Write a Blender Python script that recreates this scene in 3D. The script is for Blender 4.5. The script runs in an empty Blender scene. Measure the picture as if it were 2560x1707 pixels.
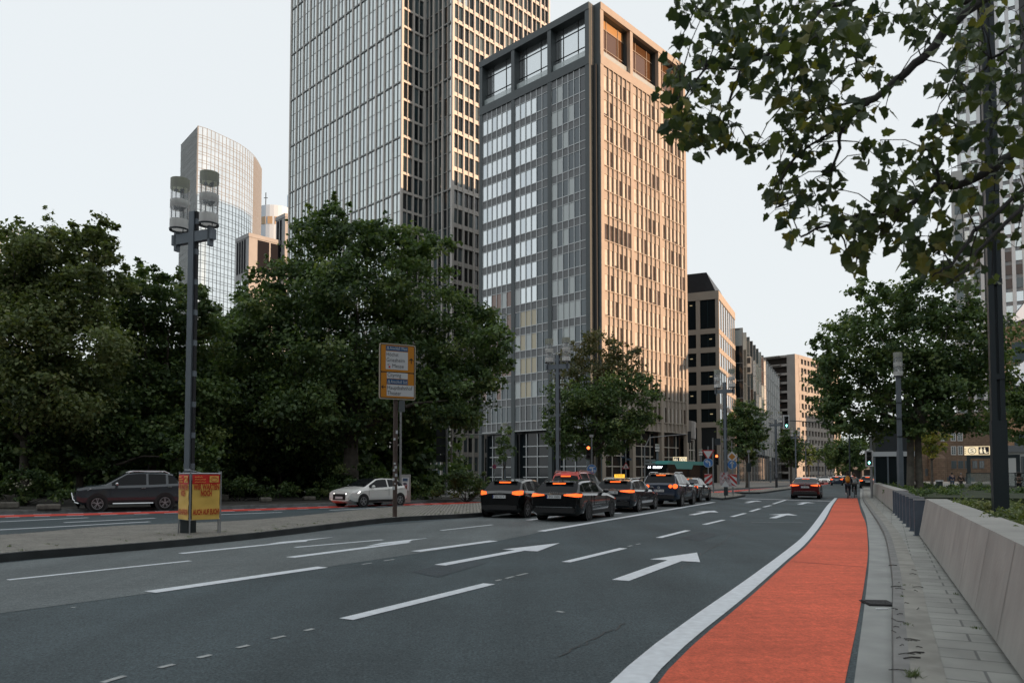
import bpy, math, random
import numpy as np
from mathutils import Vector, Matrix
random.seed(7); rng = np.random.default_rng(7)
SC = bpy.context.scene
COL = SC.collection
R = math.radians

# ------------------------------------------------------------------ camera, sky, sun, exposure
F, YH, EYE, TILT = 1855.0, 1187.0, 1.6, R(2.5)
PYC = YH - F * math.tan(TILT)
cam = bpy.data.cameras.new('camera')
cam_ob = bpy.data.objects.new('camera', cam); COL.objects.link(cam_ob)
cam.sensor_width = 36; cam.lens = F / 2560 * 36
cam.shift_y = (PYC - 1707 / 2) / 2560
cam.clip_start = 0.1; cam.clip_end = 8000
cam.dof.use_dof = True; cam.dof.focus_distance = 45; cam.dof.aperture_fstop = 3.2
cam_ob.location = (0, 0, EYE); cam_ob.rotation_euler = (R(90) + TILT, 0, 0)
SC.camera = cam_ob

SUN_AZ, SUN_EL = 112.0, 5.0
world = bpy.data.worlds.new('World'); SC.world = world; world.use_nodes = True
wt = world.node_tree; bg = wt.nodes['Background']
sky = wt.nodes.new('ShaderNodeTexSky'); sky.sky_type = 'NISHITA'; sky.sun_disc = False
sky.sun_elevation = R(SUN_EL); sky.sun_rotation = R(SUN_AZ); sky.dust_density = 2.0; sky.ozone_density = 2.0
pale = wt.nodes.new('ShaderNodeMix'); pale.data_type = 'RGBA'; pale.inputs[0].default_value = 0.93
pale.inputs[7].default_value = (2.60, 2.72, 2.78, 1)          # thin high cloud veiling the whole sky
wt.links.new(sky.outputs[0], pale.inputs[6]); wt.links.new(pale.outputs[2], bg.inputs[0])
bg.inputs[1].default_value = 0.1
sun = bpy.data.lights.new('sun', 'SUN'); sun.energy = 2.1; sun.angle = R(0.5); sun.color = (1.0, 0.64, 0.40)
sun_ob = bpy.data.objects.new('sun', sun); COL.objects.link(sun_ob)
sd = Vector((math.sin(R(SUN_AZ)) * math.cos(R(SUN_EL)), math.cos(R(SUN_AZ)) * math.cos(R(SUN_EL)), math.sin(R(SUN_EL))))
sun_ob.rotation_euler = sd.to_track_quat('Z', 'Y').to_euler(); sun_ob.location = sd * 60
SC.view_settings.view_transform = 'Standard'; SC.view_settings.look = 'None'
SC.view_settings.exposure = 1.75; SC.view_settings.gamma = 1.0
SC.cycles.max_bounces = 6; SC.cycles.transparent_max_bounces = 8; SC.cycles.caustics_reflective = False
SC.cycles.use_denoising = True

# ------------------------------------------------------------------ measuring helpers
def ray(x, y):
    a = (x - 1280) / F; b = (PYC - y) / F
    return Vector((a, math.cos(TILT) - b * math.sin(TILT), math.sin(TILT) + b * math.cos(TILT)))
def G(x, y, z=0.0):
    r = ray(x, y); t = (z - EYE) / r.z
    return Vector((r.x * t, r.y * t, z))
def D(x, y, Y):
    r = ray(x, y); t = Y / r.y
    return Vector((r.x * t, Y, EYE + r.z * t))
def HZ(y, Y, x=1280):
    return D(x, y, Y).z

# ------------------------------------------------------------------ materials
MATS = {}
def mat(name, col, rough=.6, metal=0., spec=.5, var=0., vscale=3., bump=0., bscale=40., emit=0., trans=0., ecol=None, coat=0., alpha=1., vcol=None, obj=True):
    if name in MATS: return MATS[name]
    m = bpy.data.materials.new(name); m.use_nodes = True; nt = m.node_tree; p = nt.nodes['Principled BSDF']
    p.inputs['Base Color'].default_value = (*col, 1); p.inputs['Roughness'].default_value = rough
    p.inputs['Metallic'].default_value = metal; p.inputs['Specular IOR Level'].default_value = spec
    p.inputs['Coat Weight'].default_value = coat; p.inputs['Coat Roughness'].default_value = .03
    if trans: p.inputs['Transmission Weight'].default_value = trans
    if alpha < 1: p.inputs['Alpha'].default_value = alpha
    if emit:
        p.inputs['Emission Color'].default_value = (*(ecol or col), 1); p.inputs['Emission Strength'].default_value = emit
    if var or bump:
        tc = nt.nodes.new('ShaderNodeTexCoord')
    if var:
        n = nt.nodes.new('ShaderNodeTexNoise'); n.inputs['Scale'].default_value = vscale; n.inputs['Detail'].default_value = 6
        nt.links.new(tc.outputs['Object'], n.inputs['Vector'])
        r = nt.nodes.new('ShaderNodeValToRGB'); nt.links.new(n.outputs[0], r.inputs[0])
        r.color_ramp.elements[0].position = .32; r.color_ramp.elements[1].position = .68
        c0 = [c * (1 - var) for c in col]; c1 = vcol or [min(1, c * (1 + var)) for c in col]
        r.color_ramp.elements[0].color = (*c0, 1); r.color_ramp.elements[1].color = (*c1, 1)
        nt.links.new(r.outputs[0], p.inputs['Base Color'])
    if bump:
        n2 = nt.nodes.new('ShaderNodeTexNoise'); n2.inputs['Scale'].default_value = bscale; n2.inputs['Detail'].default_value = 4
        nt.links.new(tc.outputs['Object'], n2.inputs['Vector'])
        b = nt.nodes.new('ShaderNodeBump'); b.inputs['Strength'].default_value = bump; b.inputs['Distance'].default_value = .02
        nt.links.new(n2.outputs[0], b.inputs['Height']); nt.links.new(b.outputs[0], p.inputs['Normal'])
    MATS[name] = m; return m

def asphalt(name, col, speck=.35, trk_=.2):
    m = mat(name, col, rough=.82, spec=.35); nt = m.node_tree; p = nt.nodes['Principled BSDF']
    tc = nt.nodes.new('ShaderNodeTexCoord')
    def noise(s, d, rough=.6):
        n = nt.nodes.new('ShaderNodeTexNoise'); n.inputs['Scale'].default_value = s; n.inputs['Detail'].default_value = d; n.inputs['Roughness'].default_value = rough
        nt.links.new(tc.outputs['Object'], n.inputs['Vector']); return n
    fine = noise(38, 3, .8); big = noise(.35, 5)
    def ramp(n, lo, hi, a, b):
        r = nt.nodes.new('ShaderNodeMapRange'); r.inputs[1].default_value = lo; r.inputs[2].default_value = hi; r.inputs[3].default_value = a; r.inputs[4].default_value = b
        nt.links.new(n.outputs[0], r.inputs[0]); return r
    mid = noise(9, 4, .75); mp = nt.nodes.new('ShaderNodeMapping'); mp.inputs['Rotation'].default_value = (0, 0, R(27)); mp.inputs['Scale'].default_value = (.75, .045, 1); nt.links.new(tc.outputs['Object'], mp.inputs[0])
    trk = noise(1, 4, .55); nt.links.new(mp.outputs[0], trk.inputs['Vector'])
    a0_ = ramp(fine, .3, .7, 1 - speck, 1 + speck * 1.3); b0_ = ramp(big, .3, .7, .80, 1.2); c0_ = ramp(mid, .3, .7, .80, 1.22); d0_ = ramp(trk, .3, .7, 1 - trk_, 1 + trk_)
    def mulm(x, y):
        q = nt.nodes.new('ShaderNodeMath'); q.operation = 'MULTIPLY'; nt.links.new(x.outputs[0], q.inputs[0]); nt.links.new(y.outputs[0], q.inputs[1]); return q
    a = mulm(a0_, c0_); b = mulm(b0_, d0_)
    mul = nt.nodes.new('ShaderNodeMath'); mul.operation = 'MULTIPLY'; nt.links.new(a.outputs[0], mul.inputs[0]); nt.links.new(b.outputs[0], mul.inputs[1])
    vm = nt.nodes.new('ShaderNodeVectorMath'); vm.operation = 'SCALE'; vm.inputs[0].default_value = col; nt.links.new(mul.outputs[0], vm.inputs['Scale'])
    nt.links.new(vm.outputs[0], p.inputs['Base Color'])
    bp = nt.nodes.new('ShaderNodeBump'); bp.inputs['Strength'].default_value = .5; bp.inputs['Distance'].default_value = .006
    nt.links.new(fine.outputs[0], bp.inputs['Height']); nt.links.new(bp.outputs[0], p.inputs['Normal'])
    return m

def pavers(name, col, gap, sx, sy, rot=0., mortar=.03, offset=.5, stretch=2.):
    m = mat(name, col, rough=.85); nt = m.node_tree; p = nt.nodes['Principled BSDF']
    tc = nt.nodes.new('ShaderNodeTexCoord'); mp = nt.nodes.new('ShaderNodeMapping'); mp.inputs['Rotation'].default_value = (0, 0, rot)
    nt.links.new(tc.outputs['Object'], mp.inputs[0])
    b = nt.nodes.new('ShaderNodeTexBrick'); b.inputs['Scale'].default_value = 1; b.inputs['Brick Width'].default_value = sx; b.inputs['Row Height'].default_value = sy
    b.inputs['Mortar Size'].default_value = mortar; b.inputs['Mortar Smooth'].default_value = .2; b.offset = offset
    b.inputs['Color1'].default_value = (*[c * .9 for c in col], 1); b.inputs['Color2'].default_value = (*[c * 1.1 for c in col], 1); b.inputs['Mortar'].default_value = (*gap, 1)
    nt.links.new(mp.outputs[0], b.inputs['Vector'])
    n = nt.nodes.new('ShaderNodeTexNoise'); n.inputs['Scale'].default_value = 1.7; n.inputs['Detail'].default_value = 8; nt.links.new(tc.outputs['Object'], n.inputs['Vector'])
    r = nt.nodes.new('ShaderNodeMapRange'); r.inputs[1].default_value = .25; r.inputs[2].default_value = .75; r.inputs[3].default_value = .78; r.inputs[4].default_value = 1.18; nt.links.new(n.outputs[0], r.inputs[0])
    vm = nt.nodes.new('ShaderNodeVectorMath'); vm.operation = 'SCALE'; nt.links.new(b.outputs[0], vm.inputs[0]); nt.links.new(r.outputs[0], vm.inputs['Scale'])
    nt.links.new(vm.outputs[0], p.inputs['Base Color'])
    bp = nt.nodes.new('ShaderNodeBump'); bp.inputs['Strength'].default_value = .6; bp.inputs['Distance'].default_value = .01; bp.invert = True
    nt.links.new(b.outputs['Fac'], bp.inputs['Height']); nt.links.new(bp.outputs[0], p.inputs['Normal'])
    return m

def leafmat(name, col, tr=.35):
    m = bpy.data.materials.new(name); m.use_nodes = True; nt = m.node_tree; p = nt.nodes['Principled BSDF']
    p.inputs['Base Color'].default_value = (*col, 1); p.inputs['Roughness'].default_value = .5; p.inputs['Specular IOR Level'].default_value = .35
    t = nt.nodes.new('ShaderNodeBsdfTranslucent'); t.inputs[0].default_value = (min(col[0] * 1.5, .86), min(col[1] * 1.5, .86), col[2] * (.7 if col[1] < .3 else 1), 1)
    mx = nt.nodes.new('ShaderNodeMixShader'); mx.inputs[0].default_value = tr
    nt.links.new(p.outputs[0], mx.inputs[1]); nt.links.new(t.outputs[0], mx.inputs[2]); nt.links.new(mx.outputs[0], nt.nodes['Material Output'].inputs[0])
    return m

# ------------------------------------------------------------------ mesh builder
class MB:
    def __init__(s): s.v = []; s.f = []; s.m = []
    def add(s, vs, fs, mi=0):
        o = len(s.v); s.v += [tuple(p) for p in vs]
        for f in fs: s.f.append(tuple(i + o for i in f)); s.m.append(mi)
        return s
    def aabb(s, x0, x1, y0, y1, z0, z1, mi=0):
        if x0 > x1: x0, x1 = x1, x0
        if y0 > y1: y0, y1 = y1, y0
        v = [(x0, y0, z0), (x1, y0, z0), (x1, y1, z0), (x0, y1, z0), (x0, y0, z1), (x1, y0, z1), (x1, y1, z1), (x0, y1, z1)]
        return s.add(v, [(3, 2, 1, 0), (4, 5, 6, 7), (0, 1, 5, 4), (1, 2, 6, 5), (2, 3, 7, 6), (3, 0, 4, 7)], mi)
    def box(s, c, size, rz=0., mi=0, M=None):
        a, b, h = size[0] / 2, size[1] / 2, size[2] / 2
        M = M or Matrix.Rotation(rz, 3, 'Z')
        v = [M @ Vector((x * a, y * b, z * h)) + Vector(c) for z in (-1, 1) for x, y in ((-1, -1), (1, -1), (1, 1), (-1, 1))]
        return s.add(v, [(3, 2, 1, 0), (4, 5, 6, 7), (0, 1, 5, 4), (1, 2, 6, 5), (2, 3, 7, 6), (3, 0, 4, 7)], mi)
    def quad(s, a, b, c, d, mi=0): return s.add([a, b, c, d], [(0, 1, 2, 3)], mi)
    def poly(s, pts, mi=0): return s.add(pts, [tuple(range(len(pts)))], mi)
    def strip(s, L, Rr, mi=0):
        n = len(L)
        return s.add(list(L) + list(Rr), [(i, n + i, n + i + 1, i + 1) for i in range(n - 1)], mi)
    def prism(s, pts, z0, z1, mi=0, mtop=None, flip=False):
        n = len(pts); v = [(p[0], p[1], z0) for p in pts] + [(p[0], p[1], z1) for p in pts]
        area = sum(pts[i][0] * pts[(i + 1) % n][1] - pts[(i + 1) % n][0] * pts[i][1] for i in range(n))
        top = tuple(range(n, 2 * n)); side = [(i, (i + 1) % n, n + (i + 1) % n, n + i) for i in range(n)]
        if area < 0: top = top[::-1]; side = [q[::-1] for q in side]
        s.add(v, side, mi); o = len(s.v) - 2 * n
        s.f.append(tuple(i + o for i in top)); s.m.append(mi if mtop is None else mtop); return s
    def tube(s, pts, rad, n=8, mi=0, cap=True):
        pts = [Vector(p) for p in pts]; rad = rad if hasattr(rad, '__len__') else [rad] * len(pts)
        rings = []
        up = None
        for i, p in enumerate(pts):
            t = (pts[min(i + 1, len(pts) - 1)] - pts[max(i - 1, 0)]).normalized()
            a = Vector((0, 0, 1)) if abs(t.z) < .9 else Vector((1, 0, 0))
            if up is not None: a = up
            u = t.cross(a).normalized(); w = u.cross(t).normalized(); up = w
            rings += [p + (u * math.cos(2 * math.pi * k / n) + w * math.sin(2 * math.pi * k / n)) * rad[i] for k in range(n)]
        fs = [(i * n + k, i * n + (k + 1) % n, (i + 1) * n + (k + 1) % n, (i + 1) * n + k) for i in range(len(pts) - 1) for k in range(n)]
        if cap: fs += [tuple(range(n - 1, -1, -1)), tuple((len(pts) - 1) * n + k for k in range(n))]
        return s.add(rings, fs, mi)
    def cyl(s, c, r, h, n=16, mi=0, r2=None):
        c = Vector(c); return s.tube([c, c + Vector((0, 0, h))], [r, r if r2 is None else r2], n, mi)
    def lathe(s, c, prof, n=16, mi=0):
        c = Vector(c); v = [c + Vector((r * math.cos(2 * math.pi * k / n), r * math.sin(2 * math.pi * k / n), z)) for r, z in prof for k in range(n)]
        return s.add(v, [(i * n + k, i * n + (k + 1) % n, (i + 1) * n + (k + 1) % n, (i + 1) * n + k) for i in range(len(prof) - 1) for k in range(n)], mi)
    def disc(s, c, r, nrm, n=24, mi=0, r0=0.):
        nrm = Vector(nrm).normalized(); a = Vector((0, 0, 1)) if abs(nrm.z) < .9 else Vector((1, 0, 0))
        u = a.cross(nrm).normalized(); w = nrm.cross(u); c = Vector(c)
        ring = lambda q: [c + (u * math.cos(2 * math.pi * k / n) + w * math.sin(2 * math.pi * k / n)) * q for k in range(n)]
        if r0: return s.add(ring(r) + ring(r0), [(k, (k + 1) % n, n + (k + 1) % n, n + k) for k in range(n)], mi)
        return s.add(ring(r), [tuple(range(n))], mi)
    def ball(s, c, r, n=10, mi=0):
        r = r if hasattr(r, '__len__') else (r, r, r); v = []; m_ = n // 2
        for i in range(m_ + 1):
            th = math.pi * i / m_
            for k in range(n): v.append((c[0] + r[0] * math.sin(th) * math.cos(2 * math.pi * k / n), c[1] + r[1] * math.sin(th) * math.sin(2 * math.pi * k / n), c[2] + r[2] * math.cos(th)))
        return s.add(v, [(i * n + k, (i + 1) * n + k, (i + 1) * n + (k + 1) % n, i * n + (k + 1) % n) for i in range(m_) for k in range(n)], mi)
    def plane(s, o, u, w, x0, x1, y0, y1, mi=0):
        o, u, w = Vector(o), Vector(u), Vector(w)
        return s.quad(o + u * x0 + w * y0, o + u * x1 + w * y0, o + u * x1 + w * y1, o + u * x0 + w * y1, mi)
    def shape(s, o, u, w, pts, mi=0):
        o, u, w = Vector(o), Vector(u), Vector(w)
        return s.poly([o + u * x + w * y for x, y in pts], mi)
    def text(s, txt, o, u, w, size, mi=0, width=None, align='L', bold=0.):
        vs, fs, W = text_data((txt, bold), bold); k = size; kx = k if width is None else width / max(W, 1e-6)
        o, u, w = Vector(o), Vector(u), Vector(w); off = 0 if align == 'L' else -W * kx / 2
        return s.add([o + u * (x * kx + off) + w * (y * k) for x, y in vs], fs, mi)
    def build(s, name, mats, parent=None, smooth=False, loc=None, rz=None):
        me = bpy.data.meshes.new(name); me.from_pydata(s.v, [], s.f)
        mats = mats if isinstance(mats, (list, tuple)) else [mats]
        for q in mats: me.materials.append(q)
        if len(mats) > 1: me.polygons.foreach_set('material_index', s.m)
        if smooth: me.polygons.foreach_set('use_smooth', [True] * len(s.f))
        me.update()
        ob = bpy.data.objects.new(name, me); COL.objects.link(ob)
        if parent: ob.parent = parent
        if loc is not None: ob.location = loc
        if rz is not None: ob.rotation_euler = (0, 0, rz)
        return ob
_tx = {}
def text_data(t, bold=0.):
    k_ = t; t = t[0] if isinstance(t, tuple) else t
    if k_ not in _tx:
        cu = bpy.data.curves.new('t', 'FONT'); cu.body = t; cu.size = 1.38; cu.resolution_u = 2; cu.offset = bold
        ob = bpy.data.objects.new('t', cu); COL.objects.link(ob)
        dg = bpy.context.evaluated_depsgraph_get(); me = ob.evaluated_get(dg).to_mesh()
        vs = [(v.co.x, v.co.y) for v in me.vertices]; fs = [tuple(p.vertices) for p in me.polygons]
        x0 = min([v[0] for v in vs] or [0]); W = max([v[0] for v in vs] or [0]) - x0
        _tx[k_] = ([(x - x0, y) for x, y in vs], fs, W); bpy.data.objects.remove(ob); bpy.data.curves.remove(cu)
    return _tx[k_]

def thing(name, label, cat, loc=(0, 0, 0), rz=0., group=None):
    o = bpy.data.objects.new(name, None); COL.objects.link(o); o.location = loc; o.rotation_euler = (0, 0, rz); o.empty_display_size = .2
    o['label'] = label; o['category'] = cat
    if group: o['group'] = group
    return o
def tag(o, label, cat, group=None):
    o['label'] = label; o['category'] = cat
    if group: o['group'] = group
    return o
def struct(o, kind='structure'): o['kind'] = kind; return o
KIDS = {}
def copy_tree(o, loc, rz, label):
    ch = [c for c in bpy.data.objects if c.parent == o] if o.name not in KIDS else KIDS[o.name]
    KIDS[o.name] = ch
    r = o.copy(); COL.objects.link(r); r.location = loc; r.rotation_euler = (0, 0, rz); r['label'] = label
    for c in ch:
        sub = KIDS.get(c.name)
        if sub is None: sub = KIDS[c.name] = [d for d in bpy.data.objects if d.parent == c]
        k = c.copy(); COL.objects.link(k); k.parent = r
        for d in sub: e = d.copy(); COL.objects.link(e); e.parent = k
    return r
# ------------------------------------------------------------------ ground, roads, pavements
m_asph = asphalt('asphalt', (.052, .069, .076), .7); m_asph_l = asphalt('asphalt_worn', (.108, .124, .127), .5)
m_red = asphalt('bike_lane_red', (.62, .118, .062), .25, .09)
for n_ in m_red.node_tree.nodes:
    if n_.type == 'MAPPING': n_.inputs['Scale'].default_value = (.5, 5.0, 1)
m_red2 = mat('bike_lane_red_far', (.58, .050, .030), rough=.75, var=.15, vscale=2)
m_white = mat('road_paint', (.66, .70, .74), rough=.6, var=.10, vscale=9)
m_faded = mat('road_paint_worn', (.34, .36, .36), rough=.7, var=.3, vscale=14)
m_conc = mat('gutter_concrete', (.30, .31, .30), rough=.85, var=.16, vscale=1.4, bump=.2, bscale=30)
m_kerb = mat('kerb_granite', (.20, .20, .195), rough=.8, var=.2, vscale=4, bump=.2, bscale=50)
m_kerb_d = mat('kerb_basalt', (.035, .040, .042), rough=.8, var=.3, vscale=2, bump=.2, bscale=50)
ST = Vector((math.sin(R(24.7)), math.cos(R(24.7)), 0))            # direction of the street ahead
def far(p, d, ang=24.7): return p + Vector((math.sin(R(ang)), math.cos(R(ang)), 0)) * d
def up(p, z): return Vector((p.x, p.y, z))

g = MB(); n = 48
g.add([(0, 0, -.06)] + [(4000 * math.cos(2 * math.pi * k / n), 4000 * math.sin(2 * math.pi * k / n), -.06) for k in range(n)], [(0, k + 1, (k + 1) % n + 1) for k in range(n)])
struct(g.build('ground', mat('ground_grey', (.16, .165, .165), rough=.9, var=.15, vscale=.05)))
g = MB(); g.poly([(-90, -12, 0), (160, -12, 0), (260, 420, 0), (90, 420, 0), (-90, 60, 0)])
struct(g.build('road', m_asph))
# lighter, older asphalt of the left turning lanes
g = MB(); L = [G(-700, 1560), G(0, 1533), G(372, 1483), G(806, 1419), G(1235, 1354), G(1353, 1330), G(1785, 1256)]
Q = [G(-700, 1470), G(0, 1408), G(588, 1352), G(900, 1317), G(1215, 1292), G(1330, 1270), G(1640, 1236)]
g.strip([up(p, .004) for p in L], [up(p, .004) for p in Q]); struct(g.build('road_turning_lanes', m_asph_l))

def smooth(pts, k=4):
    out = []
    for i in range(len(pts) - 1):
        p0, p1, p2, p3 = pts[max(i - 1, 0)], pts[i], pts[i + 1], pts[min(i + 2, len(pts) - 1)]
        for j in range(k):
            t = j / k
            out.append(.5 * ((2 * p1) + (p2 - p0) * t + (2 * p0 - 5 * p1 + 4 * p2 - p3) * t * t + (3 * p1 - p0 - 3 * p2 + p3) * t ** 3))
    return out + [pts[-1]]
def offset(pts, d, z=None):
    out = []
    for i, p in enumerate(pts):
        t = (pts[min(i + 1, len(pts) - 1)] - pts[max(i - 1, 0)]).normalized()
        q = p + Vector((t.y, -t.x, 0)) * d
        out.append(up(q, p.z if z is None else z))
    return out
def resamp(pts, n):
    d = [0]
    for i in range(1, len(pts)): d.append(d[-1] + (pts[i] - pts[i - 1]).length)
    out = []; j = 0
    for k in range(n):
        s = d[-1] * k / (n - 1)
        while j < len(d) - 2 and d[j + 1] < s: j += 1
        t = (s - d[j]) / max(1e-9, d[j + 1] - d[j]); out.append(pts[j].lerp(pts[j + 1], min(1, t)))
    return out
# red cycle lane by the kerb, its white edge line, the gutter, the kerb and the pavement
redL = smooth([G(1400, 2300), G(1640, 1707), G(1880, 1488), G(1975, 1401), G(2025, 1355), G(2065, 1300), G(2084, 1262), G(2096, 1245)])
redR = smooth([G(1990, 2300), G(2112, 1707), G(2152, 1511), G(2169, 1395), G(2169, 1350), G(2164, 1307), G(2152, 1278), G(2143, 1245)])
g = MB(); g.strip([up(p, .006) for p in resamp(redL, 60)], [up(p, .006) for p in resamp(redR, 60)]); struct(g.build('cycle_lane', m_red))
wo = smooth([G(1190, 2300), G(1520, 1707), G(1876, 1442), G(1965, 1376), G(2010, 1338), G(2041, 1300), G(2069, 1262), G(2087, 1244)])
wi = offset(redL, -.06)
g = MB(); g.strip([up(p, .008) for p in resamp(wo, 60)], [up(p, .008) for p in resamp(wi, 60)]); struct(g.build('lane_edge_line', m_white))
kb = smooth([G(2225, 2300), G(2230, 1707), G(2229, 1546), G(2230, 1462), G(2223, 1401), G(2211, 1343), G(2190, 1302), G(2172, 1274), G(2156, 1245), G(2157, 1222)])
kb += [far(kb[-1], d) for d in (30, 80, 200, 330)]
gl = smooth([G(2060, 2300), G(2135, 1707), G(2163, 1499), G(2173, 1395), G(2171, 1340), G(2164, 1290), G(2150, 1250), G(2151, 1222)])
g = MB(); g.strip([up(p, .004) for p in resamp(gl, 60)], [up(p, .004) for p in resamp(kb[:-4], 60)]); struct(g.build('gutter', m_conc))
g = MB(); k2 = offset(kb, .13)
g.strip([up(p, -.02) for p in kb], [up(p, .09) for p in offset(kb, .015)]); g.strip([up(p, .09) for p in offset(kb, .015)], [up(p, .09) for p in k2])
struct(g.build('kerb', m_kerb))
m_pave = pavers('pavement_slabs', (.30, .305, .285), (.15, .155, .15), .62, .38, rot=R(27), mortar=.012)
g = MB(); kk = offset(kb, .13, .086); right = [up(p, .086) for p in offset(kb, 130)]
g.strip(kk, right); struct(g.build('pavement', m_pave))
g = MB(); g.strip([up(p, .091) for p in offset(kb[:-4], .13)], [up(p, .091) for p in offset(kb[:-4], .36)]); struct(g.build('pavement_edge', mat('edge_stone', (.265, .26, .235), rough=.85, var=.22, vscale=3)))

g = MB(); sa, sb = G(1975, 1404), G(2160, 1418); tt = (sb - sa).normalized(); nn = Vector((-tt.y, tt.x, 0))
g.quad(up(sa, .0075), up(sb, .0075), up(sb + nn * .05, .0075), up(sa + nn * .05, .0075)); struct(g.build('cycle_lane_seam', mat('seam_red', (.26, .030, .018), rough=.8)))
ck = MB(); rc = random.Random(21)
for (x0, y0, x1, y1) in ((1400, 1640, 1560, 1560), (1700, 1420, 1840, 1330)):
    P = []
    for i in range(26):
        t = i / 25; P.append(up(G(x0 + (x1 - x0) * t + rc.uniform(-7, 7), y0 + (y1 - y0) * t + rc.uniform(-3, 3)), .005))
    ck.strip(offset(P, -.008), offset(P, .008))
struct(ck.build('road_cracks', mat('crack_tar', (.028, .032, .036), rough=.6)))
pt = MB(); pt.poly([up(G(x, y), .0052) for x, y in ((1030, 1430), (1150, 1398), (1215, 1408), (1095, 1443))]); pt.poly([up(G(x, y), .0052) for x, y in ((1700, 1345), (1755, 1330), (1800, 1337), (1745, 1353))])
struct(pt.build('road_patches', asphalt('asphalt_patch', (.046, .058, .066), .4)))
# ---- painted markings
mk = MB(); fd = MB(); ar = MB()
def seg(m, a, b, w, z=.008, cut=0.):
    a, b = G(*a), G(*b); t = (b - a).normalized(); nn = Vector((t.y, -t.x, 0)) * w / 2
    m.quad(up(a - nn, z), up(a + nn, z), up(b + nn, z), up(b - nn, z))
def s2(m, x0, y0, x1, y1, w, **k): seg(m, (x0 * 1.0884, y0 * 1.0884), (x1 * 1.0884, y1 * 1.0884), w, **k)
for a in ((18, 1332, 437, 1288, .13), (345, 1360, 741, 1302.5, .26), (795, 1422.5, 1124, 1341, .20), (678, 1257, 879, 1239.5, .14), (955, 1266.5, 1134, 1242, .26),
          (1300, 1291, 1432, 1259, .18), (1013, 1218, 1131, 1205, .13), (1243, 1220, 1640, 1153, .26), (1513, 1235, 1580, 1218, .17), (2240, 1700, 2241, 1699, .01)):
    s2(mk, *a)
for a in ((1760.5, 1311, 1809, 1299.5), (1829.6, 1291.5, 1862.6, 1282.8), (1876, 1278.2, 1899.8, 1271), (1909, 1267.2, 1927, 1263), (1932.7, 1259.5, 1968, 1248.3)): seg(mk, a[:2], a[2:], .17)
seg(mk, (1845, 1245.5), (2082, 1252.5), .45)
for a in ((-300, 1318, 220, 1293.7), (160, 1306, 388, 1295), (-200, 1335, 374, 1304), (309, 1319, 545, 1305.5), (-120, 1346, 65, 1334), (-100, 1284, 39, 1281.3), (550, 1286, 705, 1280.3),
          (824, 1275.2, 948, 1269.6), (695, 1296, 845, 1288.4), (1045, 1265.3, 1136, 1261.8), (1025, 1262, 1063, 1260.4), (1320, 1300, 1395, 1290), (1538, 1283, 1553, 1281.5)): seg(mk, a[:2], a[2:], .24)
struct(mk.build('lane_lines', m_white))
for a in ((256, 1707, 312, 1690), (398, 1670, 434, 1661), (496, 1645, 527, 1637), (592, 1620, 622, 1613), (680, 1597, 712, 1590), (762, 1577, 783, 1572), (1240, 1452, 1252, 1449), (1264, 1446, 1285, 1441), (1292, 1439, 1318, 1433), (180, 1519, 187, 1517.5), (1392, 1528, 1410, 1531),
          (1880, 1305, 2007, 1306), (1590, 1361, 1600, 1359), (1570, 1366, 1580, 1363.5), (905, 1411, 930, 1407), (960, 1402, 985, 1398)): seg(fd, a[:2], a[2:], .06, z=.007)
struct(fd.build('faded_lane_lines', m_faded))
def arrow(tail, tip, sw=.2, hw=.85, hl=.36):
    a, b = G(*tail), G(*tip); t = (b - a); Ln = t.length; t.normalize(); nn = Vector((t.y, -t.x, 0)); c = b - t * Ln * hl
    ar.quad(up(a - nn * sw / 2, .008), up(a + nn * sw / 2, .008), up(c + nn * sw / 2, .008), up(c - nn * sw / 2, .008))
    ar.poly([up(c - nn * hw / 2, .008), up(c + nn * hw / 2, .008), up(b, .008)])
arrow((1425 * 1.0884, 1333 * 1.0884), (1601 * 1.0884, 1269 * 1.0884), .27, .95)
arrow((1010 * 1.0884, 1298 * 1.0884), (1286 * 1.0884, 1247 * 1.0884), .24, .85, .40)
arrow((1728.6, 1287), (1786, 1276.2), .27, 1.0); arrow((1865.8, 1256.7), (1893.4, 1251.3), .27, 1.0)
arrow((1931.7, 1295), (1971, 1283.6), .27, 1.1); arrow((1998.6, 1260.7), (2020, 1254.8), .27, 1.1)
def left_arrow(ox, oy, k):
    q = lambda x, y: (ox + x * k, oy + y * k)
    seg(ar, q(360, 1232), q(1590, 1073), .24)
    pa = [q(1150, 1116), q(1320, 1080), q(1560, 1052), q(1805, 1029), q(1640, 1053), q(1600, 1074), q(1400, 1088), q(1290, 1100)]
    ar.poly([up(G(*p), .010) for p in pa])
left_arrow(640, 1100, .2381); 
def left_arrow2():
    seg(ar, (452, 1383.5), (757, 1352.5), .2)
    pa = [(658, 1362), (700, 1355), (760, 1349.5), (838, 1342), (770, 1351), (765, 1354), (720, 1357), (690, 1360)]
    ar.poly([up(G(*p), .010) for p in pa])
left_arrow2()
struct(ar.build('lane_arrows', m_white))

# ---- cycle lane of the opposite carriageway (curves round to the junction)
bl = smooth([G(-900, 1325), G(-300, 1303.5), G(0, 1290.5), G(300, 1283), G(640, 1273.5), G(900, 1264.5), G(1200, 1255.5), Vector((6, 52.5, 0)), Vector((17, 66.5, 0)), Vector((42, 107, 0)), Vector((75, 170, 0))], 6)
g = MB(); g.strip([up(p, .006) for p in offset(bl, -.85)], [up(p, .006) for p in offset(bl, .85)]); struct(g.build('opposite_cycle_lane', m_red2))
g = MB(); pts = resamp(bl, 320)
for s in (-.98, .98):
    o = offset(pts, s - .10, .008); q = offset(pts, s + .10, .008)
    for i in range(0, 318, 2): g.strip(o[i:i + 2], q[i:i + 2])
struct(g.build('opposite_cycle_lane_edges', m_white))
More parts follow.
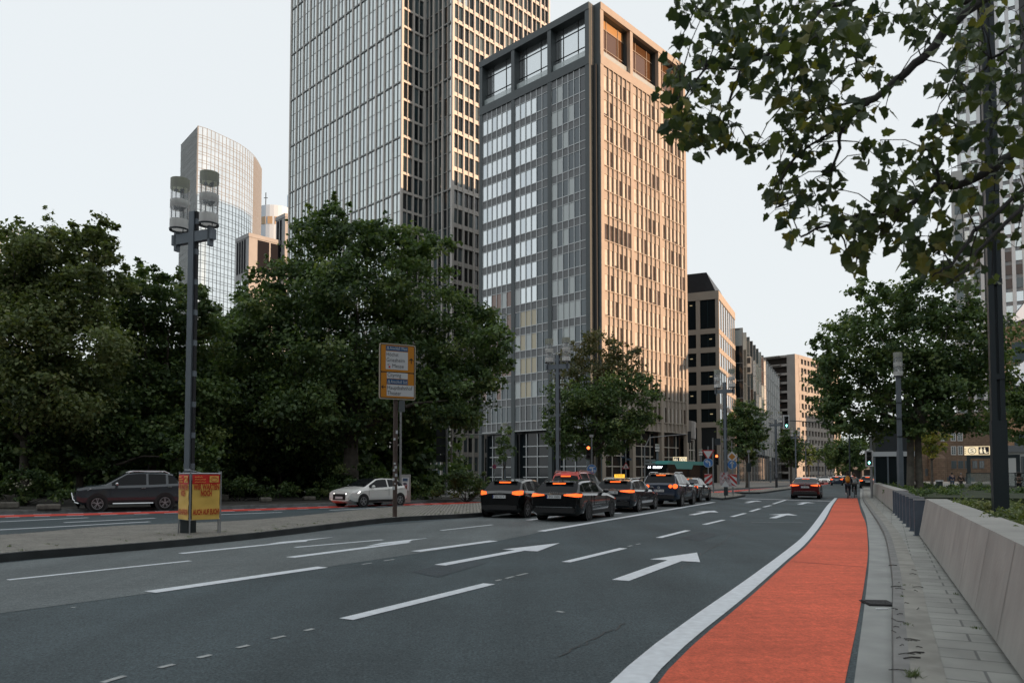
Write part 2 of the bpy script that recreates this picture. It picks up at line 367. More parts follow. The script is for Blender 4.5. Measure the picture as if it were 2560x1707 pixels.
# park edge and pavement beyond it
pk = offset(bl, -2.3)
m_soil = mat('park_soil', (.045, .042, .036), rough=.95, var=.4, vscale=1.2)
g = MB(); a = [up(p, .12) for p in pk]; cut = len([p for p in pk if p.x < -1])
g.strip([up(p, .12) for p in offset(pk[:cut], -90)], [up(p, .12) for p in pk[:cut]]); struct(g.build('park_ground', m_soil))
m_pv2 = pavers('side_pavement', (.22, .215, .20), (.10, .10, .10), .6, .4, rot=R(45), mortar=.015)
g = MB(); g.strip([up(p, .118) for p in offset(pk[cut - 1:], -90)], [up(p, .118) for p in pk[cut - 1:]]); struct(g.build('side_pavement', m_pv2))
g = MB(); g.strip([up(p, .128) for p in offset(pk, -.15)], [up(p, .128) for p in pk]); g.strip([up(p, .128) for p in pk], [up(p, -.02) for p in pk]); struct(g.build('park_kerb', m_kerb))

# ---- cobbled median
m_cob = pavers('cobbles', (.31, .295, .26), (.07, .068, .06), .17, .13, rot=R(30), mortar=.022)
kr = [G(-700, 1485), G(0, 1404.8), G(272, 1382), G(640, 1347), G(973, 1305), G(1200, 1291.5), Vector((1.2, 34.6, 0)), Vector((4.2, 42.5, 0)), Vector((5.2, 49, 0))]
fr = [G(-700, 1385), G(0, 1352), G(272, 1327.5), G(640, 1309.5), G(973, 1275), Vector((-3.0, 37, 0)), Vector((0.2, 43, 0)), Vector((3.9, 49.6, 0))]
kr = smooth(kr, 4); fr = smooth(fr, 4)
g = MB(); ins = offset(kr, -.14, .15); n_ = 40
g.strip([up(p, .15) for p in resamp(fr, n_)], [up(p, .15) for p in resamp(ins, n_)]); struct(g.build('median', m_cob))
g = MB(); g.strip([up(p, .155) for p in resamp(ins, n_)], [up(p, .155) for p in resamp(kr, n_)]); g.strip([up(p, .155) for p in resamp(kr, n_)], [up(p, -.01) for p in resamp(kr, n_)])
g.strip([up(p, -.01) for p in resamp(fr, n_)], [up(p, .152) for p in resamp(fr, n_)]); struct(g.build('median_kerb', m_kerb_d))
def island(name, pts):
    c = sum(pts, Vector((0, 0, 0))) / len(pts)
    g = MB(); g.prism([(p.x, p.y) for p in pts], -.01, .13); struct(g.build(name + '_kerb', m_kerb_d))
    g = MB(); g.poly([up(c + (p - c) * .94, .134) for p in pts]); struct(g.build(name, m_cob))
island('traffic_island', [G(1863.5, 1240), G(1850, 1244), G(1806, 1250), G(1752, 1244), G(1690, 1240), G(1760, 1233), G(1840, 1236.5)])
island('far_traffic_island', [G(1838, 1232), G(1850, 1234.5), G(1900, 1234), G(1975, 1223.5), G(2010, 1217), far(G(2030, 1213), 0), far(G(2062, 1206), 0), far(G(2052, 1206), 0), G(1960, 1219), G(1900, 1226)])

# ---- planter walls, their soil and planting; bollards between them
m_wall = mat('planter_concrete', (.335, .33, .31), rough=.85, var=.12, vscale=1.1, bump=.15, bscale=25)
_nt = m_wall.node_tree; _p = _nt.nodes['Principled BSDF']; _src = _p.inputs['Base Color'].links[0].from_socket
_tc = _nt.nodes.new('ShaderNodeTexCoord'); _mp = _nt.nodes.new('ShaderNodeMapping'); _mp.inputs['Scale'].default_value = (5, 5, .35); _n = _nt.nodes.new('ShaderNodeTexNoise'); _n.inputs['Scale'].default_value = 1; _n.inputs['Detail'].default_value = 7; _n.inputs['Roughness'].default_value = .7
_nt.links.new(_tc.outputs['Object'], _mp.inputs[0]); _nt.links.new(_mp.outputs[0], _n.inputs['Vector'])
_r = _nt.nodes.new('ShaderNodeMapRange'); _r.inputs[1].default_value = .3; _r.inputs[2].default_value = .72; _r.inputs[3].default_value = .90; _r.inputs[4].default_value = 1.08; _nt.links.new(_n.outputs[0], _r.inputs[0])
_v = _nt.nodes.new('ShaderNodeVectorMath'); _v.operation = 'SCALE'; _nt.links.new(_src, _v.inputs[0]); _nt.links.new(_r.outputs[0], _v.inputs['Scale']); _nt.links.new(_v.outputs[0], _p.inputs['Base Color'])
def planter(base, h, batter, label, thick=.45, seams=1.5):
    t = thing('planter_wall', label, 'wall', base[0]); o = base[0]
    bs = [p - o for p in base]; f0 = [up(p, .05) for p in bs]; f1 = [up(p, h) for p in offset(bs, batter)]; f2 = [up(p, h) for p in offset(bs, batter + thick)]; f3 = [up(p, 0) for p in offset(bs, batter + thick)]
    g = MB(); g.strip(f1, f0); g.strip(f2, f1); g.strip(f3, f2)
    for k in (0, -1): g.quad(f0[k], f1[k], f2[k], f3[k])
    g.build('wall_body', m_wall, t)
    q = MB(); d = 0; L = sum((bs[i + 1] - bs[i]).length for i in range(len(bs) - 1)); pr = resamp(bs, max(3, int(L / seams)))
    for i in range(1, len(pr) - 1):
        tt = (pr[i + 1] - pr[i - 1]).normalized(); nn = Vector((tt.y, -tt.x, 0))
        a, b = up(pr[i], .06) - nn * .003, up(pr[i] + nn * batter, h) - nn * .003; q.quad(a - tt * .006, a + tt * .006, b + tt * .006, b - tt * .006)
    q.build('wall_joint', mat('joint_dark', (.12, .12, .11), rough=.9), t)
    return t
n0, n1 = G(2298, 1341, .09), G(2552, 1707, .09); dn = (n0 - n1).normalized()
planter([n1 - dn * 7, n1 - dn * 3, n1, n1.lerp(n0, .5), n0], .93, .16, 'long beige concrete planter wall with green hedge leaves, nearest the camera at the right')
f0, f1 = G(2234, 1281, .09), G(2187, 1241, .09)
planter([f0, f0.lerp(f1, .5), f1, f1 + (f1 - f0).normalized() * 6], .90, .10, 'short beige concrete planter wall beyond the steel bollards, below the traffic light')
m_bol = mat('bollard_steel', (.10, .125, .16), rough=.5, metal=.35, var=.12, vscale=6)
b0, b1 = G(2309, 1341, .09), G(2243, 1281, .09); bd = (b1 - b0).normalized()
b0 = b0 + bd * .4
BOL = ['nearest', 'second', 'third', 'fourth', 'fifth', 'sixth', 'seventh', 'farthest']
bol = None
for k in range(8):
    p = b0.lerp(b1, k / 7.3); lab = f'{BOL[k]} steel slab bollard counted from the near planter wall' if k not in (0, 7) else f'steel slab bollard {BOL[k]} in the row, beside the {"near" if k == 0 else "far"} planter wall'
    rz = math.atan2(bd.y, bd.x) + R(90)
    if bol is None:
        bol = thing('bollard', lab, 'bollard', p, rz, 'steel bollards between the planter walls')
        g = MB(); g.aabb(-.17, .17, -.10, .10, 0, .88); g.build('post', m_bol, bol)
        g = MB(); g.aabb(-.18, .18, -.11, .11, .88, .905); g.build('cap', mat('bollard_cap', (.42, .44, .46), rough=.4, metal=.5), bol)
        g = MB(); g.aabb(-.2, .2, -.13, .13, -.005, .012); g.build('base_plate', m_bol, bol)
    else: copy_tree(bol, p, rz, lab)
# soil and dark drive behind the walls
m_plant_soil = mat('bed_soil', (.05, .045, .035), rough=.95, var=.3, vscale=3)
a0, a1 = n1 - dn * 7, n0
nr = Vector((dn.y, -dn.x, 0))
g = MB(); g.add([up(a0 + nr * .6, .80), up(a1 + nr * .6, .80), up(a1 + nr * 3.2, .72), up(a0 + nr * 3.2, .72)], [(0, 3, 2, 1)])
for p, q in ((a1 + nr * .6, a1 + nr * 3.2), (a1 + nr * 3.2, a0 + nr * 3.2)): g.quad(up(p, .05), up(q, .05), up(q, .72), up(p, .80))
struct(g.build('planting_bed', m_plant_soil))
ff = (f1 - f0).normalized(); fn = Vector((ff.y, -ff.x, 0))
g = MB(); c = [f0 + fn * .5, f1 + ff * 6 + fn * .5, f1 + ff * 9 + fn * 20, f0 + fn * 26]
g.prism([(p.x, p.y) for p in c], .05, .72); struct(g.build('lawn_bed', mat('bed_green', (.030, .042, .018), rough=.95, var=.5, vscale=2)))
g = MB(); c = [a1 + nr * .2 + dn * .2, f0 + nr * .1, f0 + fn * 30, a1 + nr * 34]; g.poly([up(p, .094) for p in c]); struct(g.build('garage_drive', asphalt('drive_asphalt', (.028, .030, .032))))
# drain, litter
dr = thing('drain_grate', 'dark iron drain grate in the concrete gutter beside the kerb', 'drain', G(2196, 1509))
g = MB(); g.aabb(-.17, .17, -.2, .2, .006, .014); g.build('frame', mat('iron_dark', (.02, .02, .022), rough=.6, metal=.6), dr, rz=R(-8))
g = MB()
for k in range(7): g.aabb(-.155, .155, -.17 + k * .053, -.147 + k * .053, .015, .026)
g.build('bars', mat('iron_bars', (.07, .07, .075), rough=.5, metal=.7), dr, rz=R(-8))
g = MB(); p = G(2205, 1524); g.box((p.x, p.y, .012), (.14, .03, .012), R(-5)); tag(g.build('litter', mat('litter_white', (.7, .72, .74))), 'small white litter strip in the gutter below the drain grate', 'litter')
# ------------------------------------------------------------------ buildings
RZ = math.atan2(.7225, .6914)       # local x runs along the sunny faces, local y along the shaded faces
def glass(name, col, rough=.06, spec=.8, metal=0., var=0., vs=.4): return mat(name, col, rough=rough, spec=spec, metal=metal, var=var, vscale=vs)
m_stoneA = mat('tower_stone', (.49, .46, .425), rough=.6, var=.06, vscale=.6)
m_darkA = mat('tower_joint', (.05, .055, .06), rough=.4); m_joint = mat('tower_floor_joint', (.22, .23, .225), rough=.4)
gl_sky = glass('glass_pale', (.60, .645, .64), .10, metal=.85); gl_sky2 = glass('glass_pale_sky', (.68, .72, .71), .2, metal=.8); gl_dark = glass('glass_dark', (.010, .015, .018), .05, .5)
gl_teal = glass('glass_teal', (.02, .036, .042), .05, .9); gl_brown = glass('glass_brown', (.08, .045, .03), .1, .6); gl_mid = glass('glass_mid', (.08, .11, .12), .06, .9)
def fbox(m, face, u0, u1, d0, d1, z0, z1, mi=0):
    if face == 'R': m.aabb(u0, u1, -d1, -d0, z0, z1, mi)
    else: m.aabb(-d1, -d0, u0, u1, z0, z1, mi)
class Wins:
    """collects window meshes; the hundred that show largest become parts, the rest one part"""
    def __init__(s, parent, name, mats): s.L = []; s.p = parent; s.n = name; s.mats = mats
    def add(s, mb, weight): s.L.append((weight, mb))
    def done(s):
        s.L.sort(key=lambda t: -t[0])
        for w, mb in s.L[:100]: mb.build(s.n, s.mats, s.p)
        if s.L[100:]:
            r = MB()
            for w, mb in s.L[100:]:
                o = len(r.v); r.v += mb.v; r.f += [tuple(i + o for i in f) for f in mb.f]; r.m += mb.m
            r.build(s.n, s.mats, s.p)['kind'] = 'stuff'

# ---- tall stone and glass tower behind
tA = thing('office_tower', 'tall stone ribbed glass skyscraper cut off by the top of the picture', 'skyscraper', (-22, 145, 0), RZ)
rnd = random.Random(3)
HA = 172; FLA = 3.75; OA = -6.2      # floors start
A1 = (0, 0); A2 = (5.8, 0); A3 = (5.8, -8.7); A4x = 34.8
g = MB(); g.prism([(.35, .35), (5.45, .35), (5.45 + .7, .35), (6.15, -8.35), (34.4, -8.35), (34.4, 43), (.35, 43)], 0, HA); g.build('core', m_darkA, tA)
faces = [('L', 0, 0, 43.5, 15, 0), ('R', 0, 0, 5.8, 2, 0), ('L', 5.8, -8.7, 0, 3, 1), ('R', -8.7, 5.8, 34.8, 10, 1)]
st = MB(); jt = MB(); W = Wins(tA, 'window_band', [gl_sky, gl_sky2, gl_dark, gl_teal, gl_mid, gl_brown])
LEV = [1.5 + FLA * k for k in range(46) if 1.5 + FLA * k < HA - 2]
for fi, (face, pl, u0, u1, nb, sh) in enumerate(faces):
    def fb(m, a, b, d0, d1, z0, z1, mi=0):
        if face == 'R': m.aabb(a, b, pl - d1, pl - d0, z0, z1, mi)
        else: m.aabb(pl - d1, pl - d0, a, b, z0, z1, mi)
    bw = (u1 - u0) / nb
    for k in range(nb + 1):
        u = u0 + k * bw; hw = (.20 if fi == 0 else .17) if 0 < k < nb else .30
        fb(st, max(u - hw, u0 - (.2 if k == 0 else 0)), min(u + hw, u1 + (.2 if k == nb else 0)), -.2, (.12 if fi == 0 else .22), 0, HA)
    for k in range(nb):
        u = u0 + (k + .5) * bw; fb(jt if fi == 0 else st, u - .055, u + .055, -.2, .04 if fi == 0 else .10, 0, HA)
    for j, z in enumerate(LEV):
        third = j % 3 == 0
        if fi in (1, 3): fb(st, u0 + .2, u1 - .2, -.2, .16 if third else .05, z - (.15 if third else .07), z + (.15 if third else .07))
        if fi in (0, 2): fb(jt, u0 + .2, u1 - .2, -.2, (.10 if third else -.06), z - (.16 if third else .07), z + (.12 if third else .07))
        if fi in (1, 3): fb(st, u0 + .2, u1 - .2, -.3, -.10, z + .07, z + .85 if fi == 3 else z + .5)
        w = MB(); z1 = z + FLA
        for k in range(nb * 2):
            a, b = u0 + k * bw / 2, u0 + (k + 1) * bw / 2; r = rnd.random()
            if fi == 0: mi = 0 if r < .55 else 1  # left-face panes use paler mirror glass to imitate the bright sky reflection
            elif fi == 3: mi = 2 if r < .6 else (4 if r < .85 else 3)
            else: mi = 3 if r < .45 else (2 if r < .8 else 4)
            if fi == 0 and z < 36 and rnd.random() < (.75 if (k > 20 or k < 3) else .1): mi = 3 if r < .6 else 5
            if fi == 2 and k < 1 and z > 54: mi = 0
            if fi == 3 and z > 92 and k < 3: mi = 0
            mid = (a + b) / 2
            if face == 'R': w.quad((a, pl + .22, z), (b, pl + .22, z), (b, pl + .22, z1), (a, pl + .22, z1), mi)
            else: q_ = pl + (.10 if fi == 0 else .22); w.quad((q_, b, z), (q_, a, z), (q_, a, z1), (q_, b, z1), mi)
        W.add(w, (1 if z < 96 else .01) * (u1 - u0) / (1 + abs(z - 60) * .002))
W.done(); st.build('stone_frame', m_stoneA, tA); jt.build('floor_joint', m_joint, tA)
g = MB(); g.aabb(.5, 34, 0.5, 43, HA, HA + 1); g.build('roof', m_darkA, tA)

# ---- corner block
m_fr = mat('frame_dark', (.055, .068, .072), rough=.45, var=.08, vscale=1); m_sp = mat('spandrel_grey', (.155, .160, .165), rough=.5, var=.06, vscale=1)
m_fin = mat('fin_aluminium', (.50, .52, .525), rough=.4, metal=.3); m_frS = mat('frame_sunlit_tone', (.325, .275, .225), rough=.5, var=.05, vscale=1)  # sunny-face copy of the frame: warm sunlight put into its colour
m_spS = mat('spandrel_sunlit_tone', (.32, .28, .24), rough=.55, var=.05, vscale=1); m_core = mat('core_black', (.015, .018, .02), rough=.4)  # sunny-face copy of the spandrel, sunlit warmth in the colour
pn = [glass('pane_bright', (.70, .735, .745), .12, metal=.9), glass('pane_bright2', (.62, .66, .68), .16, metal=.85), glass('pane_slate', (.06, .085, .10), .06, 1.0), glass('pane_deep', (.02, .028, .034), .05, 1.0),
      mat('pane_curtain_sky', (.42, .46, .455), rough=.35, spec=.8, coat=.6), mat('pane_amber_reflect', (.44, .38, .25), rough=.3, spec=.8, coat=.6), mat('pane_rust_reflect', (.21, .12, .09), rough=.3, spec=.8, coat=.5),  # pane tones include painted reflections of sky and facing buildings
      mat('pane_sunblind', (.47, .435, .39), rough=.5, spec=.5, var=.12, vscale=2.2), mat('pane_sundark', (.065, .05, .042), rough=.25, spec=.6, var=.3, vscale=2), glass('pane_orange', (.085, .045, .022), .12, .6), mat('pane_sunlit_glow', (.40, .24, .11), rough=.2)]  # last two: orange sunlight on the loggia glass put into the colour
P1 = D(1478, 5, 96.0)
tB = thing('corner_block', 'dark framed corner high-rise with glazed loggias on top and orange sunlit right face', 'office block', (11.0, 95.28, 0), RZ)
ZT = P1.z; ZM1 = HZ(159, 96, 1470); ZB = HZ(1067, 96, 1470); ZM0 = ZM1 + 1.25; NF = 14
fh = (ZM1 - ZB - 1.3) / NF
u0L, u1L, u0R, u1R = 1.04, 22.04, 1.0, 22.55
rB = random.Random(11)
core = MB(); core.prism([(1.35, 1.35), (22.2, 1.35), (22.2, 21.8), (1.35, 21.8)], 0, ZM1); core.prism([(1.3, 1.3), (22.2, 1.3), (22.2, 21.8), (1.3, 21.8)], ZM1, ZT - .4)
core.aabb(.6, 22.2, .45, 22, ZB, ZM1); core.aabb(1.05, 1.25, .7, 1.04, ZB, ZM1); core.build('core', m_core, tB)
frame = MB(); frameS = MB(); sp = MB(); spS = MB(); fin = MB(); finS = MB()
WB = Wins(tB, 'window', pn)
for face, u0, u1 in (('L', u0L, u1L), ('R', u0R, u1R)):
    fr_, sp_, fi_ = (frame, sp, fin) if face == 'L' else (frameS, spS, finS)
    bw = (u1 - u0) / 3; hw = .33
    for k in range(4):
        c = u0 + k * bw; a, b = max(c - hw, u0), min(c + hw, u1)
        if k == 0: b = u0 + .7
        if k == 3: a = u1 - .6
        fbox(fr_, face, a, b, -.5, .05, 0, ZT - .002)
        fbox(frame, face, a + .05, b - .05, -1.25, -.5, ZM0 + .01, ZT - .9)  # loggia recess: dark shaded-side frame colour used on both faces
    fbox(fr_, face, u0 + .001, u1 - .001, -.40, .12, ZT - .95, ZT); fbox(fr_, face, u0 + .001, u1 - .001, -.40, .09, ZM1, ZM0); fbox(frame, face, u0 + .01, u1 - .01, -1.28, -.41, ZT - .94, ZT - .01); fbox(frame, face, u0 + .01, u1 - .01, -1.28, -.41, ZM1 + .01, ZM0 - .01)
    for k in range(3):
        a = u0 + k * bw + (.7 if k == 0 else hw); b = u0 + (k + 1) * bw - (.6 if k == 2 else hw); n = 6; pw = (b - a) / n
        for j in range(NF):
            zb = ZB + 1.3 + j * fh; zw1 = zb + fh * .66; zt = zb + fh
            w = MB()
            for i in range(n):
                p0, p1 = a + i * pw, a + (i + 1) * pw
                if face == 'L':
                    kk = 2 - k; ii = n - 1 - i; rr = rB.random()          # kk: bay from the left of the picture, ii: pane from the left
                    if j >= 6: mi = (0 if rr < .7 else 1) if (kk == 0 or (kk == 1 and ii < 4)) else (2 if kk == 1 else (4 if rr < .5 and ii < 4 else (2 if ii < 5 else 3)))  # reflections painted by height: bright panes above, amber and rust below
                    elif j >= 5 and kk == 1 and ii < 4: mi = 0 if ii else 4
                    elif kk == 0: mi = (0 if ii < 2 and j > 3 else (4 if rr < .3 else (6 if rr < .75 else 2)))
                    elif kk == 1: mi = (5 if 0 < ii < 4 and rr < .75 else (4 if ii < 4 and rr < .9 else 2))
                    else: mi = 4 if rr < .5 and ii < 5 else (3 if rr > .8 else 2)
                    if j == 0: mi = 3 if rr < .7 else 2
                    w.quad((.12, p1, zb), (.12, p0, zb), (.12, p0, zw1), (.12, p1, zw1), mi)
                else:
                    rr = rB.random(); sdk = .80 if rr < .8 else .5; q = p0 + pw * sdk
                    if j == 7 and k == 0: q = p0 + pw * .12
                    zc = zb + (zw1 - zb) * (rB.random() * .22 if rr < .35 else 0)
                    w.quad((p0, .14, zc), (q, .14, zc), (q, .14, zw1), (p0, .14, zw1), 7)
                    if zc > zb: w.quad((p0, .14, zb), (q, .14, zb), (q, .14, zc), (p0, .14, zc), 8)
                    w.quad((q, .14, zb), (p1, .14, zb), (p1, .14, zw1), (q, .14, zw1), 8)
            WB.add(w, 1)
            fbox(sp_, face, a, b, -.55, -.10, zw1 + .07, zt - .05)
            fbox(fi_, face, a, b, -.4, -.03 if face == 'L' else .07, zb - .05, zb + .05); fbox(fi_, face, a, b, -.4, -.05, zw1 + .01, zw1 + .08)
        fbox(sp_, face, a, b, -.55, -.14, ZB + .05, ZB + 1.2); fbox(fi_, face, a, b, -.4, .0, ZB - .06, ZB + .06)
        for i in range(n + 1):
            p = a + i * pw; fbox(fi_, face, p - .045, p + .045, -.45, ((.0 if face == 'L' else .13) if 0 < i < n else -.05), ZB, ZM1)
        # loggia: set-back glass wall with slim bars and a glass balustrade
        d = -1.1; z0, z1 = ZM0, ZT - .95; lg = MB()
        cols = [0, .12, .34, .78, 1.]; rows = [0, .12, .34, .78, 1.]
        for ci in range(4):
            for ri in range(4):
                x0, x1 = a + (b - a) * cols[ci], a + (b - a) * cols[ci + 1]; y0, y1 = z0 + (z1 - z0) * rows[ri], z0 + (z1 - z0) * rows[ri + 1]
                if face == 'L': lg.quad((1.12, x1, y0), (1.12, x0, y0), (1.12, x0, y1), (1.12, x1, y1), 0)
                else: lg.quad((x0, 1.12, y0), (x1, 1.12, y0), (x1, 1.12, y1), (x0, 1.12, y1), 2 if (ri == 3 and ci > 0 and k == 0) else 1)
        lg.build('loggia_window', [pn[0], pn[9], pn[10]], tB)
        bars = MB()
        for c_ in cols[1:4]: fbox(bars, face, a + (b - a) * c_ - .04, a + (b - a) * c_ + .04, -1.12, -1.04, z0, z1)
        for r_ in rows[1:4]: fbox(bars, face, a, b, -1.12, -1.04, z0 + (z1 - z0) * r_ - .04, z0 + (z1 - z0) * r_ + .04)
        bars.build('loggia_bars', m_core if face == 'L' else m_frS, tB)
        bal = MB(); fbox(bal, face, a + .3, b, -.5, -.46, z0, z0 + 1.15); bal.build('balustrade', mat('balustrade_glass', (.50, .56, .56), rough=.08, alpha=.55, spec=.9), tB)
        # ground floor: dark glazing and a grid of pale bars
        gz = MB(); fbox(gz, face, a, b, -1.2, -1.1, .2, ZB - .4); gz.build('shopfront_glass', gl_dark, tB)
        gr = MB()
        for c_ in (.12, .45, .78): fbox(gr, face, a + (b - a) * c_ - .06, a + (b - a) * c_ + .06, -1.05, -.93, .2, ZB - .4)
        for z_ in (1.3, 2.75, 4.2, 5.65): fbox(gr, face, a, a + (b - a) * .88, -1.05, -.93, z_ - .06, z_ + .06)
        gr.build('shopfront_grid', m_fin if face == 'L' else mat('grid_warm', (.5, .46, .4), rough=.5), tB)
WB.done()
g = MB(); g.aabb(18, 38, 24, 36, 0, 60.5); g.build('added_shade_wing', m_sp, tB)  # unseen block added to shade the tower's lower right face
# re-entrant corner
frame.aabb(.95, 1.25, -.0 + .02, 1.0, 0, ZT - .05); frameS.aabb(.0, .93, 1.041, 1.25, 0, ZT - .05)
frame.build('frame', m_fr, tB); frameS.build('sunny_frame', m_frS, tB); sp.build('spandrel', m_sp, tB); spS.build('sunny_spandrel', m_spS, tB); fin.build('fins', m_fin, tB); finS.build('sunny_fins', mat('fin_sunlit_tone', (.40, .35, .295), rough=.5), tB)  # sunny-face parts carry the sunlit tone in their own colour
# curved low entrance hall at the far right corner of the block
pav = thing('entrance_hall', 'low curved glass entrance hall attached to the corner block, right of the bus', 'pavilion', D(1722, 1187, 112) - Vector((0, 0, 1.6)), RZ)
arc = [(9.5 * math.sin(R(a)) + 0.0, 9.0 - 9.5 * math.cos(R(a)) - 0) for a in range(0, 91, 9)]; arc = [(x + .2, y + .8) for x, y in arc]
g = MB(); g.prism(arc + [(.2, 10.3)], 7.2, 9.9); g.build('roof_band', mat('bronze_band', (.22, .20, .185), rough=.4, metal=.3), pav)
g = MB(); g.prism([(x * .97, y * .97 + .3) for x, y in arc] + [(.3, 10)], 0, 7.2); g.build('curtain_wall', gl_dark, pav)
g = MB()
for i, (x, y) in enumerate(arc): g.box((x * .98, y * .98 + .25, 3.6), (.12, .12, 7.2))
for z_ in (2.2, 3.8, 5.4, 7.0): g.tube([(x * .985, y * .985 + .22, z_) for x, y in arc], .07, 5)
g.build('mullions', mat('grid_warm', (.5, .46, .4)), pav)

# ---- beige block along the street
RZC = math.atan2(ST.y, ST.x)
oC = D(1801, 1187, 142); oC.z = 0
tC = thing('beige_block', 'beige stone office block with dark square windows and black rooftop storey', 'office block', oC, RZC)
m_be = mat('beige_stone', (.36, .315, .265), rough=.7, var=.06, vscale=.5); zc = HZ(726, 142, 1780)
g = MB(); g.aabb(.25, 21.7, .25, 30, 0, zc - .3); g.build('core', m_core, tC)
st = MB(); WC = Wins(tC, 'window', [gl_dark, gl_teal, pn[0], mat('lit_room', (.10, .09, .06), emit=.12, ecol=(1, .8, .45))]); zf = [HZ(y, 142, 1790) for y in (1061, 1014, 967, 920, 873, 826, 738)]
st.aabb(-.1, 22, -.1, 30.2, zc - 1.6, zc)
for i in range(6):
    z0, z1 = zf[i], zf[i + 1]; st.aabb(-.05, 22, -.05, 30, z0 - .5, z0 + .5)
    for k, (a, b) in enumerate([(.6 + 3.7 * j_, 3.5 + 3.7 * j_) for j_ in range(8)]):
        w = MB(); w.quad((.12, b, z0), (.12, a, z0), (.12, a, z1), (.12, b, z1), 0)
        for q in (.5,): w.aabb(.05, .11, a + (b - a) * q - .06, a + (b - a) * q + .06, z0 + .5, z1 - .5, 1)
        if (i + k) % 2 == 0: w.quad((.1, a + 1.2, z1 - 1.6), (.1, a + .7, z1 - 1.6), (.1, a + .7, z1 - 1.45), (.1, a + 1.2, z1 - 1.45), 3)
        WC.add(w, 2)
    for k in range(7):
        a = 1.0 + k * 2.95; w = MB(); w.quad((a, .02, z0 + .4), (a + 2.6, .02, z0 + .4), (a + 2.6, .02, z1 - .4), (a, .02, z1 - .4), 2); WC.add(w, 1)
WC.done()
for a in [(-.05, .6)] + [(3.5 + 3.7 * j_, 4.3 + 3.7 * j_) for j_ in range(8)]: st.aabb(-.06, .6, a[0], a[1], 0, zc - .02)
for k in range(8): st.aabb(k * 2.95 - .02 + .05, k * 2.95 + .36, -.08, .5, 0, zc - .03)
st.build('stone_frame', m_be, tC)
g = MB(); g.aabb(1.2, 18, 2.4, 29, zc, HZ(684, 145, 1770)); zr = HZ(684, 145, 1770); g.add([(1.2, 2.4, zr), (18, 2.4, zr), (18, .6, zc), (1.2, .6, zc), (1.2, 2.4, zc), (18, 2.4, zc)], [(0, 3, 2, 1), (0, 4, 3), (1, 2, 5)]); g.build('rooftop_storey', mat('roof_black', (.02, .022, .026), rough=.4, var=.2, vscale=.8), tC)
g = MB()
for z_ in (zc + 2.0, zc + 3.4): g.aabb(1.1, 1.2, 6, 29, z_ - .05, z_ + .05)
g.build('rooftop_rails', mat('rail_grey', (.12, .12, .13)), tC)
# ---- zigzag glass block
oD = oC + ST * 25; zD = HZ(828, 168, 1885)
tD = thing('zigzag_glass_block', 'long street block with zigzag glass bays and pale reflecting panels', 'office block', oD, RZC)
g = MB(); g.aabb(.5, 96, 2.4, 28, 0, zD - .5); g.build('core', m_core, tD)
WD = Wins(tD, 'window', [gl_dark, gl_teal, pn[0], gl_mid, gl_brown, mat('panel_sky_white', (.66, .63, .60), rough=.35, spec=.7), pn[4]]); fr_ = MB(); rD = random.Random(5)
nz = 8; zl = [7 + (zD - 7) * i / 7 for i in range(8)]
for k in range(16):
    x0 = k * 6.0; x1 = x0 + 4.6; x2 = x0 + 6.0
    for i in range(7):
        w = MB(); q = 6 if k < 1 else (2 if k > 6 or rD.random() < .6 else rD.choice([3, 4, 6, 6])); q = 5 if k > 6 else q  # bays turn paler down the street: white sky reflection put into the materials
        w.quad((x0, 2.2, zl[i]), (x0 + .02, -1.2, zl[i]), (x0 + .02, -1.2, zl[i + 1]), (x0, 2.2, zl[i + 1]), (0 if i != 6 else 6) if k == 0 else (rD.choice([1, 3, 6, 4]) if k < 4 else (rD.choice([6, 2, 2, 3]) if k < 7 else 2)))
        w.quad((x0 + .02, -1.2, zl[i]), (x1, 0, zl[i]), (x1, 0, zl[i + 1]), (x0 + .02, -1.2, zl[i + 1]), q); w.quad((x1, 0, zl[i]), (x2, 2.2, zl[i]), (x2, 2.2, zl[i + 1]), (x1, 0, zl[i + 1]), 3 if k < 7 else 5)
        WD.add(w, 100 - k * 5)
    for i in range(8):
        fr_.tube([(x0, 2.2, zl[i]), (x0 + .02, -1.25, zl[i]), (x1, -.05, zl[i]), (x2, 2.15, zl[i])], .07, 4)
    for x, y in ((x0, -1.25), (x1, -.05)): fr_.aabb(x - .06, x + .06, y - .06, y + .06, 0, zD)
    if k == 0: fr_.aabb(-.12, .1, 2.1, 2.35, 0, zD)
WD.done(); fr_.build('mullions', mat('mullion_grey', (.30, .31, .31), rough=.4, metal=.3), tD)
g = MB(); g.aabb(-.0 - .2, 96, 2.3, 28, zD - .5, zD); g.aabb(0, 96, -.6, 2.3, zD - .4, zD - .1); g.build('roof', mat('roof_grey', (.16, .16, .16)), tD)
w = MB()
for k in range(4): w.quad((-.3, 3.2 + k * 6.1, 7), (-.3, 2.5 + k * 6.1, 7), (-.3, 2.5 + k * 6.1, zD - .5), (-.3, 3.2 + k * 6.1, zD - .5), 0)
for k in range(3):
    for i in range(7): w.quad((-.25, 7.8 + k * 6.1, zl[i] + .2), (-.25, 3.6 + k * 6.1, zl[i] + .2), (-.25, 3.6 + k * 6.1, zl[i + 1] - .2), (-.25, 7.8 + k * 6.1, zl[i + 1] - .2), 1 + (i + k) % 2)
w.build('end_wall', [mat('mullion_grey', (.3, .31, .31)), gl_dark, gl_teal], tD)
g = MB(); g.aabb(2, 94, .9, 2.2, 0, 6.6); g.build('shopfront', gl_dark, tD)
sg = MB(); sg.aabb(6.2, 6.4, -2.2, -1.2, zD - 9.5, zD - 5.5, 0); sg.aabb(6.05, 6.19, -2.05, -1.35, zD - 9.2, zD - 8.0, 1); sg.aabb(6.05, 6.19, -2.05, -1.35, zD - 7.1, zD - 5.8, 1); sg.build('projecting_sign', [mat('sign_cream', (.6, .55, .5)), m_core], tD)

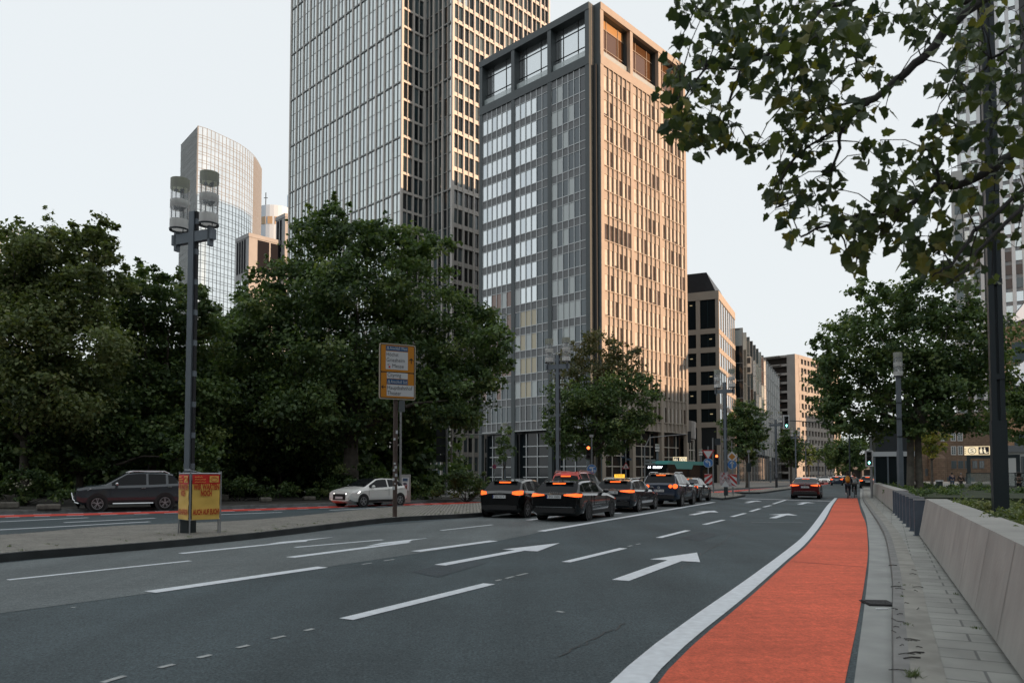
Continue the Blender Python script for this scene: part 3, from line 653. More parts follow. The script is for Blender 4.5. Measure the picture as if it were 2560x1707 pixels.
# ---- concrete shell of an unfinished block
oE = D(1992, 1187, 268); oE.z = 0; zE = HZ(884, 268, 1992)
tE = thing('concrete_shell', 'unfinished pale concrete shell building with empty window openings and open floors', 'building', oE, RZ)
m_ce = mat('shell_concrete', (.33, .305, .28), rough=.85, var=.08, vscale=.3)
g = MB(); g.aabb(1.6, 42, 1.6, 18, 0, zE - .6); g.build('core', mat('shell_dark', (.03, .024, .02), rough=.9), tE)
st = MB(); fE = 3.28; nE = int(zE // fE)
for i in range(nE + 1):
    z = zE - i * fE; st.aabb(3, 42.5, -.1, 1.7, max(z - 1.35, 0), z)
    st.aabb(-.1, 3.2, 3.0, 19, max(z - .9, 0), z - .1); st.aabb(-1.2, 1.7, 5.2, 19, z - .55, z - .2)
for k in range(14): st.aabb(4.2 + k * 2.95, 5.2 + k * 2.95, -.06, 1.65, 0, zE - .05)
st.aabb(-.05, 4.9, -.05, 3.0, 0, zE - .04); st.aabb(-.1, 2, 18, 20.5, 0, zE - .03)
st.build('concrete_frame', m_ce, tE)
g = MB()
for i in range(2, 8): g.box((.6, 9.5, zE - i * fE - 1.7), (.3, .5, 2.2)); g.aabb(-.1, .0, 5.4, 18, zE - i * fE - 2.2, zE - i * fE - 2.1)
g.build('safety_fence', mat('net_orange', (.55, .16, .05), rough=.7), tE)
g = MB()
for i in range(nE): g.quad((1.4, 1.5, zE - (i + 1) * fE), (3.3, -.14, zE - (i + 1) * fE), (3.3, -.14, zE - i * fE - 1.35), (1.4, 1.5, zE - i * fE - 1.35)) if i % 3 else None
g.build('boarded_opening', mat('board_brown', (.16, .12, .10)), tE)
# low arcade at the end of the street
oK = D(2035, 1187, 300); oK.z = 0
tK = thing('street_arcade', 'low grey arcade building closing the far end of the street', 'building', oK, R(-8))
g = MB(); g.aabb(0, 55, 2, 20, 0, 10); g.build('wall', mat('arcade_dark', (.05, .05, .05), rough=.7), tK)
g = MB(); g.aabb(-.5, 55.5, 0, 2.1, 3.8, 6.6); [g.aabb(k * 4.6, k * 4.6 + .7, .1, 2, 0, 3.9) for k in range(12)]; g.build('arcade_front', mat('arcade_grey', (.26, .24, .225), rough=.8), tK)

# ---- curved glass tower far left
oS = D(480, 1187, 320); oS.z = 0; zS = HZ(316, 320, 480)
tS = thing('curved_glass_tower', 'distant pale glass tower with one curved side and a sharp corner', 'skyscraper', oS)
ctr = [D(480, 1187, 320), D(506, 1187, 323), D(542.6, 1187, 329.4), D(585.7, 1187, 337.8), D(615.5, 1187, 347), D(632, 1187, 355.5), D(643.5, 1187, 366)]
cv = smooth([up(p - oS, 0) for p in ctr], 3); lw = D(437.5, 1187, 339) - oS; lw.z = 0
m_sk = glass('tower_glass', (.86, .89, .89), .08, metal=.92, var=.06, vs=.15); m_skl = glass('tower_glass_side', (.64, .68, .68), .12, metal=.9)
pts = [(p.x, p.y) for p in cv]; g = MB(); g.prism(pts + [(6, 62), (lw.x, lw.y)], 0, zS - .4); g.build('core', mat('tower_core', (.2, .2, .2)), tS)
WS = Wins(tS, 'window_band', [m_sk, m_skl]); gr = MB(); fS = 3.7; nS = int((zS - 60) / fS)
ex = [p * 1.0 + Vector((p.y * .0 + -.02, -.25, 0)) for p in cv]; el = [cv[0] + Vector((-.1, -.25, 0)), lw + Vector((-.3, -.2, 0))]
for i in range(int(zS / fS) + 1):
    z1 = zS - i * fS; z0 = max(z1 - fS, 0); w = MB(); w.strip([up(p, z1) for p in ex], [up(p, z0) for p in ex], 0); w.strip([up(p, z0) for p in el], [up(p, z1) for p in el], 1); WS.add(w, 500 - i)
    for zz in ((z1, z1 - 1.15) if i else (z1,)):
        gr.tube([up(p + Vector((0, -.05, 0)), zz) for p in ex], .10, 4); gr.tube([up(p, zz) for p in el], .09, 4)
WS.done()
for p in resamp(ex, 26): gr.box((p.x, p.y - .1, zS / 2), (.20, .18, zS))
for k in range(1, 22): p = el[0].lerp(el[1], k / 22); gr.box((p.x - .05, p.y - .1, zS / 2), (.12, .12, zS))
gr.box((ex[0].x, ex[0].y - .15, zS / 2), (.5, .3, zS)); gr.build('mullions', mat('tower_mullion', (.30, .30, .29), rough=.4), tS)
# ---- two stone blocks with dark louvres, white hall behind, glass block far left
def louvre_block(px, dep, ytop, wl, wr, label, nl=4, nr_=2):
    o = D(px, 1187, dep); o.z = 0; z = HZ(ytop, dep, px); t = thing('stone_block', label, 'office block', o, RZ, None)
    g = MB(); g.aabb(.1, wr, .1, wl, 0, z - .1); g.build('wall', mat('pale_stone', (.30, .30, .30), rough=.7, var=.05, vscale=.4), t)
    s = MB(); s.aabb(-.1, wr + .2, -.1, wl + .2, z - 1.2, z); s.build('parapet', mat('pale_stone', (.40, .37, .335)), t)
    lv = lambda: MB()
    bw = (wl - 2.4) / nl
    for k in range(nl):
        q = lv(); q.quad((-.02, 2.2 + (k + 1) * bw - .7, z - 12), (-.02, 2.2 + k * bw, z - 12), (-.02, 2.2 + k * bw, z - 1.6), (-.02, 2.2 + (k + 1) * bw - .7, z - 1.6)); q.build('louvre', mat('louvre_black', (.016, .016, .02), rough=.9, spec=.05), t)
        for j in range(4):
            q = lv(); zz = z - 14.5 - j * 9; q.quad((-.02, 2.2 + (k + 1) * bw - .7, zz - 8), (-.02, 2.2 + k * bw, zz - 8), (-.02, 2.2 + k * bw, zz), (-.02, 2.2 + (k + 1) * bw - .7, zz), 0 if j < 1 else 1); q.build('window', [gl_sky2, pn[7]], t)
    bw = (wr - 3.5) / nr_
    for k in range(nr_):
        q = lv(); q.quad((3 + k * bw, -.02, z - 12), (3 + (k + 1) * bw - .6, -.02, z - 12), (3 + (k + 1) * bw - .6, -.02, z - 1.6), (3 + k * bw, -.02, z - 1.6)); q.build('louvre', mat('louvre_black', (.016, .016, .02)), t)
louvre_block(613, 230, 582, 9.0, 12.5, 'pale stone block with black louvre panels on top, left of the tall ribbed skyscraper')
louvre_block(704, 236, 533, 6.0, 8.0, 'narrow stone block with black louvres touching the edge of the ribbed skyscraper', 2, 1)
oW = D(668, 1187, 400); oW.z = 0; zW = HZ(505, 400, 668)
tW = thing('white_round_block', 'white round-topped distant block with a row of tan windows, behind the curved tower', 'building', oW)
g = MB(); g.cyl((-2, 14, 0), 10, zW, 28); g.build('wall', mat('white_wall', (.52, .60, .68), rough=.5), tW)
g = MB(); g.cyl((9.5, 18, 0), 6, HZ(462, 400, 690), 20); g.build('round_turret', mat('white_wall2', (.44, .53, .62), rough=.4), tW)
for k in range(6):
    a = R(205 + k * 22); g = MB(); c = Vector((-2 + 10.05 * math.cos(a), 14 + 10.05 * math.sin(a), zW - 8.6)); g.box(c, (.2, 2.6, 4.2), a); g.build('window', mat('tan_glass', (.42, .30, .18), rough=.3), tW)
g = MB(); g.cyl((-6.3, 10, zW), .25, 9, 6); g.box((-6.3, 10, zW + 6), (2.2, .3, .3)); g.build('antenna', m_core, tW)
oL = D(20, 1187, 330); oL.z = 0; zL = HZ(575, 330, 20)
tL = thing('pale_glass_block', 'pale glass office block peeking over the treetops at the left edge', 'office block', oL)
g = MB(); g.aabb(-30, 7, 0, 20, 0, zL); g.build('wall', m_sk, tL)
g = MB(); [g.aabb(-30 + k * 2.6, -29.8 + k * 2.6, -.2, -.02, 0, zL) for k in range(15)]; [g.aabb(-30, 7, -.25, -.02, zL - k * 3.6 - .2, zL - k * 3.6) for k in range(12)]; g.build('mullions', mat('tower_mullion', (.22, .22, .21)), tL)

# ---- right side: white striped tower, brick block, kiosk, glass pavilion
oT = D(2414, 1187, 205); oT.z = 0
tT = thing('white_striped_tower', 'white ribbed high-rise at the right edge behind the plane tree', 'skyscraper', oT, R(-32))
g = MB(); g.aabb(.3, 60, .4, 40, 0, 150); g.build('core', mat('tower_core2', (.30, .31, .32), rough=.4), tT)
WT = Wins(tT, 'window', [gl_sky2, pn[0], gl_brown, gl_mid]); rb = MB(); rT = random.Random(9)
for k in range(20):
    x = k * 2.4; rb.aabb(x, x + .85, -.5, .4, 0, 150)
    if k in (2, 6, 11): rb.aabb(x + .86, x + 2.39, -.1, .3, 0, 150, 1)
    for i in range(38):
        z = 4 + i * 3.7; w = MB(); up_ = i > 16; mi = rT.choice([0, 1, 1]) if up_ else rT.choice([0, 2, 2, 3, 1])
        if k in (2, 6, 11): continue
        w.quad((x + .85, .1, z), (x + 2.4, .1, z), (x + 2.4, .1, z + 2.6), (x + .85, .1, z + 2.6), mi); WT.add(w, 60 - abs(i - 18) - k)
WT.done(); rb.build('ribs', [mat('white_rib', (.62, .63, .64), rough=.6), m_core], tT)
oT2 = D(2398, 1187, 190); oT2.z = 0
tT2 = thing('grey_side_block', 'grey ribbed lower block in front of the white high-rise', 'office block', oT2, R(-30))
zq = HZ(430, 190, 2398); g = MB(); g.aabb(0, 2.6, 0, 12, 0, zq); g.build('wall', mat('side_grey', (.42, .42, .41), rough=.7), tT2)
g = MB(); [g.quad((.5, -.02, 6 + i * 3.7), (2.1, -.02, 6 + i * 3.7), (2.1, -.02, 8.4 + i * 3.7), (.5, -.02, 8.4 + i * 3.7)) for i in range(int((zq - 10) / 3.7))]; g.build('window_column', gl_mid, tT2)
m_brick = pavers('sandstone_blocks', (.185, .125, .085), (.09, .065, .05), 1.1, .5, mortar=.03)
for nd in m_brick.node_tree.nodes:
    if nd.type == 'MAPPING': nd.inputs['Rotation'].default_value = (R(90), 0, 0)
oH = D(2290, 1187, 178); oH.z = 0
tH = thing('sandstone_house', 'brown sandstone house with white barred windows beneath the plane trees', 'house', oH, R(-6))
zH = HZ(1040, 178, 2400); g = MB(); g.aabb(0, 26, 0, 14, 0, zH); g.build('wall', m_brick, tH)
g = MB(); g.aabb(-.3, 26.3, -.4, 14.4, zH, zH + .6); g.build('cornice', mat('stone_cornice', (.2, .15, .11)), tH)
m_wf = mat('window_white', (.6, .61, .6)); 
def hwin(px, py, wpx, hpx, bars=True, fm=m_wf):
    k = 178 / F; x = (px - 2290) * k; z = HZ(py, 178, px); w, h = wpx * k, hpx * k; f = MB()
    f.aabb(x - w / 2 - .15, x + w / 2 + .15, -.08, .02, z - h / 2 - .2, z + h / 2 + .15)
    fo = f.build('window', fm, tH); g = MB(); g.quad((x - w / 2, -.1, z - h / 2), (x + w / 2, -.1, z - h / 2), (x + w / 2, -.1, z + h / 2), (x - w / 2, -.1, z + h / 2))
    go = g.build('pane', gl_mid, fo); b = MB(); b.aabb(x - .05, x + .05, -.13, -.11, z - h / 2, z + h / 2)
    for q in (-.25, 0, .25): b.aabb(x - w / 2, x + w / 2, -.13, -.11, z + q * h - .04, z + q * h + .04)
    b.build('bars', fm, fo)
for px in (2356, 2380, 2396): hwin(px, 1092, 9, 17)
for px in (2328, 2380, 2396, 2478): hwin(px, 1126, 9, 18)
m_dw = mat('window_darkframe', (.10, .11, .115))
for px in (2380, 2396, 2412, 2429, 2445): hwin(px, 1161, 9, 16, fm=m_dw)
for px in (2317, 2478): hwin(px, 1180, 7, 15, fm=m_dw)
for px in (2366, 2412, 2420): hwin(px, 1197, 12, 7, fm=m_dw)
bo = MB(); c = (2340 - 2290) * 178 / F; bo.cyl((c, .3, 0), 2.2, HZ(1150, 178), 16); bo.ball((c, .3, HZ(1150, 178)), (2.2, 2.2, 1.6), 14); bo.build('round_bay', m_brick, tH)
# white kiosk and glass canopies at the right edge
oQ = D(2518, 1187, 72); oQ.z = .1
tQ = thing('white_kiosk', 'white rendered pavilion with dark window at the right edge of the plaza', 'pavilion', oQ, R(-20))
g = MB(); g.aabb(0, 9, 0, 6, 0, 3.7); g.build('wall', mat('white_render', (.50, .51, .50), rough=.8), tQ)
g = MB(); g.aabb(-.3, 9.3, -.3, 6.3, 3.7, 4.35); g.build('roof', mat('kiosk_roof', (.17, .18, .19), rough=.5, metal=.3), tQ)
g = MB(); g.aabb(1.15, 3.6, -.06, .02, .55, 3.3); f_ = g.build('window', mat('window_darkframe', (.10, .11, .115)), tQ); g = MB(); g.aabb(1.35, 3.4, -.09, -.07, .75, 3.1); g.build('pane', gl_mid, f_)
tR = thing('canopy_podium', 'tan stone podium with two sloping white glass canopies at the right edge', 'building', up(D(2522, 1187, 120), 0), R(-25))
g = MB(); g.aabb(.6, 22, 2, 14, 0, 26); g.build('wall', mat('podium_tan', (.42, .25, .15), rough=.6, var=.2, vscale=.4), tR)
g = MB(); [g.quad((1.2 + k * 3, 1.97, 5 + j * 5), (3.4 + k * 3, 1.97, 5 + j * 5), (3.4 + k * 3, 1.97, 8.4 + j * 5), (1.2 + k * 3, 1.97, 8.4 + j * 5)) for k in range(5) for j in range(4)]; g.build('window_bank', gl_mid, tR)
_cn = Matrix.Rotation(R(25), 3, 'Z')
for low, top_ in (([(2532, 963, 94), (2660, 990, 94)], [(2515, 924, 99), (2660, 853, 99)]), ([(2517, 812, 94), (2660, 775, 94)], [(2517.5, 809, 99), (2660, 636, 99)])):
    a, b, c, d = [_cn @ (D(*p) - tR.location) for p in low + top_[::-1]]; th = Vector((0, 0, -.12))
    g = MB(); g.quad(a, b, c, d); g.quad(d + th, c + th, b + th, a + th); c_ = g.build('canopy', mat('canopy_glass', (.74, .76, .80), rough=.15, spec=.8), tR)
    q = MB(); [q.tube([a.lerp(b, k / 9) + Vector((0, -.06, .04)), d.lerp(c, k / 9 ) + Vector((0, -.06, .04))], .06, 4) for k in range(10)]; [q.tube([a.lerp(d, s) + Vector((0, -.06, .04)), b.lerp(c, s) + Vector((0, -.06, .04))], .06, 4) for s in (0, .33, .67, 1)]; q.build('canopy_bars', m_core, c_)
oG = D(2186, 1187, 72); oG.z = .1
tG = thing('glass_lift_house', 'dark glass station pavilion with pale roof beam beside the green traffic light', 'pavilion', oG, R(-22))
g = MB(); g.aabb(0, 3.4, .2, 6, 0, 3.3); g.build('glazing', gl_dark, tG)
g = MB(); g.aabb(-.15, 3.6, 0, 6.2, 3.3, 3.75); g.build('roof_beam', mat('beam_pale', (.42, .44, .46), rough=.5), tG)
g = MB(); g.aabb(.2, 3.3, .8, 6, 3.75, 6.2); g.build('upper_box', mat('upper_dark', (.03, .034, .038), rough=.3), tG)
g = MB(); [g.box((x, .12, 1.65), (.14, .14, 3.3)) for x in (.05, 1.2, 2.3, 3.35)]; g.build('mullions', mat('mullion_blue', (.10, .12, .14), rough=.4), tG)

# ---- buildings outside the picture to the right that keep the street in evening shade
def shade_block(lab, x0, x1, y0, y1, h):
    t = thing('office_block', lab, 'office block', (x0, y0, 0)); w, d = x1 - x0, y1 - y0
    g = MB(); g.aabb(0, w, 0, d, 0, h); g.build('wall', mat('shade_stone', (.11, .11, .105), rough=.8), t)
    g = MB(); n = int(d / 6)
    for k in range(n):
        for z in range(4, int(h) - 3, 4): g.quad((-.03, 1.5 + k * 6, z), (-.03, 5.5 + k * 6, z), (-.03, 5.5 + k * 6, z + 2.3), (-.03, 1.5 + k * 6, z + 2.3))
    g.build('window_bank', gl_mid, t)
    g = MB(); g.aabb(-.4, w + .4, -.4, d + .4, h, h + .8); g.build('roof', mat('roof_grey', (.16, .16, .16)), t)
shade_block('tall office block beyond the right edge of the plaza', 104, 130, -190, 44, 88)
shade_block('low office block beyond the right edge of the plaza', 108, 128, 46, 126, 21)
shade_block('office block beside the sandstone house, outside the picture', 150, 170, 138, 176, 26)
shade_block('office block far down the street, outside the picture', 186, 206, 243, 262, 30)
shade_block('office row behind the viewer on the near side of the crossing', -90, 90, -80, -52, 30)
shade_block('office block behind the viewer at the left', -110, -70, -50, 14, 26)
shade_block('tall bank block behind the viewer', -30, 20, -130, -95, 90)
# ------------------------------------------------------------------ vehicles (local x forward, y left)
m_glassc = mat('car_glass', (.012, .014, .016), rough=.04, spec=.16); m_tyre = mat('tyre_rubber', (.012, .012, .012), rough=.85); m_rim = mat('rim_alloy', (.36, .37, .38), rough=.4, metal=.35)
m_rimd = mat('rim_dark', (.05, .05, .055), rough=.3, metal=.8); m_trim = mat('trim_black', (.012, .012, .013), rough=.5); m_chrome = mat('chrome', (.62, .63, .64), rough=.15, metal=1.)
m_tail = mat('tail_lamp_lit', (.7, .10, .03), rough=.2, emit=.62, ecol=(1, .115, .02)); m_tailr = mat('tail_lamp', (.35, .02, .015), rough=.15, coat=1.)
m_brake = mat('brake_lamp_lit', (.7, .1, .03), emit=.7, ecol=(1, .125, .02)); m_head = mat('head_lamp', (.55, .57, .58), rough=.1, spec=.9); m_headl = mat('head_lamp_lit', (1, 1, 1), emit=3.0, ecol=(1, .97, .92))
m_ind = mat('indicator_lit', (1, .4, .05), emit=2.5, ecol=(1, .45, .08)); m_plate = mat('plate_white', (.62, .63, .64), rough=.4); m_ink = mat('ink_black', (.01, .01, .01), rough=.5)
def paint(n, c): return mat('paint_' + n, c, rough=.22, spec=.3, coat=1.)
def lerpk(tab, x):
    if x <= tab[0][0]: return tab[0][1]
    for (a, p), (b, q) in zip(tab, tab[1:]):
        if x <= b:
            t = (x - a) / (b - a); return p + (q - p) * t
    return tab[-1][1]
BODY = {  # name: length, width, wheelbase, front overhang, wheel radius, top outline (x from nose), cowl, roof front, roof rear, rear glass foot, belt table, floor
 'suv':   (4.34, 1.80, 2.67, .84, .345, [(0, .62), (.06, .98), (.5, 1.08), (1.15, 1.14), (1.98, 1.60), (2.5, 1.645), (3.5, 1.62), (3.85, 1.56), (4.2, 1.12), (4.30, 1.05), (4.34, .6)], 1.15, 1.98, 3.80, 4.20, [(0, 1.0), (1.2, 1.06), (3, 1.10), (4.3, 1.16)], .30),
 'big_suv': (4.75, 1.93, 2.86, .9, .37, [(0, .65), (.06, .95), (.5, 1.08), (1.25, 1.17), (2.1, 1.66), (2.7, 1.72), (3.9, 1.69), (4.25, 1.62), (4.62, 1.20), (4.72, 1.10), (4.75, .6)], 1.25, 2.1, 4.22, 4.62, [(0, 1.0), (1.3, 1.08), (3, 1.12), (4.7, 1.18)], .30),
 'hatch': (3.97, 1.74, 2.53, .82, .31, [(0, .5), (.08, .78), (.4, .90), (1.0, 1.02), (1.85, 1.42), (2.3, 1.455), (3.0, 1.43), (3.4, 1.36), (3.82, 1.00), (3.93, .92), (3.97, .5)], 1.0, 1.85, 3.4, 3.80, [(0, .8), (1, .93), (2.5, .98), (3.9, 1.05)], .20),
 'wagon': (4.72, 1.84, 2.82, .88, .33, [(0, .5), (.06, .70), (.5, .86), (1.45, 1.00), (2.25, 1.39), (2.8, 1.435), (3.8, 1.40), (4.15, 1.34), (4.58, .98), (4.70, .92), (4.72, .5)], 1.45, 2.25, 4.15, 4.57, [(0, .72), (1.4, .93), (3, .97), (4.7, 1.01)], .19),
 'sedan': (4.90, 1.86, 2.95, .88, .34, [(0, .5), (.06, .70), (.5, .87), (1.5, 1.01), (2.35, 1.42), (2.9, 1.465), (3.4, 1.43), (3.7, 1.36), (4.3, 1.10), (4.8, 1.07), (4.88, .95), (4.90, .5)], 1.5, 2.35, 3.68, 4.3, [(0, .74), (1.5, .95), (3, .99), (4.4, 1.03), (4.9, 1.0)], .19),
 'van':   (4.50, 1.79, 2.68, .88, .32, [(0, .55), (.06, .8), (.5, .98), (1.1, 1.12), (1.95, 1.68), (2.5, 1.76), (4.0, 1.75), (4.30, 1.68), (4.33, 1.56), (4.42, 1.08), (4.47, 1.0), (4.50, .5)], 1.1, 1.95, 4.325, 4.42, [(0, .8), (1.1, 1.02), (3, 1.06), (4.5, 1.08)], .22),
}
def car(kind, body, loc, rz, name, label, plate=None, lit=False, head=None, rim=None, roof=None, rails=None, detail=True, group=None, clad=False, rearplate=None):
    L, Wd, wb, fo, wr, top, xc, xr, xe, xg, belt, zb = BODY[kind]; hwid = Wd / 2
    t = thing(name, label, 'van' if kind == 'van' else 'car', loc, rz, group)
    xs = sorted(set([round(i * L / 44, 3) for i in range(45)] + [q[0] for q in top] + [xc, xr, xe, xg, xr + (xe - xr) * .42, xr + (xe - xr) * .42 + .09, xe - .25, xe - .15]))
    X = lambda x: L / 2 - x
    def width(x):
        e = min(x / .45, 1); r = min((L - x) / .5, 1)
        return hwid * (.87 + .13 * math.sqrt(max(0, 1 - (1 - e) ** 2))) * (.86 + .14 * math.sqrt(max(0, 1 - (1 - r) ** 2)))
    rows = []
    for x in xs:
        zt = lerpk(top, x); w = width(x); b = min(lerpk(belt, x), zt - .03); e = min(min(x, L - x) / .25, 1); z0 = zb + .12 * (1 - e)
        cab = max(0, zt - .07 - b); wr_ = max(.3 * w, w * .925 - cab * .36 - .015); zs = max(b + .004, zt - .075)
        rows.append([(0, z0), (.80 * w, z0), (.965 * w, z0 + .10), (w, z0 + .28), (w * .995, (b + z0 + .28) * .55), (w * .992, b - .10), (w * .925, b), (wr_, zs), (wr_ - .07, zt - .022), (wr_ * .55, zt), (0, zt + .012)])
    B = MB(); WS_ = MB(); RW = MB(); SW = {1: [MB(), MB(), MB()], -1: [MB(), MB(), MB()]}; RF = MB()
    bp0 = xr + (xe - xr) * .42
    for i in range(len(xs) - 1):
        xa, xb_ = xs[i], xs[i + 1]; xm = (xa + xb_) / 2
        for s in (1, -1):
            for k in range(10):
                p = [(X(xa), s * rows[i][k][0], rows[i][k][1]), (X(xb_), s * rows[i + 1][k][0], rows[i + 1][k][1]), (X(xb_), s * rows[i + 1][k + 1][0], rows[i + 1][k + 1][1]), (X(xa), s * rows[i][k + 1][0], rows[i][k + 1][1])]
                if s < 0: p = p[::-1]
                cabh = min(rows[i][7][1] - rows[i][6][1], rows[i + 1][7][1] - rows[i + 1][6][1])
                dst = B
                if k >= 8 and xc < xm < xr - .0: dst = WS_
                elif k >= 8 and xe < xm < xg: dst = RW
                elif k == 6 and max(rows[i][7][1] - rows[i][6][1], rows[i + 1][7][1] - rows[i + 1][6][1]) > .12 and xc + .28 < xm < xg - .15 and not (bp0 < xm < bp0 + .09) and not (xe - .25 < xm < xe - .15 and kind != 'sedan'):
                    dst = SW[s][0 if xm < bp0 else (1 if xm < xe - .2 else 2)]
                elif k >= 8 and xr <= xm <= xe: dst = RF
                dst.quad(*p)
    for q, xq in ((0, xs[0]), (-1, xs[-1])):
        r = rows[q]; P = [(X(xq), y, z) for y, z in r] + [(X(xq), -y, z) for y, z in r[::-1][1:-1]]
        B.poly(P[::-1] if q == 0 else P)
    bo = B.build('body', body, t, smooth=False)
    for p in bo.data.polygons: p.use_smooth = len(p.vertices) == 4
    if RF.f: RF.build('roof', roof or body, t, smooth=True)
    WS_.build('windscreen', m_glassc, t, smooth=True); RW.build('rear_window', m_glassc, t, smooth=True)
    for s in (1, -1):
        for m in SW[s]:
            if m.f: m.build('side_window', m_glassc, t)
    for wx in (fo, fo + wb):
        for s in (1, -1):
            y = s * (hwid - .115); g = MB(); c = Vector((X(wx), y, wr))
            ah = MB(); pr = [(wr + .055) * 1.0, .0]; ah.disc((X(wx), s * (width(wx) + .006), wr + .012), wr + .055, (0, s, 0), 24)
            ah.build('wheel_arch', m_trim, t)
            wh = MB(); prof = [(.62 * wr, -.10), (.93 * wr, -.115), (wr, -.07), (wr, .07), (.93 * wr, .122), (.66 * wr, .125), (.64 * wr, .10)]
            n = 24; vs = [(c.x + r * math.cos(2 * math.pi * k / n), y + s * h, wr + r * math.sin(2 * math.pi * k / n)) for r, h in prof for k in range(n)]
            wh.add(vs, [(i * n + k, i * n + (k + 1) % n, (i + 1) * n + (k + 1) % n, (i + 1) * n + k) for i in range(len(prof) - 1) for k in range(n)])
            wo = wh.build('wheel', m_tyre, t, smooth=True)
            rm = MB(); rm.disc((c.x, y + s * .095, wr), .655 * wr, (0, s, 0), 24, 1); rm.disc((c.x, y + s * .124, wr), .67 * wr, (0, s, 0), 24, 0, .60 * wr)
            for k in range(5 if detail else 0):
                for dd in (-.16, .16):
                    a = 2 * math.pi * k / 5 + .3 + dd; rm.box((c.x + .36 * wr * math.cos(a), y + s * .112, wr + .36 * wr * math.sin(a)), (.50 * wr, .02, .065 * wr), mi=0, M=Matrix.Rotation(-a, 3, 'Y'))
            rm.disc((c.x, y + s * .126, wr), .14 * wr, (0, s, 0), 12, 0); rm.build('rim', [rim or m_rim, m_trim], wo)
    zt_, bz = lerpk(belt, L - .1), 0
    for s in (1, -1):
        g = MB(); y0 = hwid * (.54 if kind not in ('van', 'hatch') else .60); y1 = hwid * .905
        if kind == 'van': g.box((X(L) + .03, s * hwid * .80, 1.0), (.10, .15, .62))
        elif kind == 'big_suv':
            for yy, rr in ((.84, .115), (.60, .085)): g.tube([(X(L) + .10, s * hwid * yy, zt_ - .14), (X(L) - .012, s * hwid * yy, zt_ - .14)], rr, 16)
        elif kind in ('wagon', 'sedan'):
            g.add([(X(L) - .02, s * y0 * .72, zt_ - .11), (X(L) - .02, s * y1 * .93, zt_ - .155), (X(L) + .22, s * hwid * 1.0, zt_ - .15), (X(L) + .30, s * hwid * 1.0, zt_ - .06), (X(L) + .00, s * y1 * .93, zt_ - .03), (X(L) - .02, s * y0 * .72, zt_ - .07)], [(0, 1, 4, 5), (1, 2, 3, 4)] if s < 0 else [(5, 4, 1, 0), (4, 3, 2, 1)])
        else:
            g.add([(X(L) - .02, s * y0 * 1.0, zt_ - .16), (X(L) - .02, s * y1 * .94, zt_ - .19), (X(L) + .20, s * hwid * 1.0, zt_ - .17), (X(L) + .24, s * hwid * 1.0, zt_ - .02), (X(L) + .00, s * y1 * .94, zt_ - .02), (X(L) - .02, s * y0 * 1.0, zt_ - .06)], [(0, 1, 4, 5), (1, 2, 3, 4)] if s < 0 else [(5, 4, 1, 0), (4, 3, 2, 1)])
        g.build('tail_light', m_tail if lit else m_tailr, t)
        g = MB(); zh = lerpk(top, .25) - .13; h = .075
        g.add([(X(.03), s * hwid * .50, zh - .06), (X(.12), s * hwid * .80, zh - h), (X(.45), s * (width(.45) + .008), zh - .01), (X(.62), s * (width(.62) + .008), zh + .07), (X(.30), s * hwid * .86, zh + .085), (X(.06), s * hwid * .52, zh - .005)], [(0, 1, 4, 5), (1, 2, 3, 4)] if s > 0 else [(5, 4, 1, 0), (4, 3, 2, 1)])
        g.build('headlight', m_headl if head == 'lit' else m_head, t)
        g = MB(); xm = xc + .42; bm = lerpk(belt, xm); g.ball((X(xm), s * (hwid + .06), bm + .07), (.07, .12, .08), 10); g.box((X(xm), s * (hwid - .03), bm + .02), (.05, .12, .03)); g.build('mirror', body if not clad else m_chrome, t, smooth=True)
        if detail:
            for xd in (bp0 - .12, bp0 + .95):
                g = MB(); g.box((X(xd), s * (hwid * .99 + .012), lerpk(belt, xd) - .13), (.19, .03, .03)); g.build('door_handle', m_chrome if clad else body, t)
            g = MB()
            for xd in (xc + .18, bp0 + .05, min(fo + wb - .30, bp0 + 1.0)): g.box((X(xd), s * (hwid * .999 + .001), (lerpk(belt, xd) + zb + .25) / 2), (.008, .012, lerpk(belt, xd) - zb - .42))
            if kind in ('wagon', 'sedan', 'big_suv'):
                q_ = MB(); P_ = [x for x in xs if xc + .3 < x < xg - .15]; q_.tube([(X(x), s * (width(x) * .940), lerpk(belt, x) + .012) for x in P_], .011, 5); q_.build('belt_glint_trim', m_chrome, t)  # chrome strip added to imitate the bright sky reflection along the belt
            g.box((X(fo + wb / 2), s * (hwid * .985), zb + .10), (wb - 2 * wr - .14, .05, .12)); g.build('door_seams', m_trim, t)
        if rails:
            g = MB(); z = lerpk(top, xr + .2); y = s * (hwid * .955 - .22 - .05)
            g.tube([(X(xr + .05), y, z - .02), (X(xr + .22), y, z + .055), (X(xe - .3), y, lerpk(top, xe - .3) + .05), (X(xe - .08), y, lerpk(top, xe - .08) - .01)], .022, 6); g.build('roof_rail', rails, t)
    # plates, lamps, grille, bumpers
    pz = .86 if kind in ('wagon', 'sedan') else (.80 if kind == 'hatch' else .82); pxr = X(L) - .03
    if kind == 'sedan': pz = .80
    g = MB(); g.box((pxr, 0, pz), (.025, .52, .115)); po = g.build('number_plate', m_plate, t)
    if plate or rearplate:
        tx = MB(); tx.text(plate or rearplate, (pxr - .014, .245, pz - .035), (0, -1, 0), (0, 0, 1), .075, width=.46); tx.build('plate_text', m_ink, po)
        for s_ in (1,): tx = MB(); tx.box((pxr - .0145, .25, pz), (.003, .02, .11)); tx.build('plate_band', mat('eu_blue', (.02, .06, .35)), po)
    g = MB(); g.box((X(0) + .012, 0, .48 if kind != 'suv' else .60), (.03, .52, .115)); fp = g.build('number_plate', m_plate, t)
    g = MB(); zg = .52 if kind != 'suv' else .66; g.box((X(0) + .0, 0, zg), (.02, hwid * 1.05, .30)); g.build('grille', m_trim, t)
    g = MB(); z = lerpk(top, xe) - .02
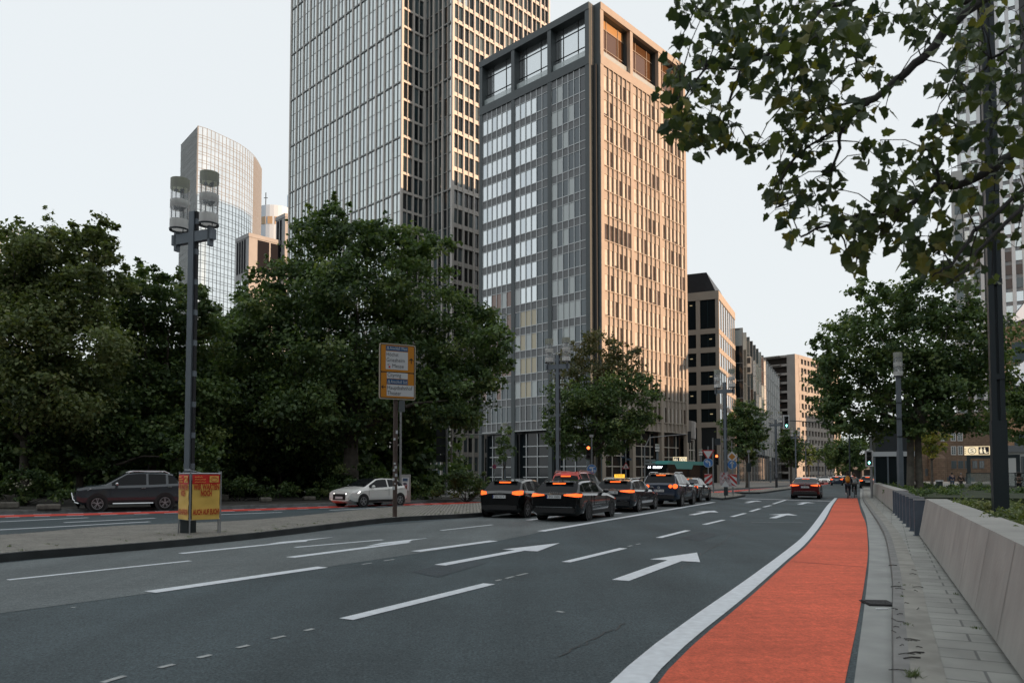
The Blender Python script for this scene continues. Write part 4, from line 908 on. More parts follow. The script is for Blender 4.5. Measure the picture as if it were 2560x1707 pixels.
    g.box((X(xe) - .05 if kind != 'sedan' else X(xe) - .06, 0, z - .012), (.06, .46, .045)); g.build('brake_light', m_brake if lit else m_tailr, t)
    if detail:
        g = MB(); g.box((X(L) - .004, 0, zb + .20), (.05, hwid * 1.60, .16)); g.build('rear_bumper_trim', m_trim, t)
        g = MB(); [g.disc((X(L) - .035, k * .075 - .1125, pz + .135), .045, (-1, 0, 0), 14, 0, .033) for k in range(4)] if kind == 'wagon' or rearplate else g.disc((X(L) - .035, 0, pz + .16), .06, (-1, 0, 0), 16, 0, .03); g.build('badge', m_chrome, t)
        if kind in ('wagon', 'big_suv', 'sedan'): g = MB(); g.box((X(L) - .012, 0, zb + .32), (.03, hwid * 1.45, .018)); g.build('bumper_strip', m_chrome, t)
        if kind != 'van': g = MB(); g.box((X(xe) - .04, 0, z + .02), (.20, hwid * 1.12, .022)); g.build('spoiler', body, t) if kind != 'sedan' else None
        g = MB(); g.lathe((X(xe - .25), 0, z + .02), [(.03, 0), (.012, .07), (0, .09)], 6); g.build('antenna', m_trim, t)
    return t
def place(kind, rear_right, head_deg, side='R'):
    """centre of a car from the ground point under one rear wheel and its compass heading"""
    L, Wd, wb, fo = BODY[kind][:4]; a = R(head_deg); u = Vector((math.sin(a), math.cos(a), 0)); r = Vector((u.y, -u.x, 0))
    c = rear_right + u * (wb - (fo + wb - L / 2)) - (r if side == 'R' else -r) * (Wd / 2 - .1)
    return Vector((c.x, c.y, 0)), math.atan2(u.y, u.x)
Q_ = 'cars waiting in the left turning lanes'
pk_ = paint('black', (.003, .004, .005)); 
# dark grey off-roader coming from the right on the far carriageway
c, rz = place('suv', G(410.7, 1275.5), math.degrees(math.atan2(-2.31, -1.49)), 'L')
duster = car('suv', paint('slate', (.045, .058, .068)), c, rz, 'car', 'dark slate grey off-road car with silver roof rails, behind the yellow poster stand', rails=mat('rail_silver', (.6, .61, .62), rough=.3, metal=.7), clad=True)
duster.scale = (1, 1, 1.06)
g = MB(); hw = .9
for s in (1, -1): g.tube([(2.10, s * .62, .40), (2.22, s * .46, .52), (2.27, s * .34, .78)], .03, 6); g.tube([(2.02, s * .80, .36), (2.16, s * .62, .40), (2.22, s * .2, .42), (2.23, 0, .42)], .03, 6); g.tube([(.75, s * .93, .33), (-.85, s * .93, .33)], .035, 6)
g.tube([(2.27, .34, .78), (2.27, -.34, .78)], .03, 6); g.build('bull_bar', m_chrome, duster)
[MB().disc((2.172 - (fo_), s * .907, .357), .42, (0, s, 0), 24, 0, .34).build('arch_cladding', mat('cladding', (.02, .021, .022), rough=.6), duster) for s in (1, -1) for fo_ in (.84, 3.51)]
g = MB(); g.ball((.25, .32, 1.22), (.09, .08, .115), 8); g.box((.20, .32, .98), (.2, .36, .30)); 
c, rz = place('hatch', G(990, 1263.5), math.degrees(math.atan2(-.597, -.802)), 'L')
peu = car('hatch', mat('paint_white', (.78, .77, .74), rough=.3, coat=.8), c, rz, 'car', 'small white hatchback with headlights on, passing behind the brown signpost', head='lit', roof=m_glassc)
g = MB(); [g.add([(1.985, s * .52, .34), (1.93, s * .78, .36), (1.95, s * .74, .46)], [(0, 1, 2) if s > 0 else (2, 1, 0)]) for s in (1, -1)]; g.build('fog_lamp', m_trim, peu)
c, rz = place('hatch', G(1318, 1293.5), 24)
car('hatch', pk_, c, rz, 'car', 'black hatchback with plate F JG 517, last in the leftmost queue', lit=True, rearplate='F JG 517', group=Q_)
c, rz = place('wagon', G(1463, 1302), 24)
a4 = car('wagon', pk_, c, rz, 'car', 'black estate car with plate F PO 1000, last in the queue nearest the camera', lit=True, plate='F PO 1000', rim=m_rimd, rails=m_trim, group=Q_)
c, rz = place('wagon', G(1591, 1279.5), 25)
car('wagon', paint('night', (.012, .016, .022)), c, rz, 'car', 'black estate car with silver roof rails, just ahead of the F PO 1000 estate', lit=True, plate='F AD 48', rails=m_chrome, group=Q_)
c, rz = place('big_suv', G(1700.6, 1266), 25)
car('big_suv', paint('navy', (.018, .030, .055)), c, rz, 'car', 'large dark blue off-road car with round lit rear lamps and silver roof rails', lit=True, plate='GR MP 234', rails=m_chrome, group=Q_)
c, rz = place('sedan', G(1746, 1255), 25)
car('sedan', paint('black2', (.010, .010, .012)), c, rz, 'car', 'black saloon waiting ahead of the big blue off-roader', lit=True, group=Q_)
rz = R(90 - 24)
car('van', mat('paint_red', (.62, .045, .030), rough=.3, coat=.8), (3.35, 36.3, 0), rz, 'van', 'red delivery estate van with roof rails, ahead of the F JG 517 hatchback', lit=True, rails=mat('rail_red', (.45, .2, .16), rough=.4), group=Q_)
tx = car('sedan', mat('paint_cream', (.55, .50, .36), rough=.3, coat=.8), (6.15, 42.0, 0), rz, 'taxi', 'cream taxi with lit yellow roof sign behind the black estates', lit=True, group=Q_)
g = MB(); g.box((-.25, 0, 1.56), (.16, .55, .17)); sg = g.build('roof_sign', mat('taxi_yellow', (.8, .5, .05), emit=.35, ecol=(1, .50, .05)), tx)
g = MB(); g.text('TAXI', (-.335, .20, 1.515), (0, -1, 0), (0, 0, 1), .10, width=.40); g.build('sign_text', m_ink, sg)
red = car('sedan', paint('maroon', (.085, .010, .012)), (20.55, 51.8, 0), R(90 - 24.5), 'car', 'dark red saloon driving straight on beside the red cycle lane', lit=True, plate='F MK 2810')
# distant traffic
def dist(kind, pcol, px, Y, label, head=None, lit=False, deg=24.7, n='car'):
    p = D(px, 1187, Y); return car(kind, pcol, (p.x, p.y, 0), R(90 - deg), n, label, head=head, lit=lit, detail=False)
m_wh = mat('paint_white', (.62, .60, .57)); m_sil = paint('silver', (.40, .42, .44))
dist('hatch', paint('bluegrey', (.03, .045, .07)), 2092, 116, 'dark blue hatchback, nearest of the distant cars ahead of the red saloon', lit=True)
dist('sedan', mat('paint_cream', (.55, .50, .36)), 2104, 165, 'cream saloon roof seen beyond the dark blue hatchback')
dist('hatch', pk_, 2120, 140, 'black car with lit brake lamps just left of the cyclists', lit=True)
dist('hatch', m_sil, 2130, 190, 'silver car farthest down the street beyond the cyclists', lit=True)
dist('hatch', m_wh, 2061, 132, 'white car with headlights coming towards the camera far down the street', head='lit', deg=204.7)
dist('hatch', paint('grey', (.12, .12, .13)), 2043, 150, 'grey oncoming car left of the white one far down the street', head='lit', deg=204.7)
dist('hatch', m_sil, 2078, 190, 'small silver oncoming car at the far end of the median', deg=204.7)
dist('hatch', pk_, 2168, 92, 'dark parked car with one lit lamp behind the right traffic light pole', lit=True)

# ---- city bus turning towards the camera
pb = D(1640, 1187, 78.5); ab = R(218); bus = thing('city_bus', 'teal roofed city bus showing line 64 behind the waiting cars', 'bus', (pb.x, pb.y, 0), math.atan2(math.cos(ab), math.sin(ab)))
m_teal = mat('bus_teal', (.10, .36, .34), rough=.35, coat=.6); m_busd = mat('bus_black', (.012, .014, .016), rough=.08, spec=.25)
g = MB(); g.aabb(-12, -.15, -1.25, 1.25, .32, 2.72); g.aabb(-.15, 0, -1.18, 1.18, .40, 2.6); g.build('body', m_busd, bus)
g = MB(); g.aabb(-12.02, -.1, -1.28, 1.28, 2.72, 2.92); g.aabb(-11.5, -1.2, -1.1, 1.1, 2.92, 3.12)
for s in (1, -1): g.add([(-1.8, s * 1.285, 2.73), (-6.5, s * 1.285, 2.73), (-6.1, s * 1.285, 2.25), (-2.3, s * 1.285, 2.25)], [(0, 1, 2, 3) if s < 0 else (3, 2, 1, 0)])
for s in (1, -1): g.add([(-5.0, s * 1.285, .35), (-7.4, s * 1.285, .35), (-6.6, s * 1.285, 1.15), (-5.6, s * 1.285, 1.15)], [(0, 1, 2, 3) if s < 0 else (3, 2, 1, 0)])
g.build('roof_fairing', m_teal, bus)
g = MB(); g.box((.012, 0, 1.55), (.02, 2.2, 1.3)); g.build('windscreen', m_glassc, bus)
g = MB(); g.box((.015, .1, 2.42), (.02, 1.9, .36)); ds = g.build('destination_display', m_busd, bus)
m_led = mat('led_white', (.9, .9, 1), emit=1.6, ecol=(.9, .92, 1)); g = MB(); g.text('64', (.03, -.92, 2.32), (0, 1, 0), (0, 0, 1), .26); [g.box((.03, -.30 + k * .085, zz_ + (.02 if (k * 7 + q_) % 3 == 0 else 0)), (.005, .06, .07)) for q_, zz_ in enumerate((2.47, 2.34)) for k in range(13 - q_) if (k + q_) % 6 != 5]; g.build('display_text', m_led, ds)
for s in (1, -1):
    g = MB(); g.box((.01, s * .95, .72), (.04, .3, .16)); g.build('headlight', m_headl, bus); g = MB(); g.box((.15, s * 1.38, 2.1), (.12, .16, .42)); g.build('mirror', m_trim, bus)
    for x in (-2.7, -9.0): g = MB(); g.tube([(x, s * 1.0, .48), (x, s * 1.29, .48)], .48, 20); g.build('wheel', m_tyre, bus)
# ------------------------------------------------------------------ lamps, signs, signals
m_pole = mat('pole_slate', (.15, .175, .20), rough=.45, metal=.25, var=.08, vscale=2); m_pole_d = mat('pole_dark', (.028, .038, .044), rough=.45, metal=.2); m_gap = mat('pole_gap', (.008, .009, .012), rough=.6)
m_lant = leafmat('lantern_frosted', (.86, .86, .84), .55); m_lantg = mat('lantern_clear', (.75, .77, .78), rough=.06, alpha=.28); m_lantd = leafmat('lantern_top', (.40, .41, .40), .4)
def lantern(par, x, y, z, h=1.42, r=.25):
    g = MB(); g.lathe((x, y, z), [(r, 0), (r, h * .20), (r, h * .42), (r, h * .58), (r, h * .80), (r, h), (0.001, h)], 20); g.m = [(0, 2, 0, 2, 1, 1)[k // 20] for k in range(120)]
    o = g.build('lantern', [m_lant, m_lantd, m_lantg], par, smooth=False)
    g = MB(); [g.box((x + r * .9 * math.cos(a), y + r * .9 * math.sin(a), z + h / 2), (.018, .018, h)) for a in (.4, 1.97, 3.54, 5.11)]
    for zz in (.80, .44): [g.ball((x + .1 * math.cos(a), y + .1 * math.sin(a), z + h * zz - .03), (.07, .07, .05), 6) for a in (0, 2, 4)]
    g.lathe((x, y, z + h * .44), [(r * .6, .0), (r * .9, .12)], 12)
    g.lathe((x, y, z), [(r + .01, -.02), (r + .02, .03), (r * .8, .03)], 20); g.build('lamp_fittings', m_pole_d, o)
def double_lamp(loc, rz, label, H=9.3):
    t = thing('street_lamp', label, 'street lamp', loc, rz, 'tall double street lamps on the median')
    g = MB(); g.aabb(-.10, .10, -.10, .10, 0, H); g.build('pole', m_pole, t)
    g = MB(); g.aabb(-.155, -.10, -.05, .05, 1.9, H); g.aabb(.10, .155, -.05, .05, 1.9, H); g.build('pole_channel', m_gap, t)
    for k in range(9): z = 1.9 + k * (H - 2.2) / 8; MB().aabb(-.16, .16, -.055, .055, z - .08, z + .08).build('pole_clamp', m_pole, t)
    g = MB(); g.aabb(-.15, .15, -.15, .15, 0, 1.5); g.build('pole_base', m_pole_d, t)
    g = MB(); g.aabb(-.80, .80, -.08, .08, H - .90, H - .60); [g.aabb(s * .62, s * .70, -.08, .08, H - 1.08, H - .5) for s in (-1, 1)]; g.build('crossarm', m_pole, t)
    for s in (-1, 1): lantern(t, s * .58, 0, H - .46, 1.52, .265)
    return t
l1 = G(470, 1331, .15); l2 = Vector((2.57, 41.5, .15)); l3 = G(1815, 1238, .13)
LR = R(-24)
lamp = double_lamp(Vector((l1.x, l1.y, .15)), LR + R(0), 'tall double lantern street lamp on the cobbled median behind the yellow poster stand')
copy_tree(lamp, l2, LR, 'double lantern street lamp in front of the tree beside the corner high-rise')
copy_tree(lamp, l3, LR, 'double lantern street lamp on the traffic island with the striped boards')
for i, (px, Y, lab) in enumerate(((1941, 88, 'double lantern street lamp on the far island left of the dark red saloon'), (1990, 118, 'double lantern street lamp behind the hanging traffic light'), (2015, 143, 'double lantern street lamp in front of the concrete shell, right of the hanging traffic light'),
                                  (2046, 176, 'double lantern street lamp above the oncoming white car'), (2064, 206, 'small distant double lantern street lamp, second last in the row'), (2077, 240, 'smallest double lantern street lamp at the end of the row'))):
    p = D(px, 1187, Y); copy_tree(lamp, (p.x, p.y, .0), LR, lab)
lamp.scale = (.88, .88, .88)
for o in bpy.data.objects:
    if o.name.startswith('street_lamp'): o.scale = (.88, .88, .88)
def single_lamp(loc, label, H=6.2, h=1.5, r=.26):
    t = thing('lamp_post', label, 'street lamp', loc, 0, 'single lantern lamp posts on the pavements')
    g = MB(); g.aabb(-.11, .11, -.11, .11, 0, H); g.build('pole', m_pole, t); g = MB(); g.aabb(-.14, .14, -.14, .14, 0, 2.4); g.build('pole_base', m_pole, t)
    [MB().aabb(-.125, .125, -.125, .125, z, z + .1).build('pole_clamp', m_pole_d, t) for z in (3.2, 4.3, 5.3)]; lantern(t, 0, 0, H, h, r); return t
p = D(2251, 1187, 46); slamp = single_lamp((p.x, p.y, .72), 'single lantern lamp post in the lawn bed in front of the right plane trees', 7.0)
for px, Y, z0, lab in ((1261, 66, .1, 'single lantern lamp post left of the corner high-rise entrance'), (1644, 90, .1, 'single lantern lamp post in front of the corner high-rise, left of the bus'), (1752, 108, .1, 'single lantern lamp post beside the curved entrance hall'), (1846, 118, .1, 'single lantern lamp post behind the yellow diamond sign'), (1926, 150, .1, 'distant single lantern lamp post before the zigzag block')):
    q = copy_tree(slamp, (D(px, 1187, Y).x, Y, z0), 0, lab); q.scale = (1, 1, .72 if px == 1261 else .62)
# dark lamp column at the right edge
p = D(2499, 1187, 14.0); t = thing('dark_lamp_column', 'thick dark steel lamp column rising from the planter at the right', 'lamp column', (p.x, p.y, 0), R(-24))
g = MB(); g.aabb(-.125, .125, -.125, .125, 0, 2.62); g.build('pole_base', m_pole_d, t)
g = MB(); g.aabb(-.112, -.02, -.10, .10, 2.62, 11); g.aabb(.03, .112, -.09, .09, 2.62, 11); g.aabb(-.02, .03, -.05, .08, 2.62, 11, 0); g.build('pole', m_pole_d, t)
[MB().aabb(-.116, .116, -.105, .105, z, z + .1).build('pole_clamp', m_pole_d, t) for z in (3.4, 5.2, 7.0, 8.8)]

# ---- poster stand round the lamp base
m_alu = mat('aluminium', (.42, .44, .46), rough=.35, metal=.7); m_py = mat('poster_yellow', (.80, .52, .115), rough=.55, var=.06, vscale=3); m_pr = mat('poster_red', (.66, .03, .022), rough=.55); m_po = mat('poster_orange', (.50, .060, .012), rough=.55)
ps = thing('poster_stand', 'three-sided yellow and red poster stand reading WIR WARTEN NOCH around the lamp base', 'poster stand', up(l1, .15), 0)
fx = (476 - 470) / F * 21; near = G(473.5, 1334, .15); lf = G(449, 1329, .15); rt = G(545, 1329, .15)
near, lf, rt = [q - l1 for q in (near, lf, rt)]
near = Vector((.345, -.65, 0)); lf = Vector((-.255, -.05, 0)); rt = Vector((.96, -.05, 0))
corners = [lf, near, rt]
g = MB(); [g.tube([c, c + Vector((0, 0, 1.66))], .022, 8) for c in corners + [lf + Vector((.06, .12, 0)), rt + Vector((-.1, .1, 0))]]
for a, b in ((lf, near), (near, rt), (lf, rt)): [g.tube([up(a, z), up(b, z)], .018, 6) for z in (.38, 1.60)]
g.tube([(.34, -.66, 1.70), (.05, -.1, 1.72)], .012, 5); g.tube([(.1, -.5, 1.70), (.34, -.67, 1.69), (.6, -.4, 1.60)], .008, 5); g.build('frame', m_alu, ps)
ps.scale = (.86, .92, .93)
def poster(a, b):
    u = (b - a).normalized(); w = Vector((0, 0, 1)); L = (b - a).length; nn = u.cross(w); o = a + nn * .028; z0, z1 = .38, 1.575
    g = MB(); nx, nz = 10, 14; vs = []
    for j in range(nz + 1):
        for i in range(nx + 1):
            s, q = i / nx, j / nz; bump = .010 * math.sin(9 * q + 2.5 * s) * math.sin(3.1 * s) + .006 * math.sin(23 * q - 4 * s)
            vs.append(o + u * (L * (.05 + .9 * s)) + w * (z0 + (z1 - z0) * q) + nn * bump)
    fs = [(j * (nx + 1) + i, j * (nx + 1) + i + 1, (j + 1) * (nx + 1) + i + 1, (j + 1) * (nx + 1) + i) for j in range(nz) for i in range(nx)]
    g.add(vs, fs, 0); g.m = [1 if (k // nx) >= 11 else 0 for k in range(len(fs))]; po = g.build('poster', [m_py, m_pr], ps, smooth=True)
    g = MB(); o2 = o + nn * .022; H = z1 - z0
    def tx(s, q, size, wid, mi=0): g.text(s, o2 + u * L / 2 + w * (z0 + H * q), u, w, size, mi, wid * L, 'C', .065)
    tx('WIR WARTEN', .665, .15, .84); tx('NOCH', .525, .15, .36); tx('AUCH AUF EUCH!', .115, .14, .86)
    for i in range(3):
        P_ = [o2 + nn * .003 + u * (L * (.12 + .0165 * k)) + w * (z0 + H * (.94 - i * .055 + (.016 if k % 2 else -.010) * (.6 + .4 * math.sin(k * 2.1 + i)))) for k in range(16 + 6 * (i > 0))]; g.tube(P_, .006, 4, 1)
    g.build('poster_lettering', [m_po, m_py, m_pr], po); g = MB()
    g.plane(o2, u, w, L * .60, L * .90, z0 + H * .825, z0 + H * .965, 1)
    o3 = o2 + nn * .004; c = o3 + u * L * .75 + w * (z0 + H * .895); e = [c + u * L * .11 * math.cos(k * .3927) + w * H * .05 * math.sin(k * .3927) for k in range(17)]
    g.tube(e, .007, 4, 2); g.tube([c - u * L * .08 - w * .01, c - u * L * .02 + w * .035, c + u * L * .08 + w * .02], .006, 4, 2); g.build('poster_emblem', [m_po, m_py, m_pr], po)
poster(lf, near); poster(near, rt)

# ---- yellow direction sign
m_sy = mat('sign_yellow', (.52, .20, .012), rough=.45); m_sw = mat('sign_white', (.56, .57, .58), rough=.45); m_sb = mat('sign_blue', (.012, .075, .19), rough=.45); m_rust = mat('pole_brown', (.075, .050, .042), rough=.6, var=.25, vscale=3)
sp_ = G(987, 1291, .15); ds = thing('direction_sign', 'yellow and white direction sign on a brown post listing Höchst, Messe and Hauptbahnhof', 'road sign', sp_)
zs0, zs1 = HZ(1010, sp_.y, 980), HZ(872, sp_.y, 980)
g = MB(); g.tube([(0, 0, 0), (0, 0, zs1 - .1)], .080, 12); g.build('post', m_rust, ds)
g = MB(); rk = random.Random(2)
for z, a in ((1.0, 250), (1.15, 280), (1.45, 300), (1.62, 255), (1.72, 290), (1.85, 270), (2.7, 262), (2.95, 310), (1.3, 240)): g.box((.095 * math.cos(R(a)), .095 * math.sin(R(a)), z), (.004, rk.uniform(.05, .10), rk.uniform(.05, .12)), R(a))
g.build('stickers', mat('sticker_white', (.5, .52, .53), rough=.5), ds)
ang = R(27); u = Vector((math.cos(ang), math.sin(ang), 0)); w = Vector((0, 0, 1)); nn = u.cross(w)
wS = 1.32; hS = zs1 - zs0; o = Vector((0, 0, zs0)) + nn * .14 - u * .64
def rrect(m, o, u, w, x0, x1, y0, y1, r, mi=0):
    pts = []
    for cx, cy, a0 in ((x1 - r, y1 - r, 0), (x0 + r, y1 - r, 90), (x0 + r, y0 + r, 180), (x1 - r, y0 + r, 270)): pts += [(cx + r * math.cos(R(a0 + k * 22.5)), cy + r * math.sin(R(a0 + k * 22.5))) for k in range(5)]
    m.shape(o, u, w, pts, mi)
g = MB(); oc = o - nn * .05; [rrect(g, oc + nn * q, u, w, 0, wS, 0, hS, .07) for q in (.0, .052)]; c = oc + u * wS / 2 + w * hS / 2 + nn * .025; g.box(c, (wS - .02, .048, hS - .06), ang); g.box(c, (wS - .002, .044, hS - .14), ang); pan = g.build('panel', mat('sign_rim', (.42, .36, .28), rough=.5), ds)
g = MB(); q = lambda k: o + nn * (.004 + .003 * k)
rrect(g, q(0), u, w, .035, wS - .035, .035, hS - .035, .05, 3); mid = hS * .485
rrect(g, q(1), u, w, .06, wS - .06, mid + .02, hS - .06, .03, 0); rrect(g, q(1), u, w, .06, wS - .06, .06, mid - .02, .03, 0)
X0, Y0 = wS / 640., hS / 1000.                       # small drawing grid on the panel
def pl(x0, x1, y0, y1, mi, k=2): g.plane(q(k), u, w, x0 * X0, x1 * X0, y0 * Y0, y1 * Y0, mi)
pl(110, 500, 870, 955, 2); pl(110, 500, 535, 860, 1); pl(130, 500, 375, 480, 1); pl(130, 500, 270, 366, 2); pl(130, 610, 60, 262, 1)
def tx(s, x, y, size, wid, mi): g.text(s, q(3) + u * (x * X0) + w * (y * Y0), u, w, size * Y0, mi, wid * X0)
tx('Anschluß West', 178, 892, 62, 312, 1); tx('Höchst', 122, 772, 72, 210, 3); tx('Griesheim', 122, 672, 72, 320, 3); tx('Messe', 226, 568, 72, 200, 3)
tx('Cityring', 142, 402, 72, 240, 3); tx('Anschluß Süd', 198, 290, 62, 290, 1); tx('Hauptbahnhof', 142, 176, 72, 440, 3); tx('Theater', 142, 80, 72, 240, 3)
for x, y in ((125, 885), (145, 283)): g.shape(q(3), u, w, [((x + a) * X0, (y + b) * Y0) for a, b in ((0, 0), (12, 0), (16, 45), (26, 45), (30, 0), (42, 0), (30, 58), (12, 58))], 1)
pl(158, 190, 560, 596, 4, 3); pl(142, 160, 610, 624, 3, 3); pl(160, 176, 628, 636, 4, 3)
def arr(cx, cy, dx, dy, s):
    f = lambda a, b: ((cx + (a * dx - b * dy) * s) * X0, (cy + (a * dy + b * dx) * s) * Y0)
    g.shape(q(3), u, w, [f(-50, -7), f(34, -7), f(34, 7), f(-50, 7)], 3); g.shape(q(3), u, w, [f(50, 0), f(8, 42), f(-8, 42), f(30, 0)], 3); g.shape(q(3), u, w, [f(50, 0), f(30, 0), f(-8, -42), f(8, -42)], 3)
arr(560, 710, 0, 1, 1.0); arr(72, 215, -1, 0, .8)
g.build('sign_face', [m_sy, m_sw, m_sb, m_ink, mat('sign_red', (.45, .02, .03))], pan)
g = MB(); g.aabb(.12, .32, -.05, .05, zs0 - .42, zs0 - .02); g.build('control_box', mat('box_grey', (.08, .09, .095), rough=.6), ds)

# ---- traffic signs and signals
m_sr = mat('sign_redrim', (.40, .03, .03), rough=.45); m_blue = mat('sign_lightblue', (.045, .16, .40), rough=.45); m_post = mat('post_grey', (.24, .255, .26), rough=.5, metal=.3); m_black = mat('signal_black', (.012, .014, .015), rough=.5)
m_lred = mat('signal_red_lit', (1, .2, .05), emit=1.1, ecol=(1, .16, .04)); m_lgrn = mat('signal_green_lit', (.2, 1, .7), emit=1.8, ecol=(.25, .95, .75)); m_lens = mat('signal_lens', (.02, .02, .02), rough=.2)
UX, UZ = Vector((1, 0, 0)), Vector((0, 0, 1))
def facing(loc): a = math.atan2(loc[0], loc[1]); return -a
def disc_sign(par, z, r, kind, x=0., y=-.06):
    g = MB(); g.disc((x, y, z), r, (0, -1, 0), 28, 1); g.disc((x, y - .003, z), r * .94, (0, -1, 0), 28, 0); g.disc((x, y + .012, z), r, (0, 1, 0), 28, 2); o = g.build('sign_disc', [m_blue, m_sw, m_post], par)
    g = MB(); O = Vector((x, y - .006, z)); S = lambda pts: g.shape(O, UX, UZ, [(a * r, b * r) for a, b in pts])
    if kind == 'up': S([(-.09, -.7), (.09, -.7), (.09, .62), (-.09, .62)]); S([(0, .78), (-.45, .3), (-.45, .08), (0, .52)]); S([(0, .78), (0, .52), (.45, .08), (.45, .3)])
    if kind == 'left': S([(.22, -.7), (.42, -.7), (.42, .05), (.22, .05)]); S([(.42, .05), (.30, .28), (.05, .38), (-.3, .38), (-.3, .2), (0, .2), (.16, .13), (.22, .05)]); S([(-.68, .29), (-.2, .68), (-.02, .68), (-.42, .29)]); S([(-.68, .29), (-.42, .29), (-.02, -.1), (-.2, -.1)])
    if kind == 'leftbus': S([(.0, -.72), (.28, -.72), (.28, .15), (.0, .15)]); S([(.28, .15), (.2, .42), (-.1, .48), (-.3, .45), (-.2, .15), (.0, .15)]); S([(-.62, .30), (-.1, .62), (-.25, .0)]); S([(.42, -.66), (.52, -.66), (.52, -.1), (.42, -.1)]); S([(.60, -.5), (.72, -.45), (.72, -.1), (.60, -.1)]); S([(.2, .3), (.62, .38), (.62, .52), (.2, .5)])
    if kind == 'downright': S([(-.5, .38), (-.38, .5), (.38, -.26), (.26, -.38)]); S([(.55, -.55), (.55, .1), (.36, .1), (.36, -.36)]); S([(.55, -.55), (.36, -.36), (-.1, -.36), (-.1, -.55)])
    if kind == 'nostop': S([(-.8, -.1), (.8, -.1), (.8, .1), (-.8, .1)]); 
    g.build('sign_symbol', m_sw if kind != 'nostop' else m_sr, o)
def tri_sign(par, z, s, down=True, sym=None):
    k = 1 if down else -1; g = MB(); T = lambda q, y, mi: g.shape((0, y, z), UX, UZ, ([(-s * q, k * s * .577 * q), (0, -k * s * 1.154 * q), (s * q, k * s * .577 * q)][::1 if down else -1]), mi)
    T(1, -.06, 0); T(.70, -.064, 1); g.shape((0, -.045, z), UX, UZ, [(s, k * s * .577), (0, -k * s * 1.154), (-s, k * s * .577)], 2); o = g.build('sign_triangle', [m_sr, m_sw, m_post], par)
    if sym: g = MB(); g.shape((0, -.068, z - .05 * s), UX, UZ, [(-.08 * s, -.35 * s), (.08 * s, -.35 * s), (.08 * s, -.1 * s), (.28 * s, -.1 * s), (.08 * s, .12 * s), (0, .5 * s), (-.08 * s, .12 * s), (-.28 * s, -.1 * s), (-.08 * s, -.1 * s)]); g.build('sign_symbol', m_ink, o)
def post(name, label, cat, loc, H, r=.035, grp=None):
    t = thing(name, label, cat, loc, facing(loc), grp); g = MB(); g.tube([(0, 0, 0), (0, 0, H)], r, 10); g.build('post', m_post, t); return t
def signal(par, x, z, lit, y=-.12, border=False, ped=False):
    g = MB(); w, h = .15, .45; g.aabb(x - w, x + w, y - .06, y + .06, z - h, z + h, 0)
    if border:
        for a in ((x - w - .09, x - w, z - h - .09, z + h + .09), (x + w, x + w + .09, z - h - .09, z + h + .09), (x - w, x + w, z - h - .09, z - h), (x - w, x + w, z + h, z + h + .09)): g.aabb(a[0], a[1], y - .04, y + .02, a[2], a[3], 1)
    o = g.build('signal_head', [m_black, mat('signal_border', (.55, .56, .57), rough=.5)], par)
    for k, c in enumerate(('red', 'amber', 'green')):
        zz = z + .29 - .29 * k; on = lit == c; g = MB()
        if on and c == 'green': g.shape((x, y - .075, zz), UX, UZ, [(-.025, -.1), (.025, -.1), (.025, .0), (.09, .0), (0, .11), (-.09, .0), (-.025, .0)])
        else: g.disc((x, y - .072, zz), .105, (0, -1, 0), 18)
        g.build('signal_light', (m_lred if c == 'red' else m_lgrn) if on else m_lens, o)
        g = MB(); pts = [(x + .12 * math.cos(R(a)), zz + .12 * math.sin(R(a))) for a in range(0, 181, 20)]; g.strip([(a, y - .06, b) for a, b in pts], [(a, y - .22, b) for a, b in pts]); g.build('signal_visor', m_black, o)
# island signs
t = post('give_way_post', 'give way triangle above a blue turn left disc, beside the bus', 'road sign', G(1771.5, 1238, .13), 3.55); d_ = t.location.length
tri_sign(t, HZ(1137, d_, 1771) - .13 + .05, .46); disc_sign(t, HZ(1157.5, d_, 1771) - .13, .34, 'left')
def chev(par, z, sgn):
    g = MB(); g.aabb(-.27, .27, -.075, -.05, z, z + .92, 0); o = g.build('striped_board', m_sw, par); g = MB()
    for k in (-1, 0, 1):
        pts = []; a = z + .42 + k * .5
        for x, dz in ((-.27, -.27 * 1.0), (.27, .27 * 1.0), (.27, .27 * 1.0 + .24), (-.27, -.27 * 1.0 + .24)): pts.append((x * sgn, min(max(a + dz, z), z + .92)))
        g.shape((0, -.079, 0), UX, UZ, pts if sgn > 0 else pts[::-1])
    g.build('stripes', m_sr, o)
chev(t, .62, 1)
g = MB(); g.ball((-.12, -.14, .75), (.13, .05, .13), 8); g.build('marker_lamp', mat('marker_white', (.6, .62, .63)), t)
t = post('arrow_board', 'red and white striped board under a blue keep right disc, right of the island lamp', 'road sign', G(1833, 1238, .13), 2.5, .04); d_ = t.location.length
disc_sign(t, HZ(1197, d_, 1828) - .13, .33, 'downright', x=-.15); chev(t, .62, -1)
t = post('priority_sign', 'yellow diamond priority sign above a blue straight ahead disc on the far island', 'road sign', G(1831, 1233, .13), 4.1); d_ = t.location.length
z = HZ(1143, d_, 1831) - .13; g = MB()
for s, y, mi in ((.44, -.05, 0), (.27, -.054, 1)): g.shape((0, y, z), UX, UZ, [(0, -s), (s, 0), (0, s), (-s, 0)], mi)
g.build('sign_diamond', [m_sw, mat('diamond_yellow', (.42, .18, .03))], t); disc_sign(t, HZ(1162, d_, 1831) - .13, .37, 'up')
t = thing('warning_tripod', 'stickered white warning triangle bundle leaning at the foot of the island lamp', 'road sign', G(1813, 1245, .13), 0)
g = MB(); g.tube([(0, 0, 0), (0, 0, .75)], .03, 8); g.build('post', m_pole_d, t)
